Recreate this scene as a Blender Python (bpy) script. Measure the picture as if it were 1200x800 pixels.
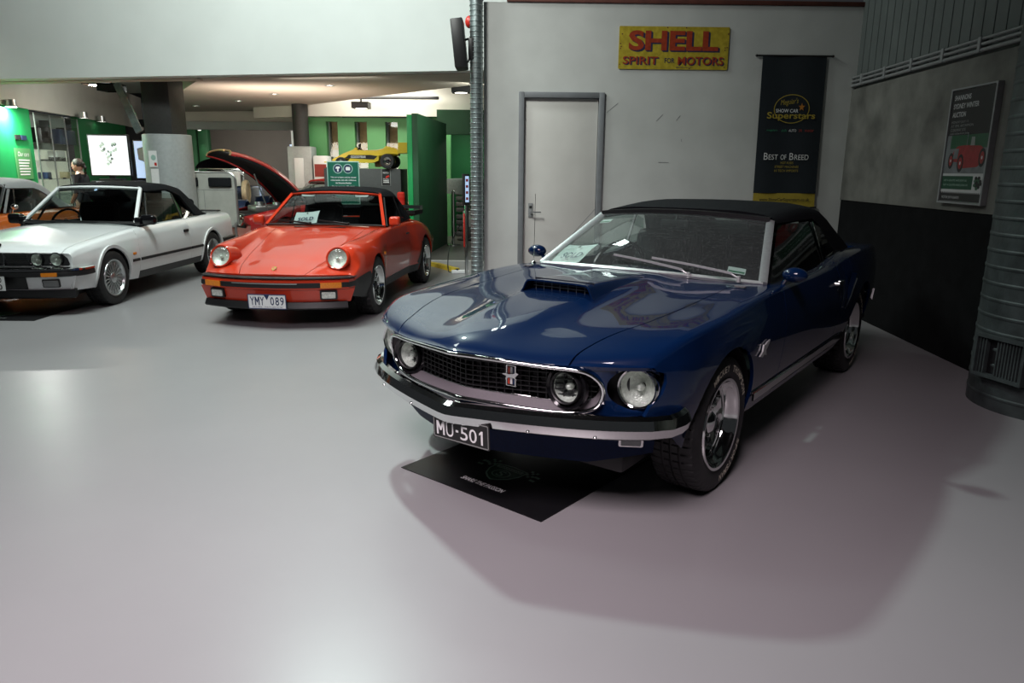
import bpy, bmesh, math, random
import numpy as np
from mathutils import Vector, Matrix
from mathutils.geometry import delaunay_2d_cdt

for o in list(bpy.data.objects):
    bpy.data.objects.remove(o)
SC = bpy.context.scene
COL = SC.collection
PI = math.pi

# ------------------------------------------------------------------ camera
cam_d = bpy.data.cameras.new('camera')
cam = bpy.data.objects.new('camera', cam_d)
COL.objects.link(cam)
SC.camera = cam
cam_d.sensor_width = 36.0
cam_d.lens = 853.853 / 1200 * 36.0
cam_d.clip_start = 0.05
cam_d.clip_end = 200
_p, _r = 0.230784, 0.00762373
_F = Vector((0, math.cos(_p), -math.sin(_p)))
_R0 = Vector((1, 0, 0))
_U0 = _R0.cross(_F)
_R = math.cos(_r) * _R0 + math.sin(_r) * _U0
_U = -math.sin(_r) * _R0 + math.cos(_r) * _U0
cam.matrix_world = Matrix(((_R.x, _U.x, -_F.x, 0), (_R.y, _U.y, -_F.y, 0),
                           (_R.z, _U.z, -_F.z, 1.522), (0, 0, 0, 1)))

# ------------------------------------------------------------------ world, exposure
W = bpy.data.worlds.new('hall_ambient')
SC.world = W
W.use_nodes = True
_bg = W.node_tree.nodes['Background']
_bg.inputs[0].default_value = (0.86, 0.93, 1.0, 1)
_bg.inputs[1].default_value = 0.04
SC.view_settings.view_transform = 'Standard'
SC.view_settings.look = 'None'
SC.view_settings.gamma = 1
SC.view_settings.use_curve_mapping = False
SC.view_settings.exposure = -0.85

# ------------------------------------------------------------------ lights
def light(name, kind, loc, target, power, color, size=None, sizey=None, angle=None, blend=0.5, spread=None):
    d = bpy.data.lights.new(name, kind)
    d.energy = power
    d.color = color
    if kind == 'AREA':
        d.shape = 'RECTANGLE'
        d.size = size
        d.size_y = sizey or size
        if spread: d.spread = spread
    elif kind == 'SPOT':
        d.spot_size = angle
        d.spot_blend = blend
        d.shadow_soft_size = size or 0.1
    else:
        d.shadow_soft_size = size or 0.1
    o = bpy.data.objects.new(name, d)
    COL.objects.link(o)
    o.location = loc
    v = Vector(target) - Vector(loc)
    o.rotation_euler = v.to_track_quat('-Z', 'Y').to_euler()
    return o

light('key_lamp', 'AREA', (-2.1, 7.6, 5.8), (-0.5, 3.4, 0), 130, (0.80, 1.0, 0.93), 0.30, 0.30, spread=math.radians(78))
light('back_lamp', 'AREA', (-0.5, 9.6, 6.0), (-0.6, 3.0, 0), 36, (0.85, 1.0, 0.95), 0.5, 0.5)
light('fill_lamp', 'AREA', (-1.5, -0.7, 5.2), (-0.9, 2.4, 0), 205, (1.0, 0.84, 0.91), 2.6, 2.0, spread=math.radians(80))
light('hall_lamp_left', 'AREA', (-4.4, 5.6, 6.0), (-4.0, 6.8, 0), 175, (0.88, 1.0, 0.96), 2.2, 1.2, spread=math.radians(120))
light('hall_fill_fascia', 'AREA', (-3.6, 7.2, 6.2), (-3.3, 12.2, 3.3), 600, (0.90, 1.0, 0.96), 2.6, 0.8)  # added area light that washes the fascia, no visible fitting
light('hall_lamp_wall', 'AREA', (-1.8, 5.4, 5.2), (0.0, 8.4, 1.4), 76, (0.97, 1.0, 0.95), 0.8, 0.8, spread=math.radians(90))
light('showroom_lamp_left', 'AREA', (-7.3, 14.6, 3.3), (-8.4, 14.8, 1.0), 100, (0.95, 1.0, 0.93), 1.0, 2.0)
light('showroom_lamp_right', 'AREA', (-2.9, 15.9, 3.2), (-3.0, 16.6, 1.2), 150, (1.0, 0.97, 0.86), 2.4, 0.6)
light('showroom_fill_soffit', 'AREA', (-4.2, 13.4, 1.9), (-4.2, 14.4, 2.9), 115, (1.0, 0.86, 0.72), 2.0, 1.0)  # unseen uplight hung in mid-air to brighten the soffit
light('showroom_fill_far', 'AREA', (-7.0, 19.7, 2.35), (-7.2, 22.0, 1.3), 110, (1.0, 0.93, 0.82), 2.0, 1.6)  # unseen helper light aimed straight at the far wall
light('showroom_fill_front', 'AREA', (-2.9, 11.85, 2.86), (-2.7, 12.9, 1.4), 36, (1.0, 0.98, 0.9), 1.6, 0.3)  # added unseen light to lift the toy racer and plinth
light('showroom_fill_side', 'AREA', (-0.5, 12.6, 2.85), (-1.6, 14.2, 1.0), 60, (0.95, 1.0, 0.9), 0.8, 0.6)  # extra unseen light for the right face of the green partition
light('alcove_lamp', 'AREA', (-1.1, 17.3, 2.50), (-1.1, 17.3, 0), 22, (0.9, 1.0, 0.85), 0.9, 0.9)

# ================================================================== library
def material(name, color, rough=0.5, metal=0.0, coat=0.0, spec=0.5, emit=None, estr=0.0,
             noise=0.0, nscale=20.0, bump=0.0, bscale=60.0, coatr=0.03, col2=None):
    m = bpy.data.materials.new(name)
    m.use_nodes = True
    nt = m.node_tree
    b = nt.nodes['Principled BSDF']
    b.inputs['Base Color'].default_value = (*color, 1)
    b.inputs['Roughness'].default_value = rough
    b.inputs['Metallic'].default_value = metal
    b.inputs['Coat Weight'].default_value = coat
    b.inputs['Coat Roughness'].default_value = coatr
    b.inputs['Specular IOR Level'].default_value = spec
    if emit:
        b.inputs['Emission Color'].default_value = (*emit, 1)
        b.inputs['Emission Strength'].default_value = estr
    if noise or bump:
        tc = nt.nodes.new('ShaderNodeTexCoord')
    if noise:
        n = nt.nodes.new('ShaderNodeTexNoise')
        n.inputs['Scale'].default_value = nscale
        n.inputs['Detail'].default_value = 6
        r = nt.nodes.new('ShaderNodeValToRGB')
        c2 = col2 or tuple(max(0, c * (1 - noise)) for c in color)
        c1 = tuple(min(1, c * (1 + noise * 0.6)) for c in color)
        r.color_ramp.elements[0].position = 0.3
        r.color_ramp.elements[1].position = 0.7
        r.color_ramp.elements[0].color = (*c2, 1)
        r.color_ramp.elements[1].color = (*c1, 1)
        nt.links.new(tc.outputs['Object'], n.inputs['Vector'])
        nt.links.new(n.outputs[0], r.inputs[0])
        nt.links.new(r.outputs[0], b.inputs['Base Color'])
    if bump:
        n2 = nt.nodes.new('ShaderNodeTexNoise')
        n2.inputs['Scale'].default_value = bscale
        n2.inputs['Detail'].default_value = 4
        bp = nt.nodes.new('ShaderNodeBump')
        bp.inputs['Strength'].default_value = bump
        bp.inputs['Distance'].default_value = 0.01
        nt.links.new(tc.outputs['Object'], n2.inputs['Vector'])
        nt.links.new(n2.outputs[0], bp.inputs['Height'])
        nt.links.new(bp.outputs[0], b.inputs['Normal'])
    return m

def glass_material(name, tint, refl=1.0, dust=0.0):
    m = bpy.data.materials.new(name)
    m.use_nodes = True
    nt = m.node_tree
    nt.nodes.remove(nt.nodes['Principled BSDF'])
    out = nt.nodes['Material Output']
    tr = nt.nodes.new('ShaderNodeBsdfTransparent')
    tr.inputs[0].default_value = (*tint, 1)
    gl = nt.nodes.new('ShaderNodeBsdfGlossy')
    gl.inputs['Roughness'].default_value = 0.04
    fr = nt.nodes.new('ShaderNodeFresnel')
    ge = nt.nodes.new('ShaderNodeNewGeometry')
    io = nt.nodes.new('ShaderNodeMapRange')          # thin pane: same index from either side
    io.inputs['To Min'].default_value = 1.5
    io.inputs['To Max'].default_value = 1 / 1.5
    nt.links.new(ge.outputs['Backfacing'], io.inputs['Value'])
    nt.links.new(io.outputs[0], fr.inputs[0])
    mx = nt.nodes.new('ShaderNodeMixShader')
    nt.links.new(fr.outputs[0], mx.inputs[0])
    nt.links.new(tr.outputs[0], mx.inputs[1])
    nt.links.new(gl.outputs[0], mx.inputs[2])
    last = mx
    if dust:
        tc = nt.nodes.new('ShaderNodeTexCoord')
        n = nt.nodes.new('ShaderNodeTexNoise')
        n.inputs['Scale'].default_value = 170
        n.inputs['Detail'].default_value = 2
        r = nt.nodes.new('ShaderNodeValToRGB')
        r.color_ramp.elements[0].position = 0.58
        r.color_ramp.elements[1].position = 0.78
        r.color_ramp.elements[0].color = (0.035, 0.035, 0.035, 1)
        r.color_ramp.elements[1].color = (dust, dust, dust, 1)
        df = nt.nodes.new('ShaderNodeBsdfDiffuse')
        df.inputs[0].default_value = (0.7, 0.75, 0.75, 1)
        mx2 = nt.nodes.new('ShaderNodeMixShader')
        nt.links.new(tc.outputs['Object'], n.inputs['Vector'])
        nt.links.new(n.outputs[0], r.inputs[0])
        nt.links.new(r.outputs[0], mx2.inputs[0])
        nt.links.new(mx.outputs[0], mx2.inputs[1])
        nt.links.new(df.outputs[0], mx2.inputs[2])
        last = mx2
    nt.links.new(last.outputs[0], out.inputs[0])
    return m

# ---- objects ------------------------------------------------------
def tag(o, label=None, cat=None, group=None, kind=None):
    if label: o['label'] = label
    if cat: o['category'] = cat
    if group: o['group'] = group
    if kind: o['kind'] = kind
    return o

def empty(name, loc=(0, 0, 0), rz=0.0, label=None, cat=None, group=None):
    o = bpy.data.objects.new(name, None)
    COL.objects.link(o)
    o.location = loc
    o.rotation_euler = (0, 0, rz)
    o.empty_display_size = 0.2
    return tag(o, label, cat, group)

def link(name, me, m, parent=None, loc=None, label=None, kind=None):
    o = bpy.data.objects.new(name, me)
    COL.objects.link(o)
    if m is not None and len(me.materials) == 0: me.materials.append(m)
    if parent: o.parent = parent
    if loc is not None: o.location = loc
    return tag(o, label, None, None, kind)

def copy_tree(o, parent=None):
    c = o.copy()
    COL.objects.link(c)
    c.parent = parent
    for ch in list(o.children):
        copy_tree(ch, c)
    return c

def mesh_from(name, V, F, smooth=True, angle=40, normals=None):
    me = bpy.data.meshes.new(name)
    me.from_pydata([tuple(map(float, v)) for v in V], [], [tuple(int(i) for i in f) for f in F])
    me.update()
    if smooth:
        me.polygons.foreach_set('use_smooth', [True] * len(me.polygons))
        if normals is None:
            me.set_sharp_from_angle(angle=math.radians(angle))
        else:
            me.normals_split_custom_set_from_vertices([tuple(map(float, n)) for n in normals])
    return me

class MB:
    """collects shapes, build() links them as ONE mesh object"""
    def __init__(s):
        s.V = []; s.F = []
    def add(s, V, F, M=None):
        b = len(s.V)
        for v in V:
            v = Vector(v)
            if M is not None: v = M @ v
            s.V.append(v)
        for f in F: s.F.append(tuple(i + b for i in f))
        return s
    def box(s, x0, x1, y0, y1, z0, z1, r=0.0, seg=2, M=None):
        if r <= 0:
            V = [(x, y, z) for x in (x0, x1) for y in (y0, y1) for z in (z0, z1)]
            F = [(0, 1, 3, 2), (4, 6, 7, 5), (0, 4, 5, 1), (2, 3, 7, 6), (0, 2, 6, 4), (1, 5, 7, 3)]
            return s.add(V, F, M)
        bm = bmesh.new()
        bmesh.ops.create_cube(bm, size=1)
        for v in bm.verts:
            v.co = Vector(((x0 + x1) / 2 + v.co.x * (x1 - x0), (y0 + y1) / 2 + v.co.y * (y1 - y0), (z0 + z1) / 2 + v.co.z * (z1 - z0)))
        r = min(r, 0.49 * min(x1 - x0, y1 - y0, z1 - z0))
        bmesh.ops.bevel(bm, geom=list(bm.edges), offset=r, segments=seg, profile=0.5, affect='EDGES')
        bm.verts.index_update()
        V = [v.co.copy() for v in bm.verts]
        F = [[v.index for v in f.verts] for f in bm.faces]
        bm.free()
        return s.add(V, F, M)
    def lathe(s, prof, seg=32, axis='x', M=None, closed=False, a0=0.0, a1=2 * PI):
        """prof: (along axis, radius)"""
        full = abs(a1 - a0 - 2 * PI) < 1e-6
        n = seg if full else seg + 1
        V = []; F = []
        for (h, r) in prof:
            for k in range(n):
                a = a0 + (a1 - a0) * k / seg
                c, q = r * math.cos(a), r * math.sin(a)
                V.append({'x': (h, c, q), 'y': (c, h, q), 'z': (c, q, h)}[axis])
        m = len(prof)
        for i in range(m if closed else m - 1):
            j = (i + 1) % m
            for k in range(seg):
                l = (k + 1) % n if full else k + 1
                f = (i * n + k, i * n + l, j * n + l, j * n + k)
                F.append(f if axis != 'y' else f[::-1])
        return s.add(V, F, M)
    def cyl(s, p0, p1, r0, r1=None, seg=16, caps=True):
        p0, p1 = Vector(p0), Vector(p1)
        r1 = r0 if r1 is None else r1
        d = p1 - p0
        q = d.to_track_quat('Z', 'Y').to_matrix().to_4x4()
        M = Matrix.Translation(p0) @ q
        L = d.length
        V = []; F = []
        for (h, r) in ((0, r0), (L, r1)):
            for k in range(seg):
                a = 2 * PI * k / seg
                V.append((r * math.cos(a), r * math.sin(a), h))
        for k in range(seg):
            l = (k + 1) % seg
            F.append((k, l, seg + l, seg + k))
        if caps:
            F.append(tuple(range(seg))[::-1]); F.append(tuple(range(seg, 2 * seg)))
        return s.add(V, F, M)
    def sweep(s, path, prof, up=(0, 0, 1), closed=False, caps=True, pclosed=True, scale=None):
        """prof: (side, up) offsets carried along path"""
        P = [Vector(p) for p in path]
        n = len(P); m = len(prof)
        V = []; F = []
        for i in range(n):
            if closed: t = P[(i + 1) % n] - P[i - 1]
            else: t = P[min(i + 1, n - 1)] - P[max(i - 1, 0)]
            t.normalize()
            u = Vector(up[i]) if hasattr(up[0], '__len__') else Vector(up)
            side = t.cross(u)
            if side.length < 1e-6: side = t.orthogonal()
            side.normalize()
            uu = side.cross(t).normalized()
            k = scale[i] if scale else 1.0
            for (a, b) in prof: V.append(P[i] + side * (a * k) + uu * (b * k))
        for i in range(n if closed else n - 1):
            j = (i + 1) % n
            for k in range(m if pclosed else m - 1):
                l = (k + 1) % m
                F.append((i * m + k, i * m + l, j * m + l, j * m + k))
        if caps and not closed and pclosed:
            F.append(tuple(range(m))[::-1]); F.append(tuple((n - 1) * m + k for k in range(m)))
        return s.add(V, F)
    def tube(s, path, r, seg=8, closed=False, up=(0, 0, 1), scale=None):
        return s.sweep(path, [(r * math.cos(2 * PI * k / seg), r * math.sin(2 * PI * k / seg)) for k in range(seg)], up, closed, scale=scale)
    def prism(s, poly, d0, d1, M=None):
        """poly in xy, extruded in z d0..d1"""
        n = len(poly)
        V = [(x, y, d0) for x, y in poly] + [(x, y, d1) for x, y in poly]
        F = [tuple(range(n))[::-1], tuple(range(n, 2 * n))]
        for k in range(n):
            l = (k + 1) % n
            F.append((k, l, n + l, n + k))
        return s.add(V, F, M)
    def grid(s, fn, nu, nv, M=None, flip=False):
        V = [fn(i / nu, j / nv) for i in range(nu + 1) for j in range(nv + 1)]
        F = []
        for i in range(nu):
            for j in range(nv):
                a = i * (nv + 1) + j
                f = (a, a + nv + 1, a + nv + 2, a + 1)
                F.append(f[::-1] if flip else f)
        return s.add(V, F, M)
    def ball(s, c, rx, ry, rz, seg=20, rings=12, M=None):
        V = []; F = []
        for i in range(rings + 1):
            t = PI * i / rings
            for k in range(seg):
                a = 2 * PI * k / seg
                V.append((c[0] + rx * math.sin(t) * math.cos(a), c[1] + ry * math.sin(t) * math.sin(a), c[2] + rz * math.cos(t)))
        for i in range(rings):
            for k in range(seg):
                l = (k + 1) % seg
                F.append((i * seg + k, (i + 1) * seg + k, (i + 1) * seg + l, i * seg + l))
        return s.add(V, F, M)
    def build(s, name, m, parent=None, smooth=True, angle=40, loc=None, label=None, kind=None):
        return link(name, mesh_from(name, s.V, s.F, smooth, angle), m, parent, loc, label, kind)

def circ(r, n=24, a0=0.0):
    return [(r * math.cos(a0 + 2 * PI * k / n), r * math.sin(a0 + 2 * PI * k / n)) for k in range(n)]

def rrect(w, h, r, n=5, cx=0.0, cy=0.0):
    P = []
    for (sx, sy, a) in ((1, 1, 0), (-1, 1, PI / 2), (-1, -1, PI), (1, -1, 1.5 * PI)):
        for k in range(n + 1):
            t = a + PI / 2 * k / n
            P.append((cx + sx * (w / 2 - r) + r * math.cos(t), cy + sy * (h / 2 - r) + r * math.sin(t)))
    return P

def frame_matrix(origin, xdir, ydir):
    x = Vector(xdir).normalized(); y = Vector(ydir).normalized(); z = x.cross(y).normalized(); y = z.cross(x)
    return Matrix(((x.x, y.x, z.x, origin[0]), (x.y, y.y, z.y, origin[1]), (x.z, y.z, z.z, origin[2]), (0, 0, 0, 1)))

_tc = {}
def text_shape(body, shear=0.0, bold=0.0):
    key = (body, shear, bold)
    if key in _tc: return _tc[key]
    cu = bpy.data.curves.new('lettering_curve', 'FONT')
    cu.body = body
    cu.size = 1.0
    cu.shear = shear
    cu.offset = bold
    cu.resolution_u = 3
    cu.fill_mode = 'FRONT'
    ob = bpy.data.objects.new('lettering_tmp', cu)
    COL.objects.link(ob)
    dg = bpy.context.evaluated_depsgraph_get()
    me = bpy.data.meshes.new_from_object(ob.evaluated_get(dg))
    V = [v.co.copy() for v in me.vertices]
    F = [tuple(p.vertices) for p in me.polygons]
    bpy.data.objects.remove(ob)
    bpy.data.curves.remove(cu)
    bpy.data.meshes.remove(me)
    xs = [v.x for v in V]; ys = [v.y for v in V]
    bb = (min(xs), max(xs), min(ys), max(ys)) if V else (0, 1, 0, 1)
    _tc[key] = (V, F, bb)
    return _tc[key]

def text(mb, body, M, w, h, cx=0.0, cy=0.0, shear=0.0, bold=0.0, z=0.0015):
    """lettering stretched to w x h, centred at cx,cy in the plane of M"""
    V, F, (x0, x1, y0, y1) = text_shape(body, shear, bold)
    P = [((v.x - (x0 + x1) / 2) / (x1 - x0) * w + cx, (v.y - (y0 + y1) / 2) / (y1 - y0) * h + cy, z) for v in V]
    return mb.add(P, F, M)

def letter_m(mb, M, w, h, cx, cy, z=.0016):
    P = [(-.5, -.5), (-.5, .5), (-.26, .5), (0, .05), (.26, .5), (.5, .5), (.5, -.5), (.29, -.5), (.29, .17), (.08, -.18), (-.08, -.18), (-.29, .17), (-.29, -.5)]
    return mb.prism([(cx + x * w, cy + y * h) for x, y in P][::-1], .0004, z, M)

# ---- smooth parametric body surfaces --------------------------------
def pchip(xk, yk, x):
    xk = np.asarray(xk, float); yk = np.asarray(yk, float); x = np.clip(np.asarray(x, float), xk[0], xk[-1])
    h = np.diff(xk); d = np.diff(yk) / h; n = len(xk)
    m = np.zeros(n)
    if n == 2: m[:] = d[0]
    else:
        for i in range(1, n - 1):
            if d[i - 1] * d[i] > 0:
                w1 = 2 * h[i] + h[i - 1]; w2 = h[i] + 2 * h[i - 1]
                m[i] = (w1 + w2) / (w1 / d[i - 1] + w2 / d[i])
        m[0] = d[0]; m[-1] = d[-1]
    i = np.clip(np.searchsorted(xk, x, side='right') - 1, 0, n - 2)
    t = (x - xk[i]) / h[i]
    return ((2 * t**3 - 3 * t**2 + 1) * yk[i] + (t**3 - 2 * t**2 + t) * h[i] * m[i] + (-2 * t**3 + 3 * t**2) * yk[i + 1] + (t**3 - t**2) * h[i] * m[i + 1])

class Surf:
    """cross sections x,z at station y; v runs from the sill (0) over the shoulder to the centre line"""
    def __init__(s, lines, off=None, sharp=()):
        s.L = [np.array(l, float) for l in lines]
        s.off = off; s.sharp = set(sharp); s.n = len(lines)
        ys = np.linspace(s.L[0][0, 0], s.L[0][-1, 0], 9)
        X, Z = s.ctrl(ys)
        ch = np.sqrt(np.diff(X, axis=0)**2 + np.diff(Z, axis=0)**2).mean(axis=1)
        s.k = np.concatenate([[0], np.cumsum(np.maximum(ch, 0.01))])
        s.vmax = s.k[-1]
    def ctrl(s, y):
        return (np.array([pchip(l[:, 0], l[:, 1], y) for l in s.L]), np.array([pchip(l[:, 0], l[:, 2], y) for l in s.L]))
    def raw(s, y, v):
        X, Z = s.ctrl(y)
        k = s.k; h = np.diff(k)
        def tang(A, last):
            d = np.diff(A, axis=0) / h[:, None]
            mL = np.zeros_like(A); mR = np.zeros_like(A)
            mR[0] = mL[0] = d[0]; mL[-1] = mR[-1] = d[-1] if last is None else last
            for j in range(1, s.n - 1):
                if j in s.sharp: mL[j] = d[j - 1]; mR[j] = d[j]
                else:
                    m = (d[j - 1] * h[j] + d[j] * h[j - 1]) / (h[j - 1] + h[j])
                    lim = 2.5 * np.minimum(np.abs(d[j - 1]), np.abs(d[j])) + 0.05
                    m = np.clip(m, -lim, lim)
                    mL[j] = mR[j] = m
            return mL, mR
        xL, xR = tang(X, None); zL, zR = tang(Z, 0.0)
        j = np.clip(np.searchsorted(k, v, side='right') - 1, 0, s.n - 2)
        t = (v - k[j]) / h[j]; hh = h[j]; q = np.arange(len(y))
        a, b, c, e = 2 * t**3 - 3 * t**2 + 1, (t**3 - 2 * t**2 + t) * hh, -2 * t**3 + 3 * t**2, (t**3 - t**2) * hh
        x = a * X[j, q] + b * xR[j, q] + c * X[j + 1, q] + e * xL[j + 1, q]
        z = a * Z[j, q] + b * zR[j, q] + c * Z[j + 1, q] + e * zL[j + 1, q]
        return x, z
    def pos(s, y, v):
        y = np.asarray(y, float); v = np.asarray(v, float)
        far = v > s.vmax
        vv = np.where(far, 2 * s.vmax - v, v)
        x, z = s.raw(y, vv)
        Y = y + (s.off(y, x) if s.off else 0)
        return np.stack([np.where(far, -x, x), Y, z], axis=-1)
    def nor(s, y, v, e=1e-3):
        y = np.asarray(y, float); v = np.asarray(v, float)
        dy = s.pos(y + e, v) - s.pos(y - e, v)
        v0 = np.maximum(v - e, 0)
        dv = s.pos(y, v + e) - s.pos(y, v0)
        n = np.cross(dy, dv)
        return n / np.maximum(np.linalg.norm(n, axis=-1, keepdims=True), 1e-9)
    def at(s, y, v):
        return Vector(s.pos(np.array([y]), np.array([v]))[0])
    def vz(s, y, z, vhi):
        """v of height z on the flank at station y"""
        y = np.asarray(y, float); z = np.asarray(z, float)
        a = np.zeros_like(y); b = np.full_like(y, vhi)
        for _ in range(36):
            m = (a + b) / 2
            up = s.raw(y, m)[1] < z
            a = np.where(up, m, a); b = np.where(up, b, m)
        return (a + b) / 2

def inside(poly, P):
    poly = np.asarray(poly, float); x, y = P[:, 0], P[:, 1]
    c = np.zeros(len(P), bool)
    a = poly; b = np.roll(poly, -1, axis=0)
    for (x0, y0), (x1, y1) in zip(a, b):
        if y0 == y1: continue
        t = ((y0 > y) != (y1 > y)) & (x < (x1 - x0) * (y - y0) / (y1 - y0) + x0)
        c ^= t
    return c

def densify(poly, d):
    out = []
    n = len(poly)
    for i in range(n):
        a = np.array(poly[i], float); b = np.array(poly[(i + 1) % n], float)
        k = max(1, int(np.ceil(np.max(np.abs(b - a) / np.array(d)))))
        for q in range(k): out.append(a + (b - a) * q / k)
    return np.array(out)

def triangulate(poly, holes, d):
    B = [densify(poly, d)] + [densify(h, d) for h in holes]
    lo, hi = B[0].min(axis=0), B[0].max(axis=0)
    gx, gy = np.meshgrid(np.arange(lo[0] + d[0] * .5, hi[0], d[0]), np.arange(lo[1] + d[1] * .5, hi[1], d[1]))
    G = np.stack([gx.ravel(), gy.ravel()], 1)
    G = G[inside(B[0], G)]
    for h in B[1:]: G = G[~inside(h, G)]
    allb = np.concatenate(B)
    if len(G):
        keep = np.ones(len(G), bool)
        for i in range(0, len(G), 400):
            dd = np.min(np.sum(((G[i:i + 400, None, :] - allb[None]) / np.array(d))**2, axis=2), axis=1)
            keep[i:i + 400] = dd > 0.16
        G = G[keep]
    pts = np.concatenate([allb, G]) if len(G) else allb
    E = []; base = 0; loops = []
    for b in B:
        n = len(b); loops.append(list(range(base, base + n)))
        E += [(base + k, base + (k + 1) % n) for k in range(n)]
        base += n
    vv, _, ff, ov, _, _ = delaunay_2d_cdt([Vector(p) for p in pts], E, [], 0, 1e-6)
    vv = np.array([tuple(v) for v in vv])
    back = {}
    for i, o in enumerate(ov):
        for k in o: back[k] = i
    ff = [f for f in ff if len(f) >= 3]
    cen = np.array([vv[list(f)].mean(axis=0) for f in ff])
    ok = inside(B[0], cen)
    for h in B[1:]: ok &= ~inside(h, cen)
    T = []
    for f, k in zip(ff, ok):
        if not k: continue
        p = vv[list(f)]
        area = sum(p[i][0] * p[(i + 1) % len(p)][1] - p[(i + 1) % len(p)][0] * p[i][1] for i in range(len(p)))
        if abs(area) < 1e-10: continue
        T.append(tuple(f) if area > 0 else tuple(f)[::-1])
    return vv, T, [[back[k] for k in l] for l in loops]

def sheet(name, S, poly, m, parent, holes=(), d=(.06, .045), flange=.018, both=False, lift=0.0, label=None):
    """a panel cut out of surface S along poly (y,v), exact normals, edges turned in"""
    uv, T, loops = triangulate(poly, holes, d)
    P = S.pos(uv[:, 0], uv[:, 1]); N = S.nor(uv[:, 0], uv[:, 1])
    if lift: P = P + N * lift
    V = list(P); NN = list(N); F = [tuple(t) for t in T]
    if flange:
        for L in loops:
            b = len(V); n = len(L)
            for i in L: V.append(P[i]); NN.append((0, 0, 0))
            for i in L: V.append(P[i] - N[i] * flange); NN.append((0, 0, 0))
            for k in range(n):
                l = (k + 1) % n
                F.append((b + k, b + n + k, b + n + l, b + l))
    out = []
    for sx in ((1, -1) if both else (1,)):
        VV = [(v[0] * sx, v[1], v[2]) for v in V]
        N2 = [(q[0] * sx, q[1], q[2]) for q in NN]
        FF = F if sx > 0 else [f[::-1] for f in F]
        out.append(link(name, mesh_from(name, VV, FF, True, 40, N2), m, parent, None, label))
    return out

def copy_at(o, M=None, parent=None):
    c = o.copy(); COL.objects.link(c)
    if parent: c.parent = parent
    return c

# ================================================================== materials
M = {}
M['blue'] = material('deep_blue_car_paint', (0.0016, 0.0125, 0.052), 0.35, 0.0, 1.0, spec=0.05,  noise=0.12, nscale=400)
M['red'] = material('orange_red_car_paint', (0.56, 0.042, 0.014), 0.35, 0.0, 1.0, spec=0.12, noise=0.05, nscale=300)
M['white_car'] = material('alpine_white_car_paint', (0.80, 0.82, 0.82), 0.35, 0.0, 1.0, spec=0.2, noise=0.03, nscale=200)
M['orange'] = material('bright_orange_car_paint', (0.62, 0.13, 0.01), 0.35, 0.0, 1.0, spec=0.12, noise=0.05, nscale=200)
M['crimson'] = material('crimson_car_paint', (0.42, 0.02, 0.02), 0.35, 0.0, 1.0, noise=0.05, nscale=200)
M['navy'] = material('vintage_blue_car_paint', (0.01, 0.035, 0.11), 0.35, 0.0, 1.0, noise=0.05, nscale=200)
M['yellow'] = material('yellow_plastic', (0.75, 0.58, 0.05), 0.35, noise=0.06, nscale=40)
M['chrome'] = material('chrome', (0.78, 0.79, 0.78), 0.07, 1.0, noise=0.04, nscale=90)
M['satin'] = material('satin_bright_metal', (0.13, 0.12, 0.13), 0.5, 0.0, spec=0.2, noise=0.05, nscale=120)
M['wiper'] = material('brushed_wiper_metal', (0.62, 0.64, 0.63), 0.42, 0.5, noise=0.08, nscale=50)
M['pillar'] = material('pillar_bright_metal', (0.36, 0.38, 0.38), 0.40, 0.5, noise=0.08, nscale=50)
M['alloy'] = material('silver_alloy', (0.55, 0.57, 0.57), 0.28, 0.9, noise=0.08, nscale=50)
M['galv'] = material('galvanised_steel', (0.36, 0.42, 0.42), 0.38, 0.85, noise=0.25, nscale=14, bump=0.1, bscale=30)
M['galv_dark'] = material('dark_galvanised_steel', (0.055, 0.068, 0.068), 0.55, 0.3, noise=0.4, nscale=9, bump=0.15, bscale=40)  # much darker, mottled tone of the galvanised steel
M['tyre'] = material('tyre_rubber', (0.012, 0.012, 0.013), 0.6, noise=0.25, nscale=50, bump=0.05, bscale=200)
M['black'] = material('black_trim', (0.008, 0.008, 0.009), 0.45, noise=0.2, nscale=60)
M['gloss_black'] = material('gloss_black', (0.006, 0.006, 0.007), 0.12, noise=0.1, nscale=60)
M['softtop'] = material('black_canvas', (0.009, 0.010, 0.012), 0.85, spec=0.1, noise=0.3, nscale=180, bump=0.25, bscale=500)
M['greytop'] = material('grey_canvas', (0.30, 0.32, 0.33), 0.8, noise=0.15, nscale=120, bump=0.2, bscale=400)
M['interior'] = material('dark_vinyl', (0.012, 0.014, 0.016), 0.8, spec=0.15, noise=0.2, nscale=40, bump=0.1, bscale=120)
M['interior_grey'] = material('grey_leather', (0.10, 0.11, 0.11), 0.5, noise=0.2, nscale=40, bump=0.1, bscale=120)
M['interior_tan'] = material('cream_leather', (0.32, 0.30, 0.24), 0.5, noise=0.15, nscale=40)
M['glass'] = glass_material('dusty_windscreen_glass', (0.62, 0.72, 0.68), dust=0.3)
M['glass_clean'] = glass_material('car_glass', (0.62, 0.70, 0.68))
M['glass_dark'] = glass_material('tinted_car_glass', (0.30, 0.36, 0.35))
M['lens'] = glass_material('lamp_lens_glass', (0.9, 0.95, 0.93))
M['vitrine'] = glass_material('cabinet_glass', (0.93, 0.97, 0.95))
M['reflector'] = material('lamp_reflector', (0.75, 0.78, 0.72), 0.3, 0.35, noise=0.25, nscale=60, bump=0.5, bscale=90)
M['amber'] = material('amber_lens', (0.75, 0.22, 0.01), 0.15, coat=0.5, noise=0.15, nscale=90)
M['redlens'] = material('red_lens', (0.55, 0.02, 0.015), 0.15, coat=0.5, noise=0.15, nscale=90)
M['paper'] = material('white_paper', (0.80, 0.82, 0.82), 0.7, noise=0.03, nscale=30)
M['ink'] = material('dark_blue_ink', (0.015, 0.03, 0.09), 0.6, noise=0.1, nscale=30)
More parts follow.
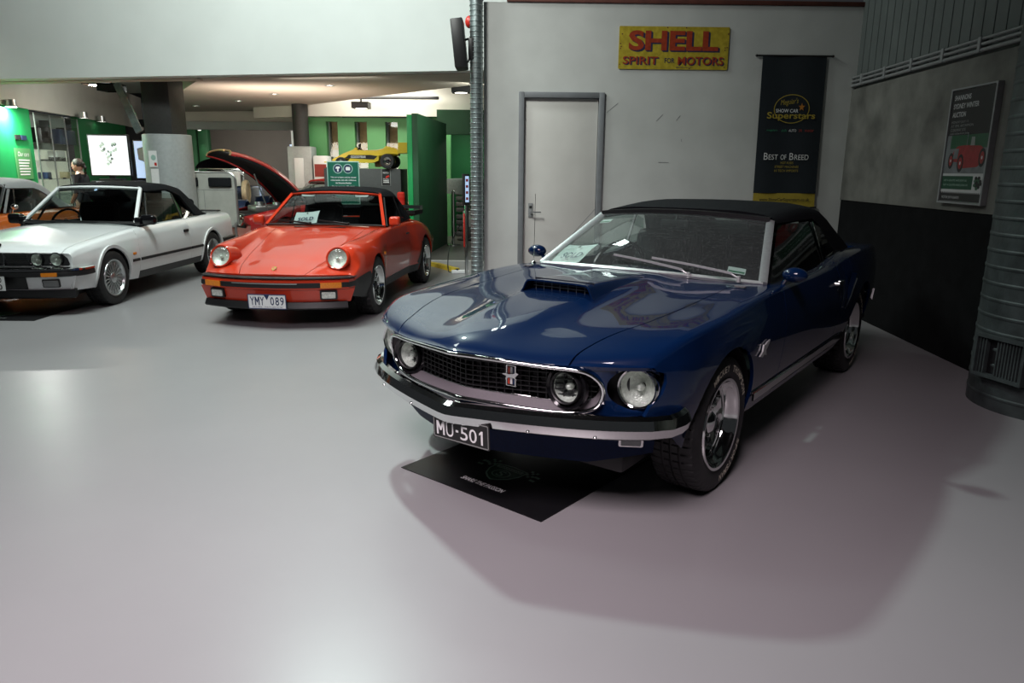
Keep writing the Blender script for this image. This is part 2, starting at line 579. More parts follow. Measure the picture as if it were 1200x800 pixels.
M['ink_black'] = material('black_ink', (0.01, 0.01, 0.01), 0.6, noise=0.1, nscale=30)
M['white_print'] = material('white_print', (0.72, 0.73, 0.72), 0.6, noise=0.05, nscale=60)
M['grey_print'] = material('grey_print', (0.20, 0.21, 0.20), 0.6, noise=0.1, nscale=60)
M['raised_white'] = material('raised_cream_letters', (0.80, 0.74, 0.60), 0.6, noise=0.25, nscale=120)
M['shell_yellow'] = material('enamel_yellow', (0.40, 0.31, 0.03), 0.4, noise=0.25, nscale=22, col2=(0.30, 0.23, 0.02))
M['shell_red'] = material('enamel_red', (0.30, 0.04, 0.015), 0.4, noise=0.25, nscale=30)
M['shell_navy'] = material('enamel_navy', (0.03, 0.03, 0.07), 0.4, noise=0.2, nscale=30)
M['blue_shaded'] = material('shaded_blue_paint', (0.0015, 0.008, 0.035), 0.5, spec=0.12, noise=0.15, nscale=60)  # body blue again, with the shade under the bumper put into the colour
M['poster_white'] = material('poster_white_print', (0.42, 0.43, 0.425), 0.6, noise=0.05, nscale=20)
M['poster_grey'] = material('poster_grey_print', (0.14, 0.155, 0.16), 0.6, noise=0.3, nscale=12)
M['poster_red'] = material('poster_red_print', (0.24, 0.02, 0.02), 0.6, noise=0.2, nscale=20)
M['poster_green'] = material('poster_green_print', (0.004, 0.050, 0.022), 0.6, noise=0.1, nscale=20)
M['banner'] = material('black_banner_cloth', (0.006, 0.011, 0.016), 0.75, noise=0.2, nscale=60, bump=0.1, bscale=200)
M['banner_gold'] = material('banner_gold_print', (0.36, 0.27, 0.03), 0.6, noise=0.1, nscale=60)
M['banner_orange'] = material('banner_orange_print', (0.45, 0.17, 0.02), 0.6, noise=0.1, nscale=60)
M['banner_green'] = material('banner_green_print', (0.02, 0.20, 0.09), 0.6, noise=0.1, nscale=60)
M['banner_red'] = material('banner_red_print', (0.30, 0.03, 0.02), 0.6, noise=0.1, nscale=60)
M['mat_rubber'] = material('black_mat', (0.004, 0.004, 0.005), 0.4, noise=0.2, nscale=60, bump=0.1, bscale=300)
M['crest_green'] = material('crest_green_print', (0.008, 0.07, 0.028), 0.4, noise=0.15, nscale=60)
M['crest_line'] = material('crest_line_print', (0.30, 0.44, 0.36), 0.4, noise=0.15, nscale=60)
M['wall_white'] = material('painted_wall_white', (0.50, 0.51, 0.49), 0.65, noise=0.10, nscale=2.2, bump=0.06, bscale=120)
M['wall_upper'] = material('pale_metal_cladding', (0.11, 0.125, 0.12), 0.7, spec=0.2, noise=0.12, nscale=3)
M['panel_grey'] = material('grey_sheet_panel', (0.15, 0.15, 0.135), 0.75, spec=0.2, noise=0.45, nscale=2.6, bump=0.08, bscale=60)
M['band_black'] = material('black_painted_wall', (0.006, 0.0065, 0.007), 0.8, spec=0.08, noise=0.3, nscale=6, bump=0.1, bscale=60)
M['door_face'] = material('door_paint', (0.52, 0.51, 0.48), 0.5, noise=0.05, nscale=4)
M['door_frame'] = material('door_frame_grey', (0.17, 0.18, 0.19), 0.5, noise=0.1, nscale=12)
M['fascia'] = material('fascia_white', (0.70, 0.73, 0.70), 0.6, noise=0.04, nscale=1.5)
M['soffit'] = material('soffit_warm_white', (0.55, 0.49, 0.42), 0.7, noise=0.06, nscale=1.2)
M['bulk'] = material('bulkhead_paint', (0.60, 0.58, 0.52), 0.65, noise=0.05, nscale=2)
M['bulk_grey'] = material('bulkhead_grey', (0.36, 0.39, 0.38), 0.65, noise=0.05, nscale=2)
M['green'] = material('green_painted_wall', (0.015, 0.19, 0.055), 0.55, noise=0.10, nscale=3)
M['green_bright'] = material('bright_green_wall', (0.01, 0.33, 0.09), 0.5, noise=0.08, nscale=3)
M['green_pale'] = material('pale_green_wall', (0.10, 0.33, 0.12), 0.55, noise=0.06, nscale=3)  # paler than the other wall greens
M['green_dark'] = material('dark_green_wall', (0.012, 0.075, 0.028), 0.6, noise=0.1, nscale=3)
M['beam'] = material('rust_brown_beam', (0.10, 0.028, 0.018), 0.7, noise=0.3, nscale=8)
M['col_dark'] = material('charcoal_column', (0.030, 0.029, 0.028), 0.6, noise=0.15, nscale=20)
M['col_clad'] = material('pale_column_cladding', (0.40, 0.43, 0.43), 0.45, 0.2, noise=0.08, nscale=20)
M['plinth'] = material('charcoal_plinth', (0.045, 0.05, 0.048), 0.6, noise=0.1, nscale=20)
M['sign_green'] = material('sign_green', (0.004, 0.12, 0.075), 0.45, noise=0.1, nscale=30)
M['sign_edge'] = material('sign_pale_edge', (0.35, 0.55, 0.48), 0.45, noise=0.1, nscale=30)
M['timber'] = material('pine_board', (0.38, 0.24, 0.11), 0.6, noise=0.3, nscale=9)
M['screen'] = material('lit_screen', (0.8, 0.82, 0.85), 0.3, emit=(0.93, 0.97, 1.0), estr=1.5, noise=0.02, nscale=3)
M['screen_blue'] = material('lit_blue_screen', (0.5, 0.6, 0.8), 0.3, emit=(0.45, 0.66, 1.0), estr=1.0, noise=0.02, nscale=3)
M['lit'] = material('lit_lamp_face', (1, 1, 1), 0.4, emit=(1.0, 0.95, 0.85), estr=9.0)
M['lit_soft'] = material('backlit_shelf', (0.8, 0.8, 0.7), 0.4, emit=(0.90, 0.93, 0.78), estr=0.55, noise=0.08, nscale=3)
M['lit_strong'] = material('bright_spot_face', (1, 1, 1), 0.4, emit=(1.0, 1.0, 0.95), estr=2600.0)
M['lit_warm'] = material('warm_lamp_face', (1, 1, 1), 0.4, emit=(1.0, 0.70, 0.48), estr=220.0)
M['kerb'] = material('yellow_kerb_paint', (0.62, 0.46, 0.03), 0.6, noise=0.2, nscale=20)
M['line'] = material('white_line_paint', (0.55, 0.56, 0.54), 0.6, noise=0.2, nscale=20)
M['skin'] = material('skin', (0.50, 0.30, 0.22), 0.5, noise=0.06, nscale=30)
M['hair'] = material('dark_hair', (0.02, 0.014, 0.010), 0.45, noise=0.4, nscale=90, bump=0.4, bscale=250)
M['cloth_dark'] = material('dark_top', (0.015, 0.016, 0.022), 0.8, noise=0.2, nscale=60)
M['cloth_grey'] = material('grey_drape', (0.10, 0.13, 0.12), 0.8, noise=0.2, nscale=30)
M['grey_mid'] = material('mid_grey_paint', (0.22, 0.23, 0.23), 0.55, noise=0.1, nscale=20)
M['pale_pad'] = material('pale_grey_panel', (0.42, 0.43, 0.39), 0.55, noise=0.08, nscale=8)
M['cream'] = material('cream_enamel', (0.62, 0.52, 0.34), 0.4, noise=0.1, nscale=20)
M['alarm_red'] = material('alarm_red', (0.55, 0.03, 0.02), 0.35, noise=0.08, nscale=20)
M['far_wall'] = material('far_taupe_wall', (0.11, 0.10, 0.09), 0.7, noise=0.1, nscale=2)
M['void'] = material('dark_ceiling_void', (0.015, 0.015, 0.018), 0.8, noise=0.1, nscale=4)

def floor_material(name, c1, c2, rough):
    m = material(name, c1, rough, spec=0.32)
    nt = m.node_tree; b = nt.nodes['Principled BSDF']
    tc = nt.nodes.new('ShaderNodeTexCoord')
    n1 = nt.nodes.new('ShaderNodeTexNoise'); n1.inputs['Scale'].default_value = 0.9; n1.inputs['Detail'].default_value = 8
    r1 = nt.nodes.new('ShaderNodeValToRGB')
    r1.color_ramp.elements[0].position = .35; r1.color_ramp.elements[1].position = .7
    r1.color_ramp.elements[0].color = (*c2, 1); r1.color_ramp.elements[1].color = (*c1, 1)
    n2 = nt.nodes.new('ShaderNodeTexNoise'); n2.inputs['Scale'].default_value = 2.6; n2.inputs['Detail'].default_value = 9; n2.inputs['Roughness'].default_value = .7
    r2 = nt.nodes.new('ShaderNodeMapRange'); r2.inputs['To Min'].default_value = rough - .02; r2.inputs['To Max'].default_value = rough + .04
    n3 = nt.nodes.new('ShaderNodeTexNoise'); n3.inputs['Scale'].default_value = 30; n3.inputs['Detail'].default_value = 6
    bp = nt.nodes.new('ShaderNodeBump'); bp.inputs['Strength'].default_value = .02; bp.inputs['Distance'].default_value = .01
    for n in (n1, n2, n3): nt.links.new(tc.outputs['Object'], n.inputs['Vector'])
    nt.links.new(n1.outputs[0], r1.inputs[0]); nt.links.new(r1.outputs[0], b.inputs['Base Color'])
    nt.links.new(n2.outputs[0], r2.inputs[0]); nt.links.new(r2.outputs[0], b.inputs['Roughness'])
    nt.links.new(n3.outputs[0], bp.inputs['Height']); nt.links.new(bp.outputs[0], b.inputs['Normal'])
    return m
M['floor'] = floor_material('polished_grey_floor', (0.268, 0.262, 0.268), (0.250, 0.245, 0.251), 0.33)
M['floor_dark'] = floor_material('brown_grey_floor', (0.10, 0.095, 0.085), (0.07, 0.066, 0.06), 0.35)

# ================================================================== the hall
def structure(mb, name, m, **k):
    o = mb.build(name, m, **k); o['kind'] = 'structure'; return o

def tri_floor():
    structure(MB().box(-13, 5.2, -7, 12.56, -.06, 0), 'floor', M['floor'], smooth=False)
    structure(MB().box(-13, 5.2, 12.56, 24, -.06, 0), 'floor', M['floor_dark'], smooth=False)
tri_floor()
tag(MB().box(-2.3, .2, 12.50, 12.56, .0, .002).build('floor_line', M['line'], smooth=False), 'thin white painted line across the floor behind the orange-red convertible', 'floor marking')
structure(MB().box(-13, 5.2, -7, 11.2, 6.6, 6.7), 'ceiling', M['void'], smooth=False)

# back wall, local x along the wall, y into the wall, seen face at y=0
BW = Matrix.Translation((-.33, 8.40, 0)) @ Matrix.Rotation(math.radians(1.5), 4, 'Z')
def wall_back():
    w = bpy.data.objects.new('wall_back', None); COL.objects.link(w); w.matrix_world = BW; w['kind'] = 'structure'
    a = MB()
    a.box(0, .385, 0, .16, 0, 3.27); a.box(1.33, 4.15, 0, .16, 0, 3.27); a.box(.385, 1.33, 0, .16, 2.36, 3.27)
    a.build('wall_face', M['wall_white'], w, smooth=False)
    MB().box(.25, 4.25, -.02, .20, 3.272, 3.315, .004).build('beam', M['beam'], w)
    for x, z, l, r in ((1.95, 2.10, .10, -.8), (2.16, 2.10, .07, -.9), (2.02, 1.62, .12, .02), (2.21, 1.86, .03, 1.4), (1.42, 2.20, .16, -.7), (1.12, .93, .5, -.85)):
        T = Matrix.Translation((x, -.001 if x > 1.33 else .014, z)) @ Matrix.Rotation(r, 4, 'Y')
        MB().box(-l / 2, l / 2, -.0008, .0, -.0025, .0025, M=T).build('scuff_mark', M['grey_mid'], w, smooth=False)
    d = bpy.data.objects.new('door_1', None); COL.objects.link(d); d.matrix_world = BW; d['kind'] = 'structure'
    fr = MB(); fr.box(.385, .445, -.025, .16, 0, 2.36, .004); fr.box(1.27, 1.33, -.025, .16, 0, 2.36, .004); fr.box(.445, 1.27, -.025, .16, 2.30, 2.36, .004)
    fr.build('door_frame', M['door_frame'], d)
    MB().box(.449, 1.266, .015, .06, .01, 2.296, .003).build('door_leaf', M['door_face'], d)
    h = MB().box(.505, .555, .005, .016, 1.0, 1.16, .004).build('lock_plate', M['grey_mid'], d)
    l = MB(); l.cyl((.53, .01, 1.06), (.53, -.045, 1.06), .010); l.cyl((.525, -.042, 1.06), (.645, -.042, 1.06), .009); l.build('lever_handle', M['chrome'], h)
    MB().box(.515, .545, .002, .006, 1.10, 1.13, .003).build('lock_barrel', M['black'], h)
wall_back()

# right wall, local x = into the wall, y along it
RW = Matrix(((0.9989, .0461, 0, 3.714), (-.0461, .9989, 0, 7.593), (0, 0, 1, 0), (0, 0, 0, 1)))
def wall_right():
    w = bpy.data.objects.new('wall_right', None); COL.objects.link(w); w.matrix_world = RW; w['kind'] = 'structure'
    MB().box(0, .2, -9.5, .95, 0, 1.22).build('lower_band', M['band_black'], w, smooth=False)
    MB().box(.02, .2, -9.5, .95, 1.22, 2.46).build('wall_face', M['wall_upper'], w, smooth=False)
    up = MB(); n = 130
    for i in range(n):
        y0 = -9.5 + 10.45 * i / n; dy = 10.45 / n
        up.box(.026 if i % 2 else .02, .2, y0, y0 + dy, 2.46, 5.2)
    up.build('cladding', M['wall_upper'], w, smooth=False)
    for a, b in ((-2.55, .915), (-6.1, -2.555), (-9.5, -6.105)):
        MB().box(-.012, .02, a, b, 1.222, 2.415, .003).build('sheet_panel', M['panel_grey'], w)
    for z, r in ((2.455, .016), (2.50, .013), (2.54, .011)):
        c = MB(); c.cyl((-.015, -9.5, z), (-.015, .93, z), r, None, 10); c.build('conduit', M['grey_mid'], w)
    for y in np.arange(-3.2, 1, .55):
        MB().box(-.035, .02, y - .02, y + .02, 2.44, 2.555, .003).build('conduit_clip', M['grey_mid'], w)
wall_right()

def spiral_duct(name, c, r, z0, z1, pitch, m, label, cat='duct', ridge=.006):
    mb = MB(); prof = []
    z = z0
    while z < z1:
        prof += [(z, r), (z + pitch * .72, r), (z + pitch * .80, r + ridge), (z + pitch * .90, r + ridge), (z + pitch * .98, r)]
        z += pitch
    n = 48; V = []; F = []
    for (h, q) in prof:
        for k in range(n):
            a = 2 * PI * k / n
            V.append((q * math.cos(a), q * math.sin(a), h + pitch * k / n * .0))
    for i in range(len(prof) - 1):
        for k in range(n):
            l = (k + 1) % n
            F.append((i * n + k, i * n + l, (i + 1) * n + l, (i + 1) * n + k))
    mb.add(V, F)
    root = empty(name, (c[0], c[1], 0), 0, label, cat)
    mb.build('duct_pipe', m, root, angle=25)
    return root
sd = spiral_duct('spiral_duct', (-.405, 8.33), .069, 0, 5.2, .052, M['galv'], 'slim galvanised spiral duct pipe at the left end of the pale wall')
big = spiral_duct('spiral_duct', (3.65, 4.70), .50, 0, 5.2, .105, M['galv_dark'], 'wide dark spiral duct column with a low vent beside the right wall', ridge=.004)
def vent():
    # low return-air grille on the big duct
    a = math.radians(196)
    T = Matrix.Translation((math.cos(a) * .485, math.sin(a) * .485, .36)) @ Matrix.Rotation(a, 4, 'Z')
    fr = MB()
    fr.sweep([T @ Vector(p) for p in ((.045, -.17, -.13), (.045, .17, -.13), (.045, .17, .13), (.045, -.17, .13))], [(-.014, -.03), (.014, -.03), (.014, .014), (-.014, .014)], up=T.to_3x3() @ Vector((1, 0, 0)), closed=True)
    f = fr.build('vent_frame', M['galv_dark'], big, smooth=False)
    MB().box(.005, .012, -.165, .165, -.125, .125, M=T).build('vent_back', M['black'], f, smooth=False)
    for i in range(15):
        y = -.15 + .30 * i / 14
        if i in (3, 4, 5): continue
        MB().box(.012, .045, y - .004, y + .004, -.12, .12, M=T).build('vent_slat', M['galv_dark'], f, smooth=False)
vent()

# ---- showroom beyond
def showroom():
    def wallpath(p, z0, z1, name, m, th=.12):
        mb = MB()
        mb.sweep([(x, y, 0) for x, y in p], [(-th, z0), (0, z0), (0, z1), (-th, z1)])
        return structure(mb, name, m, smooth=False)
    # fascia over the opening
    f = structure(MB().sweep([(-13, 13.64, 0), (.6, 11.0, 0)], [(0, 2.9), (.25, 2.9), (.25, 6.6), (0, 6.6)]), 'wall_fascia', M['fascia'], smooth=False)
    # soffit slab with downlights
    sl = structure(MB().prism([(-4.95, 12.15), (.6, 11.1), (.6, 12.4), (-.75, 12.87), (-2.7, 14.9), (-4.76, 17.22), (-6.37, 18.83), (-8.6, 19.32), (-6.78, 15.22)], 2.9, 3.1), 'ceiling', M['soffit'], smooth=False)
    structure(MB().prism([(-13, 13.8), (-4.9, 12.2), (-6.9, 15.3), (-8.8, 19.4), (-13, 19.4)], 3.35, 3.45), 'ceiling', M['bulk_grey'], smooth=False)
    structure(MB().prism([(-13, 13.65), (-5.0, 12.1), (-5.0, 12.35), (-13, 13.9)], 2.88, 2.9), 'trim_1', M['soffit'], smooth=False)
    structure(MB().prism([(-13, 13.7), (.6, 11.1), (5.2, 10.9), (5.2, 24.2), (-13, 24.2)], 3.5, 3.6), 'ceiling', M['void'], smooth=False)
    path = [(-8.55, 11.6), (-8.73, 12.96), (-8.90, 13.8), (-9.05, 14.88), (-9.24, 16.08), (-9.52, 17.49), (-9.84, 19.18), (-10.4, 21.3)]
    wallpath(path, 2.55, 3.4, 'trim_2', M['bulk'])
    # green wall pieces below the curved bulkhead
    def seg(a, b): return [(-8.75, 12.0)] if False else [(float(np.interp(y, [p[1] for p in path], [p[0] for p in path])) - .02, y) for y in np.linspace(a, b, 6)]
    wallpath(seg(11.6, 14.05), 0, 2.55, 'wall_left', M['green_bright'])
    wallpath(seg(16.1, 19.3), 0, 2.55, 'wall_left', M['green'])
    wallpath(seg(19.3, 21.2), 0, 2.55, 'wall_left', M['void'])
    # far end
    structure(MB().box(-12, -6.15, 22.0, 22.2, 0, 2.62), 'wall_far', M['far_wall'], smooth=False)
    structure(MB().box(-12, -4.5, 20.0, 23, 2.62, 2.75), 'ceiling', M['void'], smooth=False)
    structure(MB().box(-9.3, -4.4, 19.3, 19.5, 2.66, 2.95), 'trim_3', M['bulk'], smooth=False)
    structure(MB().box(-9.3, -4.4, 19.15, 19.35, 2.47, 2.66), 'trim_4', M['bulk_grey'], smooth=False)
    structure(MB().box(-6.5, -6.18, 21.9, 22.0, 0, 2.2), 'window_1', M['screen_blue'], smooth=False)  # far door, the blue light on it put in as a glow
    structure(MB().box(-6.18, -4.4, 21.0, 21.2, 0, 2.62), 'wall_far', M['bulk_grey'], smooth=False)
    for x0, x1 in ((-9.25, -8.80), (-8.74, -8.46)):
        tag(MB().box(x0, x1, 20.9, 21.1, 0, 2.62, .01).build('green_pier', M['green_dark']), 'dark green pier far behind the columns, ' + ('wider, left one of the two' if x0 < -9 else 'narrower, right one of the two'), 'pier')
    # green wall with slit windows
    ws = [(-4.28, -4.02), (-3.63, -3.35), (-2.93, -2.65)]
    g = MB(); xs = [-4.75] + [q for w in ws for q in w] + [-1.45]
    for i in range(0, len(xs), 2): g.box(xs[i], xs[i + 1], 17.3, 17.5, 0, 2.66)
    for a, b in ws: g.box(a, b, 17.3, 17.5, 0, .9); g.box(a, b, 17.3, 17.5, 2.57, 2.66)
    structure(g, 'wall_green', M['green_pale'], smooth=False)
    for i, (a, b) in enumerate(ws):
        w = empty('window_%d' % (i + 2), (0, 0, 0)); w['kind'] = 'structure'
        MB().box(a, b, 17.72, 17.76, 1.55, 2.6).build('timber_board', M['timber'], w, smooth=False)
        MB().box(a, b, 17.70, 17.74, .9, 1.95).build('pale_board', M['paper'], w, smooth=False)
        MB().box(a, a + .03, 17.52, 17.7, .9, 2.57).build('reveal', M['grey_mid'], w, smooth=False)
        MB().box(a, b, 17.38, 17.39, .9, 2.57).build('pane', M['vitrine'], w, smooth=False)
    structure(MB().sweep([(-6.0, 17.9, 0), (-4.6, 17.1, 0), (.6, 16.7, 0)], [(0, 2.66), (.15, 2.66), (.15, 3.5), (0, 3.5)]), 'trim_5', M['bulk'], smooth=False)
    structure(MB().box(-1.62, .6, 16.0, 16.2, 2.25, 2.75), 'wall_green', M['green_dark'], smooth=False)
    structure(MB().box(-2.4, .6, 18.4, 18.6, 0, 3.0), 'wall_green', M['green'], smooth=False)
    structure(MB().box(-1.62, .6, 16.25, 18.4, 2.55, 2.6), 'ceiling', M['green_bright'], smooth=False)
    # free-standing green partition
    pt = empty('partition', (-1.72, 12.8, 0), math.radians(-4.9), 'tall free-standing green partition behind the tail of the orange-red convertible', 'partition')
    MB().box(0, .10, .0, 2.78, 0, 2.44, .004).build('partition_panel', M['green_dark'], pt)
    MB().box(-.085, .0, -.01, .03, 0, 2.42, .004).build('bright_edge', M['green_bright'], pt)  # front edge strip in a brighter green than the panel
    # columns
    c = empty('column', (-5.85, 12.75, 0), -.1, 'charcoal square column in a pale rounded cladding behind the white convertible', 'column')
    MB().box(-.24, .24, -.24, .24, 2.05, 3.34, .02).build('column_shaft', M['col_dark'], c)
    cl = MB().lathe([(0, .385), (2.05, .385), (2.06, .37), (2.06, 0)], 40, 'z', Matrix.Translation((0, 0, 0))).build('cladding', M['col_clad'], c, angle=30)
    for (u, v, w_, h_, mm, nm) in ((-.05, 1.66, .15, .26, 'paper', 'notice'), (-.04, 1.38, .14, .24, 'paper', 'notice')):
        T = frame_matrix((u, -.388, v), (1, -.10, 0), (0, 0, 1))
        n = MB().prism(rrect(w_, h_, .004), 0, .004, T).build(nm, M[mm], cl, smooth=False)
        if v > 1.5:
            MB().prism(circ(.045, 16), .0041, .005, T @ Matrix.Translation((.01, .02, 0))).build('notice_print', M['sign_edge'], n, smooth=False)
            MB().prism([(.02, -.11), (.06, -.11), (.06, -.06), (.02, -.06)], .0041, .005, T).build('notice_red', M['alarm_red'], n, smooth=False)
    c2 = empty('column', (-4.72, 16.8, 0), 0, 'dark round column in a pale square cladding beside the green wall', 'column')
    MB().lathe([(2.0, .17), (3.3, .17)], 24, 'z').build('column_shaft', M['col_dark'], c2)
    MB().box(-.27, .27, -.22, .22, 0, 2.0, .03).build('cladding', M['col_clad'], c2)
    MB().box(-.12, .08, -.235, -.215, 1.1, 1.75, .005).build('blank_panel', M['paper'], c2)
    st = MB().sweep([(-6.70, 12.95, 2.9), (-6.50, 12.85, 2.5), (-6.28, 12.70, 2.10)], [(-.06, -.02), (.06, -.02), (.06, .02), (-.06, .02)], up=(0, -1, 0)).build('leaning_brace', M['galv'])
    tag(st, 'grey metal brace leaning down to the charcoal square column', 'brace')
    # downlights
    for i, (x, y, w_) in enumerate(((-7.26, 17.4, 'farthest, left end of the row'), (-5.78, 16.05, 'second from the left of the row'), (-4.55, 14.55, 'third from the left of the row'), (-3.13, 13.03, 'nearest, right end of the row'))):
        d = empty('downlight', (x, y, 2.9), 0, 'recessed ceiling downlight in the warm soffit, ' + w_, 'downlight', 'soffit downlights')
        MB().lathe([(0, .09), (-.008, .09), (-.010, .07), (.03, .062)], 20, 'z').build('trim_ring', M['alloy'], d)
        MB().lathe([(-.001, .064), (-.002, 0)], 20, 'z').build('lamp_face', M['lit'], d)
    for i, (x, y, w_) in enumerate(((-8.80, 13.13, 'above the first green wall panel'), (-9.17, 15.95, 'above the display cabinet'), (-9.45, 17.15, 'above the big white screen'))):
        d = empty('spotlight', (x + .14, y, 2.55), 0, 'small spotlight under the curved bulkhead ' + w_, 'spotlight', 'bulkhead spotlights')
        MB().lathe([(.0, .095), (-.03, .095), (-.032, .085), (.09, .082), (.10, 0)], 20, 'z').build('lamp_can', M['alloy'], d)
        MB().lathe([(-.0325 if i == 0 else -.025, .080), (-.033 if i == 0 else -.026, 0)], 20, 'z').build('lamp_face', M['lit_strong' if i == 0 else 'lit'], d)
    for x, y in ((-9.02, 20.72), (-8.60, 20.72)):
        d = empty('spotlight', (x, y, 2.58), 0, 'spotlight shining down the dark green pier, ' + ('left one' if x < -8.8 else 'right one'), 'spotlight')
        MB().lathe([(.04, .05), (-.06, .05), (-.062, .04)], 16, 'z').build('lamp_can', M['alloy'], d)
        MB().lathe([(-.0622, .045), (-.063, 0)], 16, 'z').build('lamp_face', M['lit'], d)
        light('pier_spot', 'SPOT', (x, y - .02, 2.5), (x, 21.0, 1.0), 25, (.85, 1, .75), .04, angle=math.radians(38), blend=.6)
    for x, y, z, lab, on in ((-7.35, 13.5, 2.92, 'black box lamp hanging below the white fascia, lit', 1), (-6.98, 13.3, 2.80, 'black unlit box lamp beside the lit one under the fascia', 0), (-3.15, 15.75, 2.74, 'black track lamp glowing below the soffit edge above the toy racer', 1), (-1.0, 14.5, 2.94, 'black box lamp under the soffit near the spiral duct', 1)):
        d = empty('box_lamp', (x, y, z), 0, lab, 'lamp')
        hb = MB(); hb.box(-.17, .17, -.17, .17, .10, .12); hb.sweep([(-.17, -.17, .06), (.17, -.17, .06), (.17, .17, .06), (-.17, .17, .06)], [(-.02, -.06), (.0, -.06), (.0, .06), (-.02, .06)], closed=True); hb.build('lamp_housing', M['black'], d)
        MB().cyl((0, 0, .12), (0, 0, 3.35 - z if x < -5 else 3.5 - z), .02).build('lamp_stem', M['black'], d)
        if on: MB().lathe([(-.002, .12), (-.004, 0)], 20, 'z').build('lamp_face', M['lit_warm' if x < -5 else 'lit'], d)
    tag(MB().box(-3.4, -1.6, 16.3, 16.4, 2.98, 3.04, .01).build('lighting_track', M['black']), 'long black lighting track under the soffit edge', 'track')
    # sign on the fascia
    T = frame_matrix((-7.72, 12.60, 2.985), (1, -.194, 0), (0, 0, 1))
    s_ = tag(MB().prism(rrect(.24, .165, .005), 0, .008, T).build('notice_sign', M['paper'], smooth=False), 'small white notice with dark lines fixed on the left of the fascia', 'sign')
    for q, w_ in ((.045, .05), (.01, .19), (-.025, .15), (-.055, .18)):
        MB().box(-w_ / 2, w_ / 2, q - .009, q + .009, .0081, .009, M=T).build('print_line', M['ink'], s_, smooth=False)
showroom()

# ================================================================== car building kit
class Fn:
    """sheet over a free function (a,b)->xyz"""
    def __init__(s, fn): s.fn = fn
    def pos(s, a, b): return np.stack(s.fn(np.asarray(a, float), np.asarray(b, float)), axis=-1)
    def nor(s, a, b, e=1e-3):
        n = np.cross(s.pos(a + e, b) - s.pos(a - e, b), s.pos(a, b + e) - s.pos(a, b - e))
        return n / np.maximum(np.linalg.norm(n, axis=-1, keepdims=True), 1e-9)

def spline(P, n=6, closed=True):
    P = [Vector(p) for p in P]; m = len(P); out = []
    for i in range(m if closed else m - 1):
        g = lambda k: P[k % m] if closed else P[max(0, min(m - 1, k))]
        a, b, c, d = g(i - 1), g(i), g(i + 1), g(i + 2)
        for q in range(n):
            t = q / n
            out.append(0.5 * ((2 * b) + (c - a) * t + (2 * a - 5 * b + 4 * c - d) * t * t + (3 * b - a - 3 * c + d) * t**3))
    if not closed: out.append(P[-1])
    return out

def tyre_mesh(R, rr, w, seg=96, ribs=2):
    h = w / 2
    prof = [(-h * .80, rr - .004, 0), (-h * .92, rr + .012, 0), (-h, rr + (R - rr) * .35, 0), (-h, rr + (R - rr) * .62, 0), (-h * .95, R - .020, 0),
            (-h * .86, R - .005, 1), (-h * .66, R, 1), (-h * .42, R + .001, 1), (-h * .39, R - .007, 0), (-h * .33, R - .007, 0), (-h * .30, R + .001, 1),
            (-h * .06, R + .002, 1), (-h * .04, R - .007, 0), (h * .04, R - .007, 0), (h * .06, R + .002, 1),
            (h * .30, R + .001, 1), (h * .33, R - .007, 0), (h * .39, R - .007, 0), (h * .42, R + .001, 1), (h * .66, R, 1), (h * .86, R - .005, 1),
            (h * .95, R - .020, 0), (h, rr + (R - rr) * .62, 0), (h, rr + (R - rr) * .35, 0), (h * .92, rr + .012, 0), (h * .80, rr - .004, 0)]
    V = []; F = []
    n = seg * 2
    for (x, r, t) in prof:
        for k in range(n):
            a = 2 * PI * (k + (0.5 if k % 2 else 0)) / n
            q = r - (.006 if (t and k % 4 == 3) else 0)
            V.append((x, q * math.cos(a), q * math.sin(a)))
    for i in range(len(prof) - 1):
        for k in range(n):
            l = (k + 1) % n
            F.append((i * n + k, i * n + l, (i + 1) * n + l, (i + 1) * n + k))
    return mesh_from('tyre', V, F, True, 35)

def rim_dish(mb, rr, w, depth, lip=.012):
    """bright stepped barrel"""
    h = w / 2
    mb.lathe([(h * .90 + .004, rr + lip), (h * .90 + .012, rr + lip - .003), (h * .90 + .010, rr - .004), (h * .90 - .004, rr - .012), (h * .90 - .016, rr - .014), (h * .90 - .028, rr - .026),
              (h * .90 - depth * .62, rr - .032), (h * .90 - depth * .66, rr - .045), (h * .90 - depth, rr - .052), (h * .90 - depth - .006, rr * .35), (h * .90 - depth + .004, rr * .30)], 48)
    mb.lathe([(h * .90 - depth, rr - .05), (-h * .9, rr - .02), (-h * .9, rr + .008)], 48)
    return mb

def polar_prism(mb, pts, x0, x1, n, a0=0.0):
    """pts (angle, r) outline repeated n times round the axle, from x0 to x1"""
    for q in range(n):
        a = a0 + 2 * PI * q / n
        P = [(r * math.cos(a + t), r * math.sin(a + t)) for t, r in pts]
        k = len(P)
        V = [(x0, p[0], p[1]) for p in P] + [(x1, p[0] * .985, p[1] * .985) for p in P]
        F = [tuple(range(k))[::-1], tuple(range(k, 2 * k))] + [(i, (i + 1) % k, k + (i + 1) % k, k + i) for i in range(k)]
        mb.add(V, F)
    return mb

def arc_letters(mb, word, r, a_mid, span, h, x, flip=1):
    """letters round the sidewall, reading clockwise from outside (+x side)"""
    n = len(word)
    for i, ch in enumerate(word):
        if ch == ' ': continue
        a = a_mid - span * ((i + .5) / n - .5)
        # outside view: +x towards viewer, y to the right, z up
        c = Vector((x, r * math.cos(a), r * math.sin(a)))
        upv = Vector((0, math.cos(a), math.sin(a)))
        right = Vector((0, math.sin(a), -math.cos(a)))
        text(mb, ch, frame_matrix(c, right, upv), span / n * r * .82, h, z=.002, bold=.02)
    return mb

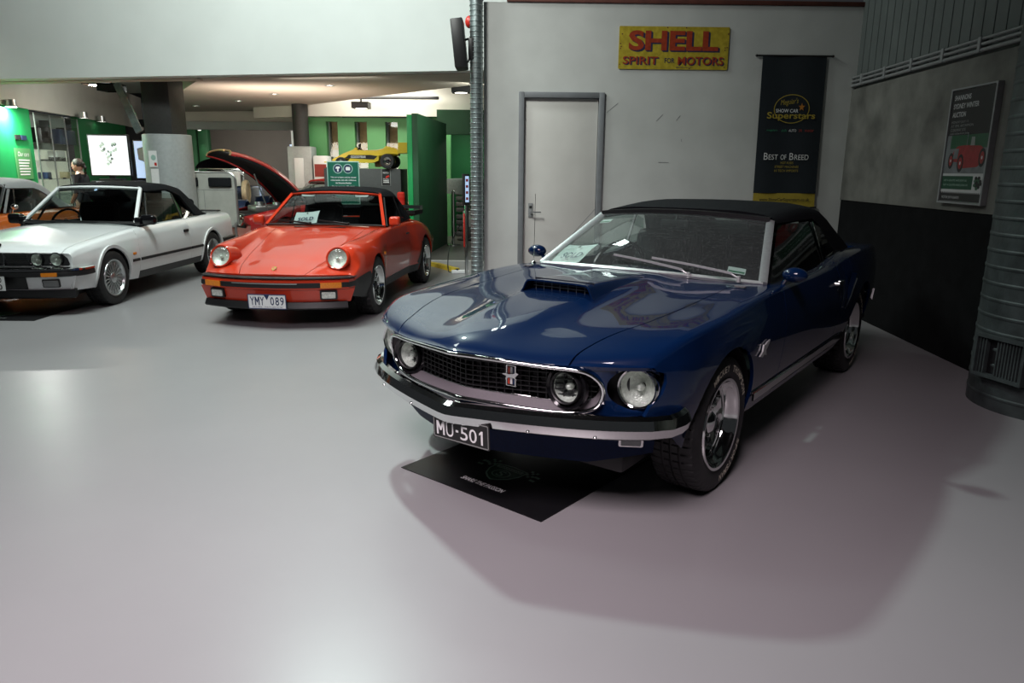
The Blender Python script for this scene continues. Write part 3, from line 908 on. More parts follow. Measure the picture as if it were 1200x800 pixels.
def place_wheels(root, proto, axle_f, axle_r, tf, tr, R, protor=None, yaw_front=0.0):
    """proto wheel faces +x (left side of car); copies for the other three corners"""
    first = True
    for (y, t, pr) in ((0.0, tf, proto), (axle_r, tr, protor or proto)):
        for s in (1, -1):
            if pr.get('used'):
                w = copy_tree(pr, root)
                if 'used' in w: del w['used']
            else:
                w = pr; pr['used'] = 1
            w.parent = root
            w.location = (s * t, y, R if not isinstance(R, tuple) else (R[0] if y == 0 else R[1]))
            w.rotation_euler = (0.35 if s > 0 else -.2, 0, 0 if s > 0 else PI)
    for pr in (proto, protor):
        if pr and 'used' in pr: del pr['used']

def arch_path(yc, zc, R, z0, n=22):
    """from the rear foot of the arch over the top to the front foot when reversed; returns front->rear"""
    a0 = math.asin(max(-1, min(1, (z0 - zc) / R)))
    return [(yc - R * math.cos(a), zc + R * math.sin(a)) for a in np.linspace(a0, PI - a0, n)]

def flank(S, yz, vhi):
    y = np.array([p[0] for p in yz]); z = np.array([p[1] for p in yz])
    v = S.vz(y, z, vhi)
    return list(zip(y, v))

def quad_glass(name, base, head, bulge, m, parent, n=14, k=8, thick=0.004, label=None):
    def f(u, v):
        s = u * 2 - 1
        p = Vector(base(s)) * (1 - v) + Vector(head(s)) * v
        q = Vector((0, -.45, .55)).normalized() * bulge * (1 - s * s) * 4 * v * (1 - v)
        return p + q
    mb = MB().grid(f, n, k)
    return mb.build(name, m, parent, angle=180, label=label), f

def window_frame(name, f, m, parent, prof, n=16, sides='btlr', up=(0, -.5, .85)):
    mb = MB()
    if 'b' in sides: mb.sweep([f(i / n, 0) for i in range(n + 1)], prof, up)
    if 't' in sides: mb.sweep([f(i / n, 1) for i in range(n + 1)], prof, up)
    if 'l' in sides: mb.sweep([f(0, i / n) for i in range(n + 1)], prof, up)
    if 'r' in sides: mb.sweep([f(1, i / n) for i in range(n + 1)], prof, up)
    return mb.build(name, m, parent)

def make_seat(root, x, y, z, m, w=.50, head=True, name='seat', lean=.22):
    mb = MB()
    mb.box(x - w / 2, x + w / 2, y - .27, y + .25, z, z + .17, .05, 3)
    T = Matrix.Translation((x, y + .24, z + .12)) @ Matrix.Rotation(-lean, 4, 'X')
    mb.box(-w / 2, w / 2, -.06, .08, 0, .56, .05, 3, M=T)
    mb.box(-w / 2 + .05, w / 2 - .05, -.09, .0, .05, .50, .03, 2, M=T)
    if head:
        mb.box(-.13, .13, -.05, .05, .58, .74, .04, 3, M=T)
    return mb.build(name, m, root)

def make_steering(root, x, y, z, r, m, tilt=1.15):
    mb = MB()
    T = Matrix.Translation((x, y, z)) @ Matrix.Rotation(tilt, 4, 'X')
    path = [T @ Vector((r * math.cos(2 * PI * k / 32), r * math.sin(2 * PI * k / 32), 0)) for k in range(32)]
    mb.tube(path, .014, 8, True, up=T.to_3x3() @ Vector((0, 0, 1)))
    for a in (PI * .0, PI * 1.0, PI * 1.5):
        mb.cyl(T @ Vector((0, 0, -.02)), T @ Vector((r * math.cos(a), r * math.sin(a), 0)), .012, .010, 8)
    mb.cyl(T @ Vector((0, 0, -.05)), T @ Vector((0, 0, .02)), .06, .05, 16)
    mb.cyl(T @ Vector((0, 0, -.35)), T @ Vector((0, 0, -.05)), .03, .03, 10)
    return mb.build('steering_wheel', m, root)

def wheel_well(root, y, z, R, x0, x1, m):
    for s in (1, -1):
        mb = MB()
        a0, a1 = .10, PI - .10
        P = [(y - R * math.cos(a), z + R * math.sin(a)) for a in np.linspace(a0, a1, 20)]
        V = [(s * x0, p[0], p[1]) for p in P] + [(s * x1, p[0], p[1]) for p in P]
        n = len(P)
        mb.add(V, [(k, k + 1, n + k + 1, n + k) for k in range(n - 1)] + [tuple(range(n))])
        mb.build('wheel_well', m, root)

def round_lamp(root, name, c, r, m_ring, depth=.05, nrm=(0, -1, 0), lens='lens', dome=.018, ring=.012, deep=.07):
    """bowl reflector with chrome ring (sub-part) and domed lens (sub-part); faces nrm"""
    n = Vector(nrm).normalized()
    q = n.to_track_quat('Z', 'Y').to_matrix().to_4x4()
    T = Matrix.Translation(c) @ q
    b = MB().lathe([(-deep, .012), (-deep * .95, r * .35), (-deep * .7, r * .7), (-deep * .25, r * .95), (0, r)], 28, 'z', T)
    b.ball((0, 0, -deep * .55), .018, .018, .026, 12, 8, T)
    bowl = b.build(name, M['reflector'], root)
    MB().lathe([(-.02, r + ring), (.004, r + ring), (.010, r + ring * .5), (.006, r - .002), (-.01, r - .003)], 32, 'z', T).build('lamp_ring', m_ring, bowl)
    g = MB()
    g.lathe([(dome * math.cos(t) + .0, r * math.sin(t)) for t in np.linspace(PI / 2, 0.02, 7)], 28, 'z', T)
    g.build('lens', M[lens], bowl)
    return bowl

# ================================================================== the blue convertible
def build_blue():
    root = empty('convertible_car', (0.327, 3.846, 0), -0.639461, 'dark blue classic convertible with black soft top and white-lettered tyres', 'car')
    P = M['blue']
    yF, yR = -.99, 3.74
    Y = [-.99, -.93, -.80, -.60, -.30, .0, .30, .60, 1.0, 1.5, 1.85, 2.10, 2.40, 2.743, 3.20, 3.60, 3.74]
    def ln(xs, zs):
        # xs, zs : lists of (y,value)
        xk, xv = zip(*xs); zk, zv = zip(*zs)
        return [(y, float(pchip(xk, xv, y)), float(pchip(zk, zv, y))) for y in Y]
    zb = [(-.99, .455), (-.6, .42), (-.42, .37), (-.3, .30), (.6, .285), (2.2, .285), (2.74, .30), (3.2, .36), (3.74, .43)]
    def up(d): return [(y, z + d) for y, z in zb]
    L = [
        ln([(-.99, .745), (-.6, .80), (-.3, .825), (0, .83), (2.1, .83), (2.74, .835), (3.3, .81), (3.74, .72)], zb),
        ln([(-.99, .765), (-.6, .83), (-.3, .855), (0, .862), (2.1, .862), (2.4, .868), (2.74, .865), (3.3, .84), (3.74, .75)], [(-.99, .52), (-.6, .49), (-.3, .44), (0, .40), (2.2, .40), (2.74, .41), (3.74, .50)]),
        ln([(-.99, .782), (-.6, .848), (-.3, .874), (0, .884), (2.0, .884), (2.4, .902), (2.74, .90), (3.3, .86), (3.74, .775)], [(-.99, .59), (-.6, .56), (0, .54), (2.2, .54), (2.74, .56), (3.74, .60)]),
        ln([(-.99, .792), (-.6, .856), (-.3, .884), (0, .894), (1.0, .892), (2.0, .892), (2.4, .912), (2.74, .908), (3.3, .866), (3.74, .782)], [(-.99, .67), (-.6, .675), (0, .67), (2.2, .68), (2.74, .70), (3.74, .71)]),
        ln([(-.99, .795), (-.6, .850), (-.3, .872), (0, .882), (1.0, .872), (2.0, .864), (2.4, .88), (2.74, .872), (3.3, .835), (3.74, .765)], [(-.99, .725), (-.6, .775), (0, .80), (.6, .83), (1.5, .825), (2.1, .845), (2.4, .88), (2.74, .885), (3.74, .85)]),
        ln([(-.99, .788), (-.6, .834), (-.3, .850), (0, .858), (.6, .85), (1.0, .838), (2.0, .815), (2.4, .828), (2.74, .82), (3.3, .785), (3.74, .735)], [(-.99, .745), (-.93, .770), (-.8, .796), (-.53, .836), (0, .876), (.3, .898), (.6, .910), (1.3, .900), (1.77, .902), (2.05, .932), (2.4, .962), (2.74, .960), (3.3, .940), (3.74, .91)]),
        ln([(-.99, .735), (-.6, .768), (-.3, .78), (0, .785), (.6, .785), (1.0, .775), (2.0, .755), (2.4, .755), (2.74, .75), (3.3, .72), (3.74, .68)], [(-.99, .745), (-.93, .777), (-.8, .806), (-.53, .844), (0, .880), (.3, .902), (.6, .914), (1.3, .903), (1.77, .905), (2.05, .934), (2.4, .964), (2.74, .962), (3.3, .944), (3.74, .914)]),
        ln([(-.99, .495), (-.86, .51), (-.665, .545), (-.213, .62), (.3, .645), (.609, .652), (1.0, .655), (3.0, .64), (3.74, .60)], [(-.99, .742), (-.93, .776), (-.8, .806), (-.6, .838), (0, .883), (.3, .904), (.6, .918), (1.3, .905), (2.4, .95), (3.3, .948), (3.74, .918)]),
        ln([(-.99, .15), (-.81, .17), (-.15, .225), (.6, .26), (3.0, .26), (3.74, .26)], [(-.99, .758), (-.93, .796), (-.8, .828), (-.6, .855), (0, .905), (.3, .922), (.6, .934), (1.3, .93), (3.3, .955), (3.74, .922)]),
        ln([(-.99, .10), (-.81, .13), (-.15, .19), (.6, .22), (3.0, .20), (3.74, .2)], [(-.99, .761), (-.93, .801), (-.8, .836), (-.6, .866), (0, .918), (.3, .930), (.6, .940), (1.3, .935), (3.3, .957), (3.74, .924)]),
        ln([(-.99, .0), (3.74, .0)], [(-.99, .764), (-.93, .805), (-.8, .840), (-.6, .870), (0, .924), (.3, .937), (.6, .945), (1.3, .94), (3.3, .960), (3.74, .926)]),
    ]
    def front(x): return pchip([0, .30, .52, .65, .79, .92], [-.995, -.90, -.815, -.75, -.655, -.53], np.sqrt(np.asarray(x, float)**2 + .0006))
    def off(y, x):
        w = np.clip((-.36 - y) / .63, 0, 1.0)**1.35
        return (front(x) + .995) * w
    S = Surf(L, off)
    k = S.k; V2 = 2 * S.vmax
    vh, vb = k[7], k[6]
    ZC, RA = .335, .385
    fa = arch_path(0, ZC, RA, .292); ra = arch_path(2.743, ZC, RA, .305)
    yd0, yd1 = .80, 2.02
    g = .0025
    # front wing
    poly = [(yF, vh - g), (yF, k[5]), (yF + .03, k[4]), (yF + .15, (k[3] + k[4]) / 2), (yF + .17, k[3]), (yF + .14, (k[2] + k[3]) / 2), (yF + .03, k[2] - .02), (yF, k[1]), (yF, 0.0)] + [(y, float(v)) for y, v in zip(np.linspace(-.9, -.40, 5), [0] * 5)] + flank(S, fa, k[4]) + [(.45, 0), (yd0 - g, 0)] + \
           [(yd0 - g, k[2]), (yd0 - g, vb), (.63, vb + .05), (.615, vh - g)] + [(y, vh - g) for y in np.linspace(.55, -.98, 18)]
    sheet('front_wing', S, poly, P, root, both=True, d=(.05, .035))
    # door (to the belt) and sill
    zs = k[1] * .35
    sheet('door', S, [(yd0 + g, zs), (yd1 - .05, zs), (yd1 - g, k[1]), (yd1 + .03 - g, k[3]), (yd1 - g, vb), (yd0 + g, vb)], P, root, both=True, d=(.06, .035))
    sheet('sill', S, [(yd0 + g, 0), (yd1 + .1, 0), (yd1 + .06, zs - .006), (yd0 + g, zs - .006)], P, root, both=True, d=(.1, .03))
    for s in (1, -1):
        tr = MB()
        tr.sweep([(s * (.868), y, .375) for y in np.linspace(.40, 2.32, 8)], [(-.004, -.022), (.006, -.018), (.006, .018), (-.004, .022)])
        tr.build('sill_trim', M['chrome'], root)
    # quarter
    poly = [(yd1 + .1 + g, 0)] + flank(S, ra, k[4]) + [(3.15, 0), (3.5, 0), (yR, 0), (yR, vh), (3.05, vh), (3.0, vb), (2.4, vb), (yd1 + g, vb), (yd1 + .03 + g, k[3]), (yd1 + g, k[1]), (yd1 + .06, zs)]
    sheet('rear_wing', S, poly, P, root, both=True, d=(.06, .04))
    # bonnet, cowl, boot lid (full width)
    poly = [(y, vh + g) for y in np.linspace(yF, .55, 20)] + [(.60, vh + g)] + [(.60 - .075 * math.sin(PI * t), vh + (V2 - 2 * vh) * t) for t in np.linspace(.06, .94, 14)] + \
           [(.60, V2 - vh - g)] + [(y, V2 - vh - g) for y in np.linspace(.55, yF, 20)]
    sheet('bonnet', S, poly, P, root, d=(.045, .05))
    poly = [(.606, vh)] + [(.606 - .075 * math.sin(PI * t), vh + (V2 - 2 * vh) * t) for t in np.linspace(.06, .94, 14)] + [(.606, V2 - vh), (.64, V2 - vb), (.86, V2 - vb), (.86, vb), (.64, vb)]
    sheet('cowl', S, poly, P, root, d=(.06, .06))
    sheet('boot_lid', S, [(3.06, vh), (3.06, V2 - vh), (yR, V2 - vh), (yR, vh)], P, root, d=(.09, .09))
    # tail
    n = 24
    vv = np.linspace(0, V2, n * 2)
    tp = S.pos(np.full(n * 2, yR), vv)
    mb = MB(); mb.add([tuple(p) for p in tp], [tuple(range(n * 2))]); mb.build('tail_panel', P, root, smooth=False)
    rb = MB(); rb.sweep([(-.79, 3.60, .50), (-.77, 3.74, .50), (-.5, 3.80, .50), (0, 3.82, .50), (.5, 3.80, .50), (.77, 3.74, .50), (.79, 3.60, .50)], [(-.02, -.05), (.02, 0), (.0, .05), (-.03, .05)]); rb.build('rear_bumper', M['chrome'], root)
    for s in (1, -1):
        for q in range(3):
            MB().box(s * (.40 + q * .10) - .03, s * (.40 + q * .10) + .03, 3.735, 3.765, .62, .80, .01).build('tail_lamp', M['redlens'], root)
    # rear quarter scoop and trims
    for s in (1, -1):
        sc = MB()
        sc.add([(s * .893, 2.17, .66), (s * .905, 2.23, .84), (s * .925, 2.30, .83), (s * .912, 2.22, .65), (s * .90, 2.45, .80), (s * .90, 2.45, .70)], [(0, 1, 2, 3), (1, 4, 2), (3, 2, 4, 5)])
        sc.build('quarter_scoop', P, root, smooth=False)
    for s in (1, -1):
        tr = MB()
        tr.tube([(s * .905, 2.15, .60), (s * .918, 2.20, .68), (s * .932, 2.27, .80)], .006, 6)
        tr.build('scoop_trim', M['chrome'], root)
    wheel_well(root, 0, ZC, RA + .005, .40, .85, M['black']); wheel_well(root, 2.743, ZC, RA + .005, .40, .85, M['black'])
    MB().box(-.62, .62, -.55, 3.5, .20, .30, .02).build('underbody', M['black'], root)
    MB().box(-.40, .40, -.60, .56, .30, .70, .02).build('engine_bay', M['black'], root)

    # ---- nose: fascia panel with mouth and lamp openings
    def pocket(x, z):
        d = np.sqrt(((np.abs(x) - .715) / .115)**2 + ((z - .640) / .105)**2)
        t = np.clip(1.25 - d, 0, 1); t = np.minimum(t * 1.6, 1)
        return t * t * (3 - 2 * t)
    def F(x, z):
        sm = lambda a, b, q: (lambda t: t * t * (3 - 2 * t))(np.clip((q - a) / (b - a), 0, 1))
        rec = sm(.625, .70, np.abs(x)) * sm(.735, .705, z) * sm(.535, .575, z)
        return front(x) + .012 + np.clip(.75 - z, 0, 1) * .24 * (1 - .6 * rec) + .062 * rec
    FS = Fn(lambda x, z: (x, F(x, z), z))
    topv = S.pos(np.full(60, yF), np.linspace(k[5], V2 - k[5], 60))
    topz = lambda x: float(np.interp(x, topv[::-1, 0], topv[::-1, 2]))
    half = [(0, .750), (.20, .742), (.40, .730), (.50, .726), (.566, .712), (.607, .672), (.614, .62), (.586, .562), (.515, .530), (.40, .522), (.20, .530), (0, .540)]
    mouth = [(p.x, p.y) for p in spline([(x, z, 0) for x, z in half] + [(-x, z, 0) for x, z in half[-2:0:-1]], 5)]
    hin = [(0, .736), (.20, .728), (.40, .717), (.49, .713), (.540, .699), (.568, .666), (.573, .63), (.552, .590), (.50, .572), (.40, .565), (.20, .571), (0, .579)]
    inner = [(p.x, p.y) for p in spline([(x, z, 0) for x, z in hin] + [(-x, z, 0) for x, z in hin[-2:0:-1]], 5)]
    lamp_hole = [(.715 + .092 * math.cos(a), .640 + .092 * math.sin(a)) for a in np.linspace(0, 2 * PI, 28)[:-1]]
    lamp_l = [(-x, z) for x, z in lamp_hole]
    outer = [(x, .40) for x in np.linspace(-.73, .73, 13)] + [(.772, .55), (.788, .66), (.789, .735)] + [(x, topz(x) - .004) for x in np.linspace(.775, -.775, 31)] + [(-.789, .735), (-.788, .66), (-.772, .55)]
    sheet('nose_panel', FS, outer, P, root, holes=(mouth, lamp_hole, lamp_l), d=(.03, .03), flange=.02)
    # bright surround: lip and bevelled inner band
    lip = MB().sweep([(x, front(x) + (.75 - z) * .24 - .002, z) for x, z in mouth], circ(.0095, 8), up=(0, -1, 0.01), closed=True)
    lip.build('grille_surround', M['chrome'], root, angle=60)
    n = len(mouth)
    V = [(x, float(front(x)) + (.75 - z) * .24 + .004, z) for x, z in mouth] + [(x, float(front(x)) + .095, z) for x, z in inner]
    band = MB().add(V, [(i, (i + 1) % n, n + (i + 1) % n, n + i) for i in range(n)])
    band.build('grille_band', M['satin'], root, angle=60)
    MB().sweep([(x, front(x) + .094, z) for x, z in inner], circ(.004, 6), up=(0, -1, 0.01), closed=True).build('grille_bead', M['chrome'], root, angle=60)
    # mesh grille
    gm = MB()
    def gy(x): return float(front(x)) + .100
    inn = np.array(inner)
    for x in np.arange(-.54, .541, .036):
        zs_ = [z for z in np.arange(.55, .74, .004) if inside(inn, np.array([[x, z]]))[0]]
        if len(zs_) > 3: gm.box(x - .0022, x + .0022, gy(x) - .004, gy(x) + .02, zs_[0], zs_[-1])
    for z in np.arange(.592, .725, .0225):
        xs_ = [x for x in np.arange(-.6, .601, .02) if inside(inn, np.array([[x, z]]))[0]]
        if len(xs_) > 3: gm.sweep([(x, gy(x) + .004, z) for x in xs_], [(-.008, -.002), (.010, -.002), (.010, .002), (-.008, .002)])
    gm.build('grille_mesh', M['black'], root, smooth=False, kind='stuff')
    bk = MB().add([(x, float(front(x)) + .15, z) for x, z in [(-.66, .50), (-.3, .50), (0, .50), (.3, .50), (.66, .50), (.66, .76), (.3, .76), (0, .76), (-.3, .76), (-.66, .76)]], [(0, 1, 8, 9), (1, 2, 7, 8), (2, 3, 6, 7), (3, 4, 5, 6)])
    bk.build('grille_back', M['black'], root, smooth=False)
    # inner driving lamps in black pods
    for s in (1, -1):
        c = Vector((s * .458, float(front(.458)) + .065, .632))
        pod = MB().lathe([(.02, .098), (-.006, .100), (-.012, .094), (.0, .078), (.03, .072)], 32, 'y', Matrix.Translation(c))
        pod = pod.build('lamp_pod', M['gloss_black'], root)
        lm = round_lamp(root, 'driving_lamp', c + Vector((0, -.009, 0)), .067, M['black'], nrm=(0, -1, .02), ring=.006)
        c2 = Vector((s * .715, float(F(np.array(.715), np.array(.640))) - .006, .640))
        round_lamp(root, 'headlamp', c2, .080, M['chrome'], nrm=(s * .12, -1, .03), ring=.010)
    # badge in the mesh
    T = frame_matrix((.215, gy(.215) - .012, .655), (1, .10, 0), (0, 0, 1))
    cor = MB()
    cor.sweep([T @ Vector((x, y, 0)) for x, y in [(-.022, -.045), (.022, -.045), (.022, .045), (-.022, .045)]], [(-.003, -.003), (.003, -.003), (.003, .004), (-.003, .004)], up=T.to_3x3() @ Vector((0, 0, 1)), closed=True)
    bd = cor.build('badge', M['chrome'], root, smooth=False)
    hs = MB().prism([(-.045, .004), (-.025, .010), (-.01, .006), (.012, .010), (.028, .018), (.040, .012), (.030, .004), (.022, -.006), (.034, -.016), (.014, -.008), (-.012, -.008), (-.026, -.018), (-.022, -.002)], .002, .007, T)
    hs.build('badge_horse', M['chrome'], bd, smooth=False)
    st = MB()
    for q, mm in ((-.012, 'red'), (0, 'white_print'), (.012, 'blue')):
        MB().box(q - .005, q + .005, -.038, .038, -.001, .001, M=T).build('badge_stripe', M[mm], bd, smooth=False)
    # bumper
    def by(x): return float(front(x)) - .028
    xs = list(np.linspace(-.80, .80, 45))
    path = [(-.876, -.475, .500), (-.880, -.54, .498), (-.862, -.605, .494)] + [(x, by(x), .488 + .004 * abs(x)) for x in xs] + [(.862, -.605, .494), (.880, -.54, .498), (.876, -.475, .500)]
    prof = [(.035, .048), (.012, .050), (-.008, .036), (-.020, .006), (-.023, -.002), (-.018, -.012), (-.008, -.042), (.004, -.050), (.03, -.046), (.012, -.036), (.0, -.004), (.014, .036)]
    prof = [(-a, b) for a, b in prof]
    MB().sweep(path, prof, (0, 0, 1)).build('front_bumper', M['chrome'], root, angle=28)
    for x in (-.62, -.30, .36, .62): MB().ball((x, by(x) - .012, .452), .009, .006, .006, 10, 6).build('bumper_bolt', M['chrome'], root)
    # valance
    def VF(x, z): return front(x) + .095 + (.45 - z)**1.0 * .35
    VS = Fn(lambda x, z: (x, VF(x, z), z))
    vo = [(x, .27 + .08 * max(0, abs(x) - .5) / .3) for x in np.linspace(-.76, .76, 25)] + [(.78, .45), (.4, .455), (-.4, .455), (-.78, .45)]
    sheet('front_valance', VS, vo, M['blue_shaded'], root, d=(.05, .04), flange=.015)
    for s in (1, -1):
        lf = MB(); T = frame_matrix((s * .69, float(VF(.69, .40)) - .006, .40), (1, s * .62, 0), (0, -.35, 1))
        lf.prism(rrect(.105, .050, .008), 0, .012, T)
        t_ = lf.build('indicator', M['chrome'], root)
        MB().prism(rrect(.085, .034, .006), .0121, .0145, T).build('indicator_lens', M['grey_mid'], t_)
    # plate
    T = frame_matrix((.047, -.985, .404), (1, .02, 0), (0, -.05, 1))
    pl = MB().prism(rrect(.318, .118, .008), -.004, .0, T).build('number_plate', M['ink_black'], root)
    MB().sweep([T @ Vector((x, y, 0)) for x, y in rrect(.306, .106, .006)], [(-.002, -.001), (.002, -.001), (.002, .0022), (-.002, .0022)], up=T.to_3x3() @ Vector((0, 0, 1)), closed=True).build('plate_border', M['grey_print'], pl)
    tx = MB()
    for ch, cx in (('M', -.115), ('U', -.062), ('5', .020), ('0', .070), ('1', .118)):
        if ch == '1': tx.prism([(cx - .004, -.040), (cx + .006, -.040), (cx + .006, .024), (cx - .003, .024), (cx - .014, .012), (cx - .014, .003), (cx - .004, .010)], .0005, .0016, T)
        elif ch == 'M': letter_m(tx, T, .046, .064, cx, -.008)
        else: text(tx, ch, T, .042, .064, cx, -.008, bold=.004)
    tx.box(-.027, -.013, -.010, .0, .0, .0016, M=T)
    text(tx, 'N.S.W.', T, .045, .010, -.03, .040)
    tx.build('plate_lettering', M['white_print'], pl, smooth=False)

    # ---- bonnet scoop
    def hz(x, y):
        vv = np.linspace(vh - .1, S.vmax, 60)
        p = S.pos(np.full(60, y), vv)
        return float(np.interp(abs(x), p[::-1, 0], p[::-1, 2]))
    def hh(y): return .052 * max(0, 1 - ((y + .16) / .72))**1.0 if y > -.16 else .052
    def sp(u, v):
        y = -.17 + u * .68
        a = v * 2 - 1
        wb = .222 - .035 * u; wt = .180 - .03 * u
        t = min(1, (1 - abs(a)) / .16)
        x = math.copysign(wb + (wt - wb) * t, a) if abs(a) > .84 else a / .84 * wt
        e = t * t * (3 - 2 * t)
        return (x, y - (0 if t < 1 else .0), hz(x, y) - .003 + hh(y) * e + .002)
    MB().grid(sp, 18, 36).build('bonnet_scoop', P, root, angle=50)
    sc = MB()
    rimp = [sp(0, v) for v in np.linspace(0, 1, 37)]
    sc.sweep(rimp, [(-.004, -.006), (.004, -.006), (.004, .003), (-.004, .003)], up=(0, -1, .2))
    sc.build('scoop_lip', P, root)
    dk = MB()
    dk.add([(-.20, -.10, hz(.2, -.1) - .01), (.20, -.10, hz(.2, -.1) - .01), (.18, -.10, hz(0, -.1) + .05), (-.18, -.10, hz(0, -.1) + .05)], [(0, 1, 2, 3)])
    dk.build('scoop_mouth', M['black'], root, smooth=False)
    gb = MB()
    for x in np.linspace(-.15, .15, 7): gb.cyl((x, -.135, hz(x, -.14)), (x, -.135, hz(x, -.14) + .046), .0018, None, 6)
    for q in (.018, .034): gb.cyl((-.165, -.135, hz(.16, -.14) + q), (.165, -.135, hz(.16, -.14) + q), .0018, None, 6)
    gb.build('scoop_grille', M['galv'], root)

    # ---- windscreen
    base = lambda s: (.745 * s, .615 + .175 * s * s, .946 - .032 * s * s)
    head = lambda s: (.590 * s, 1.275 + .05 * s * s, 1.252 - .030 * s * s)
    ws, f = quad_glass('windscreen', base, head, .035, M['glass'], root)
    window_frame('windscreen_frame', f, M['wiper'], root, [(-.012, -.006), (.012, -.006), (.012, .010), (-.012, .010)], sides='bt')
    for s, sd in ((1, 'r'), (-1, 'l')):
        ap = MB().sweep([f(1 if s > 0 else 0, t) for t in np.linspace(0, 1, 8)], [(-.026, -.022), (.022, -.016), (.026, .004), (.010, .014), (-.022, .012)], (0, -.5, .8))
        ap.build('screen_pillar', M['pillar'], root)
    MB().sweep([Vector(head(s)) + Vector((0, -.006, .014)) for s in np.linspace(-1, 1, 14)], [(-.03, -.014), (.014, -.014), (.014, .012), (-.03, .014)]).build('header_rail', M['black'], root)
    # papers in the windscreen
    def onscreen(u, v, lift): return Vector(f(u, v)) + Vector((0, .45, -.55)).normalized() * lift
    # rolled instruments
    MB().box(-.74, .74, .80, 1.02, .66, .90, .05, 3).build('dashboard', M['interior'], root)
    MB().box(-.70, .70, .80, 2.95, .26, .36, .02).build('cabin_floor', M['interior'], root)
    inn_ = MB()
    for s in (1, -1): MB().box(s * .79 - .02, s * .79 + .0, .85, 2.9, .30, .89, .01).build('door_card', M['interior'], root)
    inn_.box(-.78, .78, 2.75, 2.95, .30, .93, .02)
    inn_.build('cabin_lining', M['interior'], root)
    for s in (1, -1): make_seat(root, s * .36, 1.60, .42, M['interior'], .52, True)
    make_seat(root, 0, 2.40, .46, M['interior'], 1.15, False, 'rear_seat')
    make_steering(root, -.36, 1.14, .88, .19, M['gloss_black'], 1.05)
    mm = MB().box(-.10, .10, 1.22, 1.25, 1.16, 1.215, .01); mm.cyl((0, 1.235, 1.20), (0, 1.28, 1.25), .006); mm.build('rear_view_mirror', M['black'], root)
    # wipers
    for x0, x1, yq in ((.36, -.10, .645), (.645, .155, .665)):
        w = MB()
        a, b = Vector((x0, .645 + .09 * x0 * x0, .948)), Vector((x1, .645, 1.005))
        mid = (a + b) / 2 + Vector((.02, -.03, .024))
        w.tube([a, a + Vector((-.05, -.012, .028)), mid], .006, 6)
        w.sweep([mid + (b - a) * (t - .42) * .95 + Vector((0, -.002, .004 * math.sin(PI * t))) for t in np.linspace(0, 1, 6)], [(-.004, -.006), (.004, -.006), (.004, .006), (-.004, .006)])
        w.cyl(a - Vector((0, 0, .02)), a + Vector((0, 0, .012)), .014, .011, 10)
        w.build('wiper', M['wiper'], root)
    for s in (1, -1):
        lv = MB().box(s * .70 - .03, s * .70 + .03, .545, .575, hz(.64, .55) + .002, hz(.64, .55) + .008, .002)
        lv.build('washer_jet', M['satin'], root)
    # aerial
    ar = MB(); ar.cyl((-.805, .775, .895), (-.805, .785, 1.37), .0022, .0015, 6); ar.lathe([(0, .022), (.008, .018), (.022, .006)], 12, 'z', Matrix.Translation((-.805, .775, .905)))
    ar.build('aerial', M['chrome'], root)
    # mirrors
    for s in (1, -1):
        mi = MB()
        yy, zz = (.90, .965) if s > 0 else (.93, .975)
        mi.ball((s * .885, yy, zz), .070, .050, .042, 20, 12)
        mi.cyl((s * .82, yy + .01, .905), (s * .855, yy, zz), .012, .016, 8)
        mi.build('door_mirror', P, root)
    for s in (1, -1):
        hd = MB()
        hd.sweep([(s * .905, y, .80 + .0 * y) for y in np.linspace(1.87, 2.0, 5)], [(-.008, -.010), (.008, -.010), (.008, .010), (-.008, .010)])
        hd.cyl((s * .88, 1.88, .80), (s * .91, 1.88, .80), .016, .012, 10); hd.cyl((s * .88, 1.99, .80), (s * .91, 1.99, .80), .016, .012, 10)
        hd.cyl((s * .88, 1.95, .755), (s * .888, 1.95, .755), .010, .010, 10)
        hd.build('door_handle', M['chrome'], root)
    # side badge
    for s in (1,):
        T = frame_matrix((s * .897, .42, .628), (0, 1, 0), (0, 0, 1))
        b_ = MB().prism([(-.07, -.02), (-.03, .0), (-.02, .035), (.0, .03), (.03, .04), (.075, .045), (.05, .02), (.02, .0), (.03, -.03), (.0, -.015), (-.03, -.03)], 0, .008, T)
        b_.build('wing_badge', M['wiper'], root, smooth=False)
    # ---- soft top
    T_ = Surf([
        [(1.26, .742, .90), (1.9, .752, .905), (2.4, .755, .945), (2.8, .74, .955), (3.06, .66, .955)],
        [(1.26, .69, 1.05), (1.9, .705, 1.06), (2.4, .705, 1.075), (2.8, .69, 1.02), (3.06, .62, .962)],
        [(1.26, .625, 1.205), (1.9, .655, 1.210), (2.4, .645, 1.185), (2.8, .63, 1.075), (3.06, .58, .966)],
        [(1.26, .585, 1.243), (1.9, .615, 1.268), (2.4, .60, 1.240), (2.8, .58, 1.11), (3.06, .53, .97)],
        [(1.26, .46, 1.270), (1.9, .48, 1.308), (2.4, .47, 1.285), (2.8, .45, 1.14), (3.06, .42, .975)],
        [(1.26, .22, 1.282), (1.9, .22, 1.322), (2.4, .22, 1.30), (2.8, .2, 1.155), (3.06, .2, .98)],
        [(1.26, 0, 1.284), (1.9, 0, 1.325), (2.4, 0, 1.303), (2.8, 0, 1.16), (3.06, 0, .98)],
    ], lambda y, x: .05 * (x / .6)**2 * np.clip((2.2 - y), 0, 1))
    kt = T_.k; W2 = 2 * T_.vmax
    side = [(1.315, kt[2] + .01), (2.02, kt[2] + .005), (2.12, kt[2] - .03), (2.24, kt[1]), (2.36, .01), (3.05, .01)]
    poly = side + [(3.05, W2 - .01)] + [(y, W2 - v) for y, v in side[::-1][1:]]
    c_ = W2 / 2; rw = [(2.56, c_ - .40), (2.90, c_ - .36), (2.90, c_ + .36), (2.56, c_ + .40)]
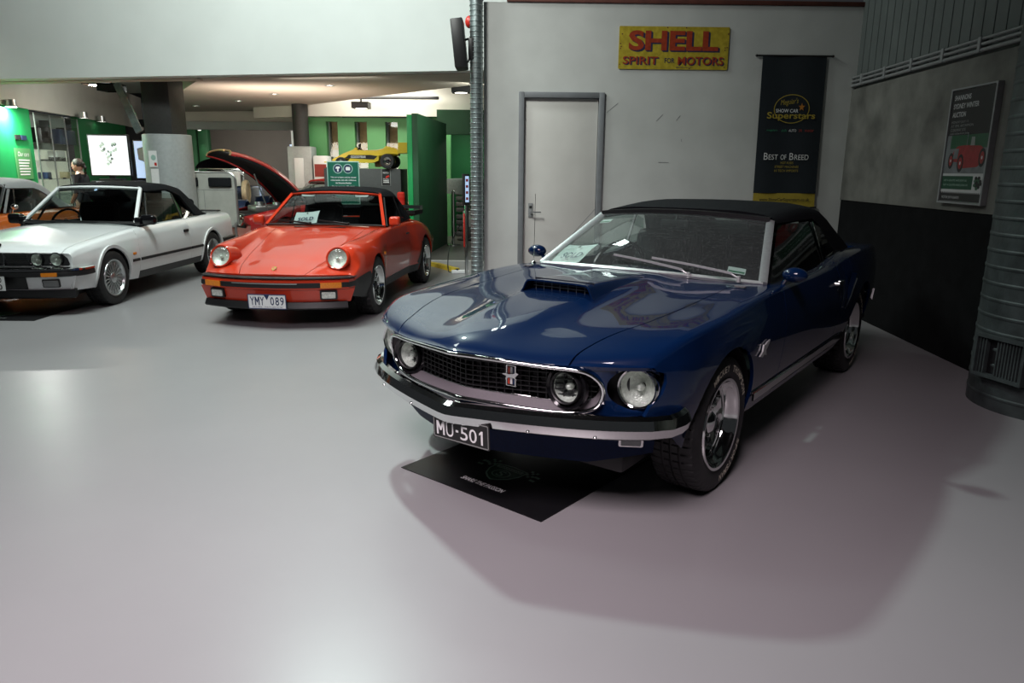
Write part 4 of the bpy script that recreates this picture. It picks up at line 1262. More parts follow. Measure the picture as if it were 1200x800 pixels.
    sheet('rear_window', T_, rw, M['glass_clean'], root, d=(.1, .1), flange=0)
    sheet('soft_top', T_, poly, M['softtop'], root, d=(.07, .06), flange=.03, holes=[rw])
    # side glass
    for s in (1, -1):
        gl = MB()
        A, B, C_, D = (s * .765, .86, .90), (s * .765, 1.98, .91), (s * .655, 1.93, 1.20), (s * .625, 1.36, 1.20)
        gl.grid(lambda u, v: (Vector(A) * (1 - u) + Vector(B) * u) * (1 - v) + (Vector(D) * (1 - u) + Vector(C_) * u) * v, 6, 6)
        gl.build('side_window', M['glass_clean'], root)
        g2 = MB(); A2, B2, C2 = (s * .765, 2.0, .91), (s * .76, 2.32, .945), (s * .665, 1.97, 1.195)
        D2 = (s * .68, 2.14, 1.15)
        g2.add([A2, B2, D2, C2], [(0, 1, 2, 3)]); g2.build('quarter_window', M['glass_clean'], root, smooth=False)
        fr = MB(); fr.sweep([A2, C2], [(-.008, -.008), (.008, -.008), (.008, .008), (-.008, .008)], up=(s, 0, 0)); fr.build('window_divider', M['chrome'], root)
        bt = MB(); bt.sweep([S.at(y, vb) + Vector((0, 0, .004)) for y in np.linspace(2.12, 2.42, 5)] if s > 0 else [Vector((-1, 1, 1)) * S.at(y, vb) + Vector((0, 0, .004)) for y in np.linspace(2.12, 2.42, 5)], [(-.012, -.004), (.012, -.004), (.008, .010), (-.008, .010)])
        bt.build('belt_trim', M['chrome'], root)
    # ---- wheels
    R, rr, w = .335, .218, .235
    wh = link('wheel', tyre_mesh(R, rr, w), M['tyre'], root)
    rm = rim_dish(MB(), rr, w, .085).build('rim', M['chrome'], wh)
    h = w / 2
    sp_ = MB(); polar_prism(sp_, [(-.30, .055), (-.16, .16), (-.22, rr - .04), (.22, rr - .04), (.16, .16), (.30, .055)], h * .9 - .082, h * .9 - .062, 5)
    sp_.build('spokes', M['chrome'], wh, angle=30)
    hb = MB().lathe([(h * .9 - .075, .062), (h * .9 - .045, .056), (h * .9 - .030, .036), (h * .9 - .026, .0)], 24)
    for q in range(5):
        a = 2 * PI * (q + .5) / 5
        hb.cyl((h * .9 - .08, .07 * math.cos(a), .07 * math.sin(a)), (h * .9 - .05, .07 * math.cos(a), .07 * math.sin(a)), .010, .008, 8)
    hb.build('hub_cap', M['chrome'], wh)
    for word, am, sp in (('THOMPSON', .46, .95), ('MICKEY', 1.45, .72), ('SPORTSMAN', -1.40, 1.05)):
        arc_letters(MB(), word, .277, am, sp, .032, h).build('tyre_lettering', M['raised_white'], wh, smooth=False)
    place_wheels(root, wh, 0, 2.743, .745, .735, R)
    return root, f
blue_car, blue_screen = build_blue()

# ================================================================== the red rear-engined convertible
def build_red():
    root = empty('convertible_car', (-2.266, 7.847, 0), -0.0947, 'orange-red wide-arched convertible with black top, round headlamps and bumper', 'car')
    P = M['red']
    yF, yR = -.84, 3.30
    Y = [-.84, -.76, -.68, -.60, -.50, -.36, -.15, 0, .2, .45, .7, 1.1, 1.55, 1.9, 2.272, 2.6, 3.0, 3.30]
    def ln(xs, zs):
        xk, xv = zip(*xs); zk, zv = zip(*zs)
        return [(y, float(pchip(xk, xv, y)), float(pchip(zk, zv, y))) for y in Y]
    L = [
        ln([(-.84, .74), (-.4, .79), (0, .80), (.5, .76), (1.5, .77), (2.0, .84), (2.5, .84), (3.3, .70)], [(-.84, .30), (-.36, .24), (.5, .22), (1.6, .22), (2.6, .26), (3.3, .34)]),
        ln([(-.84, .765), (-.4, .82), (0, .84), (.5, .785), (1.5, .79), (2.0, .87), (2.4, .875), (3.3, .74)], [(-.84, .38), (-.36, .36), (.5, .34), (1.6, .34), (2.6, .36), (3.3, .42)]),
        ln([(-.84, .775), (-.4, .83), (0, .852), (.5, .80), (1.4, .80), (2.0, .885), (2.4, .888), (3.3, .76)], [(-.84, .45), (-.36, .48), (.5, .48), (1.6, .48), (2.6, .48), (3.3, .50)]),
        ln([(-.84, .77), (-.4, .825), (0, .848), (.5, .805), (1.4, .80), (2.0, .87), (2.4, .875), (3.3, .74)], [(-.84, .49), (-.6, .57), (-.36, .60), (.5, .62), (1.6, .62), (2.6, .60), (3.3, .56)]),
        ln([(-.84, .745), (-.5, .775), (-.3, .79), (0, .80), (.5, .785), (1.4, .78), (2.0, .825), (2.4, .83), (3.3, .68)], [(-.84, .505), (-.68, .575), (-.60, .665), (-.50, .700), (-.36, .722), (0, .735), (.5, .76), (1.6, .77), (2.3, .755), (3.3, .60)]),
        ln([(-.84, .70), (-.5, .715), (0, .735), (.5, .755), (1.4, .745), (2.0, .77), (2.4, .77), (3.3, .60)], [(-.84, .512), (-.68, .588), (-.60, .728), (-.50, .762), (-.36, .776), (0, .795), (.5, .835), (.8, .855), (1.6, .860), (2.3, .83), (3.3, .62)]),
        ln([(-.84, .58), (-.5, .59), (0, .62), (.5, .68), (1.4, .69), (2.4, .68), (3.3, .50)], [(-.84, .514), (-.68, .592), (-.60, .738), (-.50, .775), (-.36, .790), (0, .808), (.5, .850), (.8, .868), (1.6, .872), (2.3, .855), (3.3, .63)]),
        ln([(-.84, .475), (-.5, .495), (0, .53), (.5, .61), (1.4, .62), (3.3, .42)], [(-.84, .516), (-.68, .580), (-.50, .632), (-.36, .668), (0, .740), (.5, .834), (.8, .872), (1.6, .885), (2.3, .88), (3.3, .635)]),
        ln([(-.84, .33), (-.6, .40), (-.3, .435), (0, .46), (.5, .52), (1.4, .54), (3.3, .36)], [(-.84, .518), (-.68, .568), (-.50, .608), (-.36, .648), (0, .730), (.5, .834), (.8, .876), (1.6, .89), (2.3, .885), (3.3, .64)]),
        ln([(-.84, .18), (.5, .26), (3.3, .18)], [(-.84, .522), (-.68, .577), (-.50, .622), (-.36, .664), (0, .748), (.5, .852), (.8, .89), (1.6, .90), (2.3, .90), (3.3, .645)]),
        ln([(-.84, 0), (3.3, 0)], [(-.84, .524), (-.68, .580), (-.50, .628), (-.36, .670), (0, .754), (.5, .858), (.8, .895), (1.6, .905), (2.3, .905), (3.3, .65)]),
    ]
    plan = lambda x: .22 * (np.abs(x) / .8)**2.2
    off = lambda y, x: plan(x) * np.clip((.0 - y) / .84, 0, 1)**1.6
    S = Surf(L, off)
    k = S.k; V2 = 2 * S.vmax; g = .0025
    vh, vb = k[8], k[6]
    ZC = .31
    fa = arch_path(0, ZC, .345, .235); ra = arch_path(2.272, ZC + .005, .352, .25)
    yd0, yd1 = .50, 1.58
    poly = [(yF, vh - g), (yF, k[4]), (yF, k[2]), (yF, 0)] + flank(S, fa, k[4]) + [(yd0 - g, 0), (yd0 - g, k[2]), (yd0 + .03 - g, vb), (.66, vb + .04), (.66, vh - g)] + [(y, vh - g) for y in np.linspace(.6, -.80, 16)]
    sheet('front_wing', S, poly, P, root, both=True, d=(.045, .035))
    zs = k[1] * .8
    sheet('door', S, [(yd0 + g, zs), (yd1 - .03, zs), (yd1 - g, k[2]), (yd1 - g, vb), (yd0 + .03 + g, vb), (yd0 + g, k[2])], P, root, both=True, d=(.06, .04))
    sheet('sill', S, [(yd0 + g, 0), (1.90, 0), (1.92, zs - .004), (yd0 + g, zs - .004)], M['black'], root, both=True, d=(.1, .04))
    poly = [(1.92 + g, 0)] + flank(S, ra, k[4]) + [(2.75, 0), (yR, 0), (yR, V2 / 2), (2.45, V2 / 2), (2.45, vb), (2.2, vb), (yd1 + g, vb), (yd1 + g, k[2]), (yd1 - .028 + g, zs)] + [(1.92, zs)]
    sheet('rear_wing', S, poly, P, root, both=True, d=(.06, .04))
    poly = [(y, vh + g) for y in np.linspace(yF, .60, 18)] + [(.66, vh + .10), (.67, V2 / 2), (.66, V2 - vh - .10)] + [(y, V2 - vh - g) for y in np.linspace(.60, yF, 18)]
    sheet('bonnet', S, poly, P, root, d=(.05, .05))
    sheet('cowl', S, [(.666, vb), (.606, vh), (.666, vh + .10), (.676, V2 / 2), (.666, V2 - vh - .10), (.606, V2 - vh), (.666, V2 - vb), (.84, V2 - vb), (.84, vb)], P, root, d=(.07, .07))
    mb = MB(); tp = S.pos(np.full(40, yR), np.linspace(0, V2, 40)); mb.add([tuple(p) for p in tp], [tuple(range(40))]); mb.build('tail_panel', P, root, smooth=False)
    gq = [(yF, k[2] + .02), (yF, 0)] + flank(S, [q for q in arch_path(0, ZC, .349, .235) if q[0] < 0 and q[1] < .50], k[4])
    gq = gq + [(-.36, float(S.vz(np.array([-.36]), np.array([.505]), k[4])[0]))]
    sheet('wing_guard', S, gq, M['black'], root, both=True, d=(.05, .04), flange=0, lift=.004)
    # black stone guard ahead of the rear wheel
    ga = [(y, z) for y, z in arch_path(2.272, ZC + .005, .356, .30) if y < 2.12 and z < .60]
    gp = flank(S, ga, k[4]) + flank(S, [(1.99, .60), (1.80, .34)], k[4])
    for q in sheet('stone_guard', S, gp, M['black'], root, both=True, d=(.05, .04), flange=.0, lift=.004): pass
    wheel_well(root, 0, ZC, .35, .42, .81, M['black']); wheel_well(root, 2.272, ZC, .36, .42, .84, M['black'])
    MB().box(-.60, .60, -.60, 3.0, .16, .28, .02).build('underbody', M['black'], root)
    MB().box(-.40, .40, -.55, .55, .28, .58, .02).build('luggage_tub', M['black'], root)
    # bumper, rubber band, apron
    def bp(z, e=0): return [(s_, -.915 - e + plan(s_) * .95, z) for s_ in np.linspace(-.74, .74, 37)]
    ends = lambda p: [(-.770, p[0][1] + .17, p[0][2]), (-.762, p[0][1] + .07, p[0][2])] + p + [(.762, p[-1][1] + .07, p[-1][2]), (.770, p[-1][1] + .17, p[-1][2])]
    MB().sweep(ends(bp(.43)), [(-.10, .058), (-.012, .056), (.006, .045), (.010, .0), (.008, -.042), (-.01, -.050), (-.10, -.052)]).build('front_bumper', P, root, angle=35)
    MB().sweep(ends(bp(.487)), [(-.05, .0), (.012, .0), (.014, .010), (-.02, .016), (-.06, .018)]).build('bumper_seal', M['black'], root)
    MB().sweep(ends(bp(.427)), [(.006, .026), (.018, .022), (.020, .0), (.018, -.022), (.006, -.026)]).build('rubber_band', M['black'], root)
    MB().sweep(bp(.444, .018)[9:26], [(-.001, -.004), (.003, -.004), (.003, .004), (-.001, .004)]).build('band_trim', M['chrome'], root)
    for s in (1, -1):
        ip = [(s * x, -.915 + float(plan(x)) * .95 - .018, .427) for x in np.linspace(.50, .685, 8)]
        MB().sweep(ip, [(-.012, -.026), (.012, -.026), (.012, .026), (-.012, .026)]).build('indicator', M['amber'], root)
        bl = MB()
        for q in range(4):
            y0 = -.50 + q * .045
            bl.box(s * .765 - .03, s * .765 + .02, y0, y0 + .036, .33, .50, .008)
        bl.build('bumper_bellows', M['black'], root)
    apf = Fn(lambda x, z: (x, -.90 + plan(x) * .95 + (.38 - z) * .25, z))
    sheet('front_apron', apf, [(x, .255) for x in np.linspace(-.74, .74, 15)] + [(.79, .385), (0, .385), (-.79, .385)], P, root, d=(.06, .04), flange=.01)
    MB().sweep([(x, -.89 + float(plan(x)) * .95, .235) for x in np.linspace(-.72, .72, 25)], [(-.10, .03), (.012, .025), (.035, -.03), (.02, -.045), (-.10, -.03)]).build('lip_spoiler', M['black'], root)
    for s in (1, -1):
        fy = float(apf.pos(.55, .325)[1])
        T = frame_matrix((s * .56, fy - .010, .330), (1, s * .30, 0), (0, -.1, 1))
        h_ = MB().prism(rrect(.165, .090, .012), -.03, .012, T).build('fog_lamp', M['black'], root)
        MB().prism(rrect(.130, .062, .010), .0121, .018, T).build('fog_lens', M['reflector'], h_)

    T = frame_matrix((.0, -.955, .275), (1, 0, 0), (0, -.06, 1))
    pl = MB().prism(rrect(.372, .134, .008), -.005, 0, T).build('number_plate', M['paper'], root)
    MB().sweep([T @ Vector((x, y, 0)) for x, y in rrect(.376, .138, .008)], [(-.004, -.003), (.004, -.003), (.004, .002), (-.004, .002)], up=T.to_3x3() @ Vector((0, 0, 1)), closed=True).build('plate_border', M['ink'], pl)
    tx = MB()
    for ch, cx, w_ in (('Y', -.146, .042), ('M', -.097, .046), ('Y', -.048, .042), ('0', .052, .036), ('8', .102, .036), ('9', .150, .036)):
        if ch == 'M': letter_m(tx, T, w_, .082, cx, .006)
        else: text(tx, ch, T, w_, .082, cx, .006, bold=.008)
    text(tx, 'VICTORIA - THE PLACE TO BE', T, .30, .011, 0, -.052)
    tx.prism([(-.028, .066), (.028, .066), (0, .018)], .001, .0018, T)
    tx.build('plate_lettering', M['ink'], pl, smooth=False)
    # headlamps set into the wing noses
    for s in (1, -1):
        lc = Vector((s * .600, -.618, .664))
        lamp = round_lamp(root, 'headlamp', lc, .098, P, nrm=(s * .06, -.94, .32), ring=.016, dome=.030, deep=.035)
        nn = Vector((s * .04, -.94, .14)).normalized(); MB().cyl(lc - nn * .004, lc - nn * .22, .108, .112, 28, False).build('lamp_bucket', P, root)
    # crest on the bonnet nose
    c = S.at(-.74, V2 / 2)
    T = frame_matrix(c + Vector((0, -.004, .006)), (1, 0, 0), (0, .6, .45))
    cr = MB().prism([(-.022, .024), (.022, .024), (.022, -.006), (.012, -.022), (0, -.03), (-.012, -.022), (-.022, -.006)], 0, .005, T).build('bonnet_crest', M['banner_gold'], root, smooth=False)
    for s_ in (1, -1):
        MB().prism([(s_ * .002, .001), (s_ * .018, .001), (s_ * .018, -.005), (s_ * .010, -.018), (s_ * .002, -.024)] if s_ > 0 else [(-.002, .001), (-.018, .001), (-.018, .018), (-.002, .018)], .0051, .0056, T).build('crest_field', M['alarm_red'], cr, smooth=False)
    # windscreen
    base = lambda s: (.705 * s, .62 + .13 * s * s, .900 - .018 * s * s)
    head = lambda s: (.545 * s, 1.13 + .06 * s * s, 1.245 - .022 * s * s)
    ws, f = quad_glass('windscreen', base, head, .04, M['glass_clean'], root)
    window_frame('windscreen_frame', f, P, root, [(-.018, -.014), (.018, -.014), (.018, .012), (-.018, .012)], sides='tlr')
    window_frame('windscreen_seal', f, M['black'], root, [(-.010, -.006), (.010, -.006), (.010, .008), (-.010, .008)], sides='b')
    MB().box(-.30, .30, .56, .60, .868, .874, .002).build('cowl_vent', M['black'], root)
    for x0, x1 in ((.33, -.02), (-.12, -.50)):
        w_ = MB(); a, b = Vector((x0, .60, .895)), Vector((x1, .60, .935))
        w_.cyl(a, a + Vector((0, 0, .03)), .014); w_.cyl(a + Vector((0, 0, .02)), (a + b) / 2 + Vector((0, 0, .02)), .006)
        w_.sweep([a + (b - a) * t + Vector((0, .01, .012)) for t in np.linspace(.05, 1, 5)], [(-.005, -.007), (.005, -.007), (.005, .007), (-.005, .007)])
        w_.build('wiper', M['black'], root)
    # cabin
    MB().box(-.68, .68, .76, .97, .62, .85, .05, 3).build('dashboard', M['interior'], root)
    MB().box(-.68, .68, .74, 2.3, .22, .32, .02).build('cabin_floor', M['interior'], root)
    for s in (1, -1):
        MB().box(s * .72 - .02, s * .72, .75, 2.3, .28, .85, .01).build('door_card', M['interior'], root)
        make_seat(root, s * .36, 1.40, .40, M['interior'], .48, True)
    MB().box(-.60, .60, 2.15, 2.35, .5, .88, .03).build('rear_shelf', M['interior'], root)
    make_steering(root, -.36, 1.02, .84, .18, M['gloss_black'], 1.1)
    MB().box(-.09, .09, 1.10, 1.13, 1.13, 1.18, .01).build('rear_view_mirror', M['black'], root)
    for s in (1, -1):
        sv = MB(); T = frame_matrix(Vector(f(.5 + s * .30, .95)) + Vector((0, .03, -.01)), (1, 0, 0), (0, .5, .4))
        sv.prism(rrect(.16, .06, .02), -.004, .004, T).build('sun_strip', M['paper'], root)
    # top
    T_ = Surf([
        [(1.13, .70, .875), (1.6, .72, .875), (2.0, .72, .88), (2.42, .60, .885)],
        [(1.13, .645, 1.03), (1.6, .665, 1.03), (2.0, .65, 1.0), (2.42, .56, .892)],
        [(1.13, .585, 1.19), (1.6, .61, 1.185), (2.0, .585, 1.11), (2.42, .52, .90)],
        [(1.13, .545, 1.235), (1.6, .555, 1.250), (2.0, .53, 1.165), (2.42, .46, .905)],
        [(1.13, .38, 1.264), (1.6, .38, 1.295), (2.0, .37, 1.21), (2.42, .34, .91)],
        [(1.13, .18, 1.274), (1.6, .18, 1.307), (2.0, .18, 1.225), (2.42, .18, .915)],
        [(1.13, 0, 1.276), (1.6, 0, 1.31), (2.0, 0, 1.23), (2.42, 0, .916)]], lambda y, x: .06 * (x / .6)**2 * np.clip(2.0 - y, 0, 1))
    kt = T_.k; W2 = 2 * T_.vmax
    side = [(1.13, kt[2] + .015), (1.62, kt[2]), (1.80, kt[1] + .08), (1.93, .01), (2.41, .01)]
    c_ = W2 / 2; rw = [(1.98, c_ - .34), (2.28, c_ - .28), (2.28, c_ + .28), (1.98, c_ + .34)]
    sheet('rear_window', T_, rw, M['glass_clean'], root, d=(.1, .1), flange=0)
    sheet('soft_top', T_, side + [(2.41, W2 - .01)] + [(y, W2 - v) for y, v in side[::-1][1:]], M['softtop'], root, d=(.07, .06), flange=.03, holes=[rw])
    for s in (1, -1):
        gl = MB(); A, B, C_, D = (s * .725, .80, .872), (s * .735, 1.90, .875), (s * .635, 1.66, 1.165), (s * .585, 1.22, 1.185)
        gl.grid(lambda u, v: (Vector(A) * (1 - u) + Vector(B) * u) * (1 - v) + (Vector(D) * (1 - u) + Vector(C_) * u) * v, 4, 4)
        gl.build('side_window', M['glass_clean'], root)
        fr = MB().tube([A, D], .012, 6); fr.tube([(s * .73, 1.55, .873), (s * .628, 1.50, 1.18)], .008, 6); fr.build('window_frame', M['black'], root)
        mi = MB(); mi.box(s * .82 - .065, s * .82 + .065, .76, .85, .88, .99, .03, 3); mi.cyl((s * .77, .82, .86), (s * .83, .81, .91), .02, .02, 8); mi.build('door_mirror', P, root)
        MB().box(s * .812 - .008, s * .812 + .008, 1.38, 1.52, .735, .755, .006).build('door_handle', M['black'], root)
        MB().box(s * .818 - .006, s * .818 + .008, .33, .38, .60, .63, .004).build('side_repeater', M['amber'], root)
    # whale tail
    wt = MB(); wt.sweep([(-.66, 2.95, .93), (-.62, 2.62, .93), (-.40, 2.50, .94), (.40, 2.50, .94), (.62, 2.62, .93), (.66, 2.95, .93), (.60, 3.25, .97), (0, 3.34, .98), (-.60, 3.25, .97)], [(-.02, -.02), (.02, -.02), (.02, .03), (-.02, .03)], closed=True)
    wt.box(-.62, .62, 2.62, 3.24, .88, .93, .02)
    wt.build('tail_spoiler', M['black'], root)
    # wheels
    def wheel(w, nm):
        R, rr = .31, .205
        wh = link('wheel', tyre_mesh(R, rr, w, 60), M['tyre'], root)
        rim_dish(MB(), rr, w, .06).build('rim', M['chrome'], wh)
        h = w / 2
        a = MB(); polar_prism(a, [(-.22, .04), (-.28, .10), (-.40, rr - .045), (.40, rr - .045), (.28, .10), (.22, .04)], h * .9 - .055, h * .9 - .035, 5); a.build('spokes', M['chrome'], wh, angle=30)
        b = MB(); polar_prism(b, [(-.10, .06), (-.16, rr - .05), (.16, rr - .05), (.10, .06)], h * .9 - .0349, h * .9 - .032, 5); b.build('spoke_insets', M['gloss_black'], wh, angle=30)
        MB().lathe([(h * .9 - .05, .05), (h * .9 - .028, .046), (h * .9 - .018, .03), (h * .9 - .016, 0)], 20).build('hub_cap', M['black'], wh)
        return wh
    place_wheels(root, wheel(.205, 'f'), 0, 2.272, .735, .765, .31, wheel(.225, 'r'))
    return root, f
red_car, red_screen = build_red()

# ================================================================== the white convertible
def build_white():
    root = empty('convertible_car', (-5.312, 8.219, 0), -0.035, 'white boxy convertible with black soft top and twin round headlamps', 'car')
    P = M['white_car']
    yF, yR = -.74, 3.42
    Y = [-.74, -.66, -.5, -.3, 0, .3, .65, 1.2, 1.9, 2.3, 2.57, 3.0, 3.42]
    def ln(xs, zs):
        xk, xv = zip(*xs); zk, zv = zip(*zs)
        return [(y, float(pchip(xk, xv, y)), float(pchip(zk, zv, y))) for y in Y]
    L = [
        ln([(-.74, .72), (-.4, .76), (0, .775), (2.6, .775), (3.42, .70)], [(-.74, .26), (.5, .22), (2, .22), (3.42, .30)]),
        ln([(-.74, .75), (-.4, .80), (0, .81), (2.6, .81), (3.42, .74)], [(-.74, .36), (.5, .34), (2, .34), (3.42, .38)]),
        ln([(-.74, .765), (-.4, .812), (0, .824), (2.6, .824), (3.42, .755)], [(-.74, .46), (.5, .455), (2, .46), (3.42, .47)]),
        ln([(-.74, .77), (-.4, .812), (0, .824), (2.6, .824), (3.42, .755)], [(-.74, .55), (.5, .57), (2, .60), (3.42, .60)]),
        ln([(-.74, .768), (-.4, .798), (0, .806), (2.6, .806), (3.42, .745)], [(-.74, .60), (-.3, .66), (.5, .70), (2, .74), (3.42, .75)]),
        ln([(-.74, .765), (-.4, .794), (0, .80), (2.6, .80), (3.42, .74)], [(-.74, .612), (-.3, .672), (.5, .712), (2, .752), (3.42, .762)]),
        ln([(-.74, .745), (-.4, .76), (0, .76), (.65, .755), (2.6, .745), (3.42, .70)], [(-.74, .645), (-.66, .675), (-.3, .722), (0, .752), (.65, .805), (2.0, .835), (2.6, .845), (3.42, .83)]),
        ln([(-.74, .68), (-.4, .68), (0, .68), (.65, .68), (2.6, .66), (3.42, .62)], [(-.74, .652), (-.66, .690), (-.3, .738), (0, .768), (.65, .820), (2.0, .845), (2.6, .858), (3.42, .845)]),
        ln([(-.74, .60), (.65, .60), (2.6, .58), (3.42, .54)], [(-.74, .655), (-.66, .697), (-.3, .746), (0, .776), (.65, .830), (2.0, .85), (2.6, .862), (3.42, .85)]),
        ln([(-.74, .30), (.65, .30), (3.42, .3)], [(-.74, .660), (-.66, .708), (-.3, .762), (0, .793), (.65, .852), (2.0, .86), (2.6, .868), (3.42, .855)]),
        ln([(-.74, 0), (3.42, 0)], [(-.74, .662), (-.66, .712), (-.3, .766), (0, .797), (.65, .858), (2.0, .86), (2.6, .87), (3.42, .857)]),
    ]
    plan = lambda x: .10 * (np.abs(x) / .8)**2.2
    S = Surf(L, lambda y, x: plan(x) * np.clip((.0 - y) / .74, 0, 1)**1.6, sharp=(4, 5))
    k = S.k; V2 = 2 * S.vmax; g = .0025
    vh, vb = k[7], k[7]
    ZC = .305
    fa = arch_path(0, ZC, .340, .235); ra = arch_path(2.57, ZC, .340, .235)
    yd0, yd1 = .55, 1.88
    poly = [(yF, vh - g), (yF, k[4]), (yF, k[2]), (yF, 0)] + flank(S, fa, k[4]) + [(yd0 - g, 0), (yd0 - g, k[3]), (yd0 + .02 - g, vb - .05), (.66, vh - g)] + [(y, vh - g) for y in np.linspace(.6, -.70, 14)]
    sheet('front_wing', S, poly, P, root, both=True, d=(.06, .04))
    zs = k[1] * .75
    sheet('door', S, [(yd0 + g, zs), (yd1 - g, zs), (yd1 - g, vb), (.665, vb), (yd0 + .02 + g, vb - .05), (yd0 + g, k[3])], P, root, both=True, d=(.07, .05))
    sheet('sill', S, [(yd0 + g, 0), (2.2, 0), (2.2, zs - .004), (yd0 + g, zs - .004)], M['black'], root, both=True, d=(.1, .05))
    poly = [(2.2 + g, 0)] + flank(S, ra, k[4]) + [(3.0, 0), (yR, 0), (yR, vh), (2.75, vh), (yd1 + g, vb), (yd1 + g, zs), (2.2, zs)]
    sheet('rear_wing', S, poly, P, root, both=True, d=(.07, .05))
    sheet('bonnet', S, [(y, vh + g) for y in np.linspace(yF, .62, 14)] + [(.62, V2 - vh - g)] + [(y, V2 - vh - g) for y in np.linspace(.6, yF, 14)], P, root, d=(.07, .08))
    sheet('cowl', S, [(.626, vh), (.626, V2 - vh), (.78, V2 - vh), (.78, vh)], P, root, d=(.07, .1))
    sheet('boot_lid', S, [(2.76, vh), (2.76, V2 - vh), (yR, V2 - vh), (yR, vh)], P, root, d=(.1, .1))
    MB().box(-.60, .60, 3.30, 3.42, .862, .885, .01).build('boot_spoiler', M['black'], root)
    mb = MB(); tp = S.pos(np.full(40, yR), np.linspace(0, V2, 40)); mb.add([tuple(p) for p in tp], [tuple(range(40))]); mb.build('tail_panel', P, root, smooth=False)
    for s in (1, -1):
        for (yc, a) in ((0, fa), (2.57, ra)):
            pts = arch_path(yc, ZC, .352, .25, 24)
            MB().sweep([S.at(y, v) if s > 0 else Vector((-S.at(y, v).x, S.at(y, v).y, S.at(y, v).z)) for y, v in flank(S, pts, k[4])], [(-.018, -.010), (.018, -.010), (.018, .010), (-.018, .014)], up=(s, 0, 0)).build('arch_lip', P, root)
        for a, b in ((.385, yd0 - .02), (yd0 + .02, yd1 - .01), (yd1 + .01, 2.22)):
            MB().sweep([(s * .826, y, .452) for y in np.linspace(a, b, 4)], [(-.004, -.018), (.010, -.014), (.010, .014), (-.004, .018)] if s > 0 else [(.004, -.018), (-.010, -.014), (-.010, .014), (.004, .018)]).build('side_moulding', M['black'], root)
        MB().sweep([(s * .80, 2.93, .44), (s * .80, 3.3, .44), (s * .74, 3.46, .44), (s * .3, 3.52, .44), (0, 3.53, .44)], [(-.03, -.06), (.03, -.05), (.03, .05), (-.03, .06)]).build('rear_bumper', M['black'], root)
        MB().box(s * .826 - .006, s * .826 + .006, .40, .47, .515, .545, .004).build('side_repeater', M['amber'], root)
        MB().box(s * .824 - .01, s * .824 + .012, 1.70, 1.82, .675, .715, .008).build('door_handle', M['black'], root)
        mi = MB(); mi.box(s * .83 - .09, s * .83 + .09, .77, .87, .84, .96, .035, 3); mi.box(s * .72 - .04, s * .72 + .04, .74, .90, .83, .93, .02); mi.build('door_mirror', M['gloss_black'], root)
        MB().box(s * .55 - .16, s * .55 + .16, 3.40, 3.44, .60, .76, .01).build('tail_lamp', M['redlens'], root)
    wheel_well(root, 0, ZC, .345, .42, .78, M['black']); wheel_well(root, 2.57, ZC, .345, .42, .78, M['black'])
    MB().box(-.60, .60, -.60, 3.3, .17, .30, .02).build('underbody', M['black'], root)
    MB().box(-.50, .50, -.55, .6, .30, .60, .02).build('engine_bay', M['black'], root)
    # black grille panel with lamps
    lh = [[(s * x + (r - .004) * math.cos(a), .587 + (r - .004) * math.sin(a)) for a in np.linspace(0, 2 * PI, 21)[:-1]] for x, r in ((.615, .066), (.430, .064)) for s in (1, -1)]
    gf = Fn(lambda x, z: (x, -.735 + plan(x) + (.655 - z) * .12, z))
    gy = lambda x, z: float(gf.pos(x, z)[1])
    sheet('nose_panel', gf, [(x, .40) for x in np.linspace(-.74, .74, 15)] + [(.765, .55), (.745, .648), (.5, .655), (0, .66), (-.5, .655), (-.745, .648), (-.765, .55)], P, root, d=(.08, .06), flange=.0, holes=lh)
    gp = [(x, .522) for x in np.linspace(-.72, .72, 15)] + [(.735, .535), (.722, .60), (.68, .646), (.3, .652), (0, .654), (-.3, .652), (-.68, .646), (-.722, .60), (-.735, .535)]
    sheet('grille', gf, gp, M['gloss_black'], root, d=(.06, .05), flange=.0, lift=.006, holes=lh)
    for q in range(6):
        z = .535 + q * .02
        for s in (1, -1):
            MB().sweep([(s * x, gy(x, z) - .008, z) for x in np.linspace(.13, .34, 5)], [(-.003, -.003), (.003, -.003), (.003, .003), (-.003, .003)]).build('grille_slat', M['black'], root, smooth=False)
    for s in (1, -1):
        T = frame_matrix((s * .060, gy(0, .59) - .012, .59), (1, 0, 0), (0, .12, 1))
        MB().sweep([T @ Vector((x, y, 0)) for x, y in rrect(.10, .125, .03)], [(-.006, -.004), (.006, -.004), (.006, .006), (-.006, .006)], up=T.to_3x3() @ Vector((0, 0, 1)), closed=True).build('kidney_grille', M['chrome'], root)
        for x, rr in ((.615, .066), (.430, .064)):
            round_lamp(root, 'headlamp', (s * x, gy(x, .587) - .014, .587), rr, M['gloss_black'], nrm=(0, -1, 0), ring=.008, dome=.014, deep=.06)
    # roundel on the bonnet nose
    c = S.at(-.66, V2 / 2); T = frame_matrix(c + Vector((0, -.004, .008)), (1, 0, 0), (0, .75, .5))
    ro = MB().lathe([(0, .041), (.003, .041), (.004, .036), (.004, 0)], 24, 'z', T).build('roundel', M['gloss_black'], root)
    for q in range(4):
        P4 = [(0, 0)] + [(.026 * math.cos(PI / 2 * q + t), .026 * math.sin(PI / 2 * q + t)) for t in np.linspace(0, PI / 2, 7)]
        MB().prism(P4, .0041, .0048, T).build('roundel_quarter', M['screen_blue' if False else ('sign_edge' if q % 2 else 'white_print')], ro, smooth=False)
    # bumper
    bx = list(np.linspace(-.80, .80, 33))
    bpth = [(-.842, -.42, .475), (-.838, -.56, .475)] + [(x, -.83 + float(plan(x)) * 1.5 + max(0, abs(x) - .72) * .6, .475) for x in bx] + [(.838, -.56, .475), (.842, -.42, .475)]
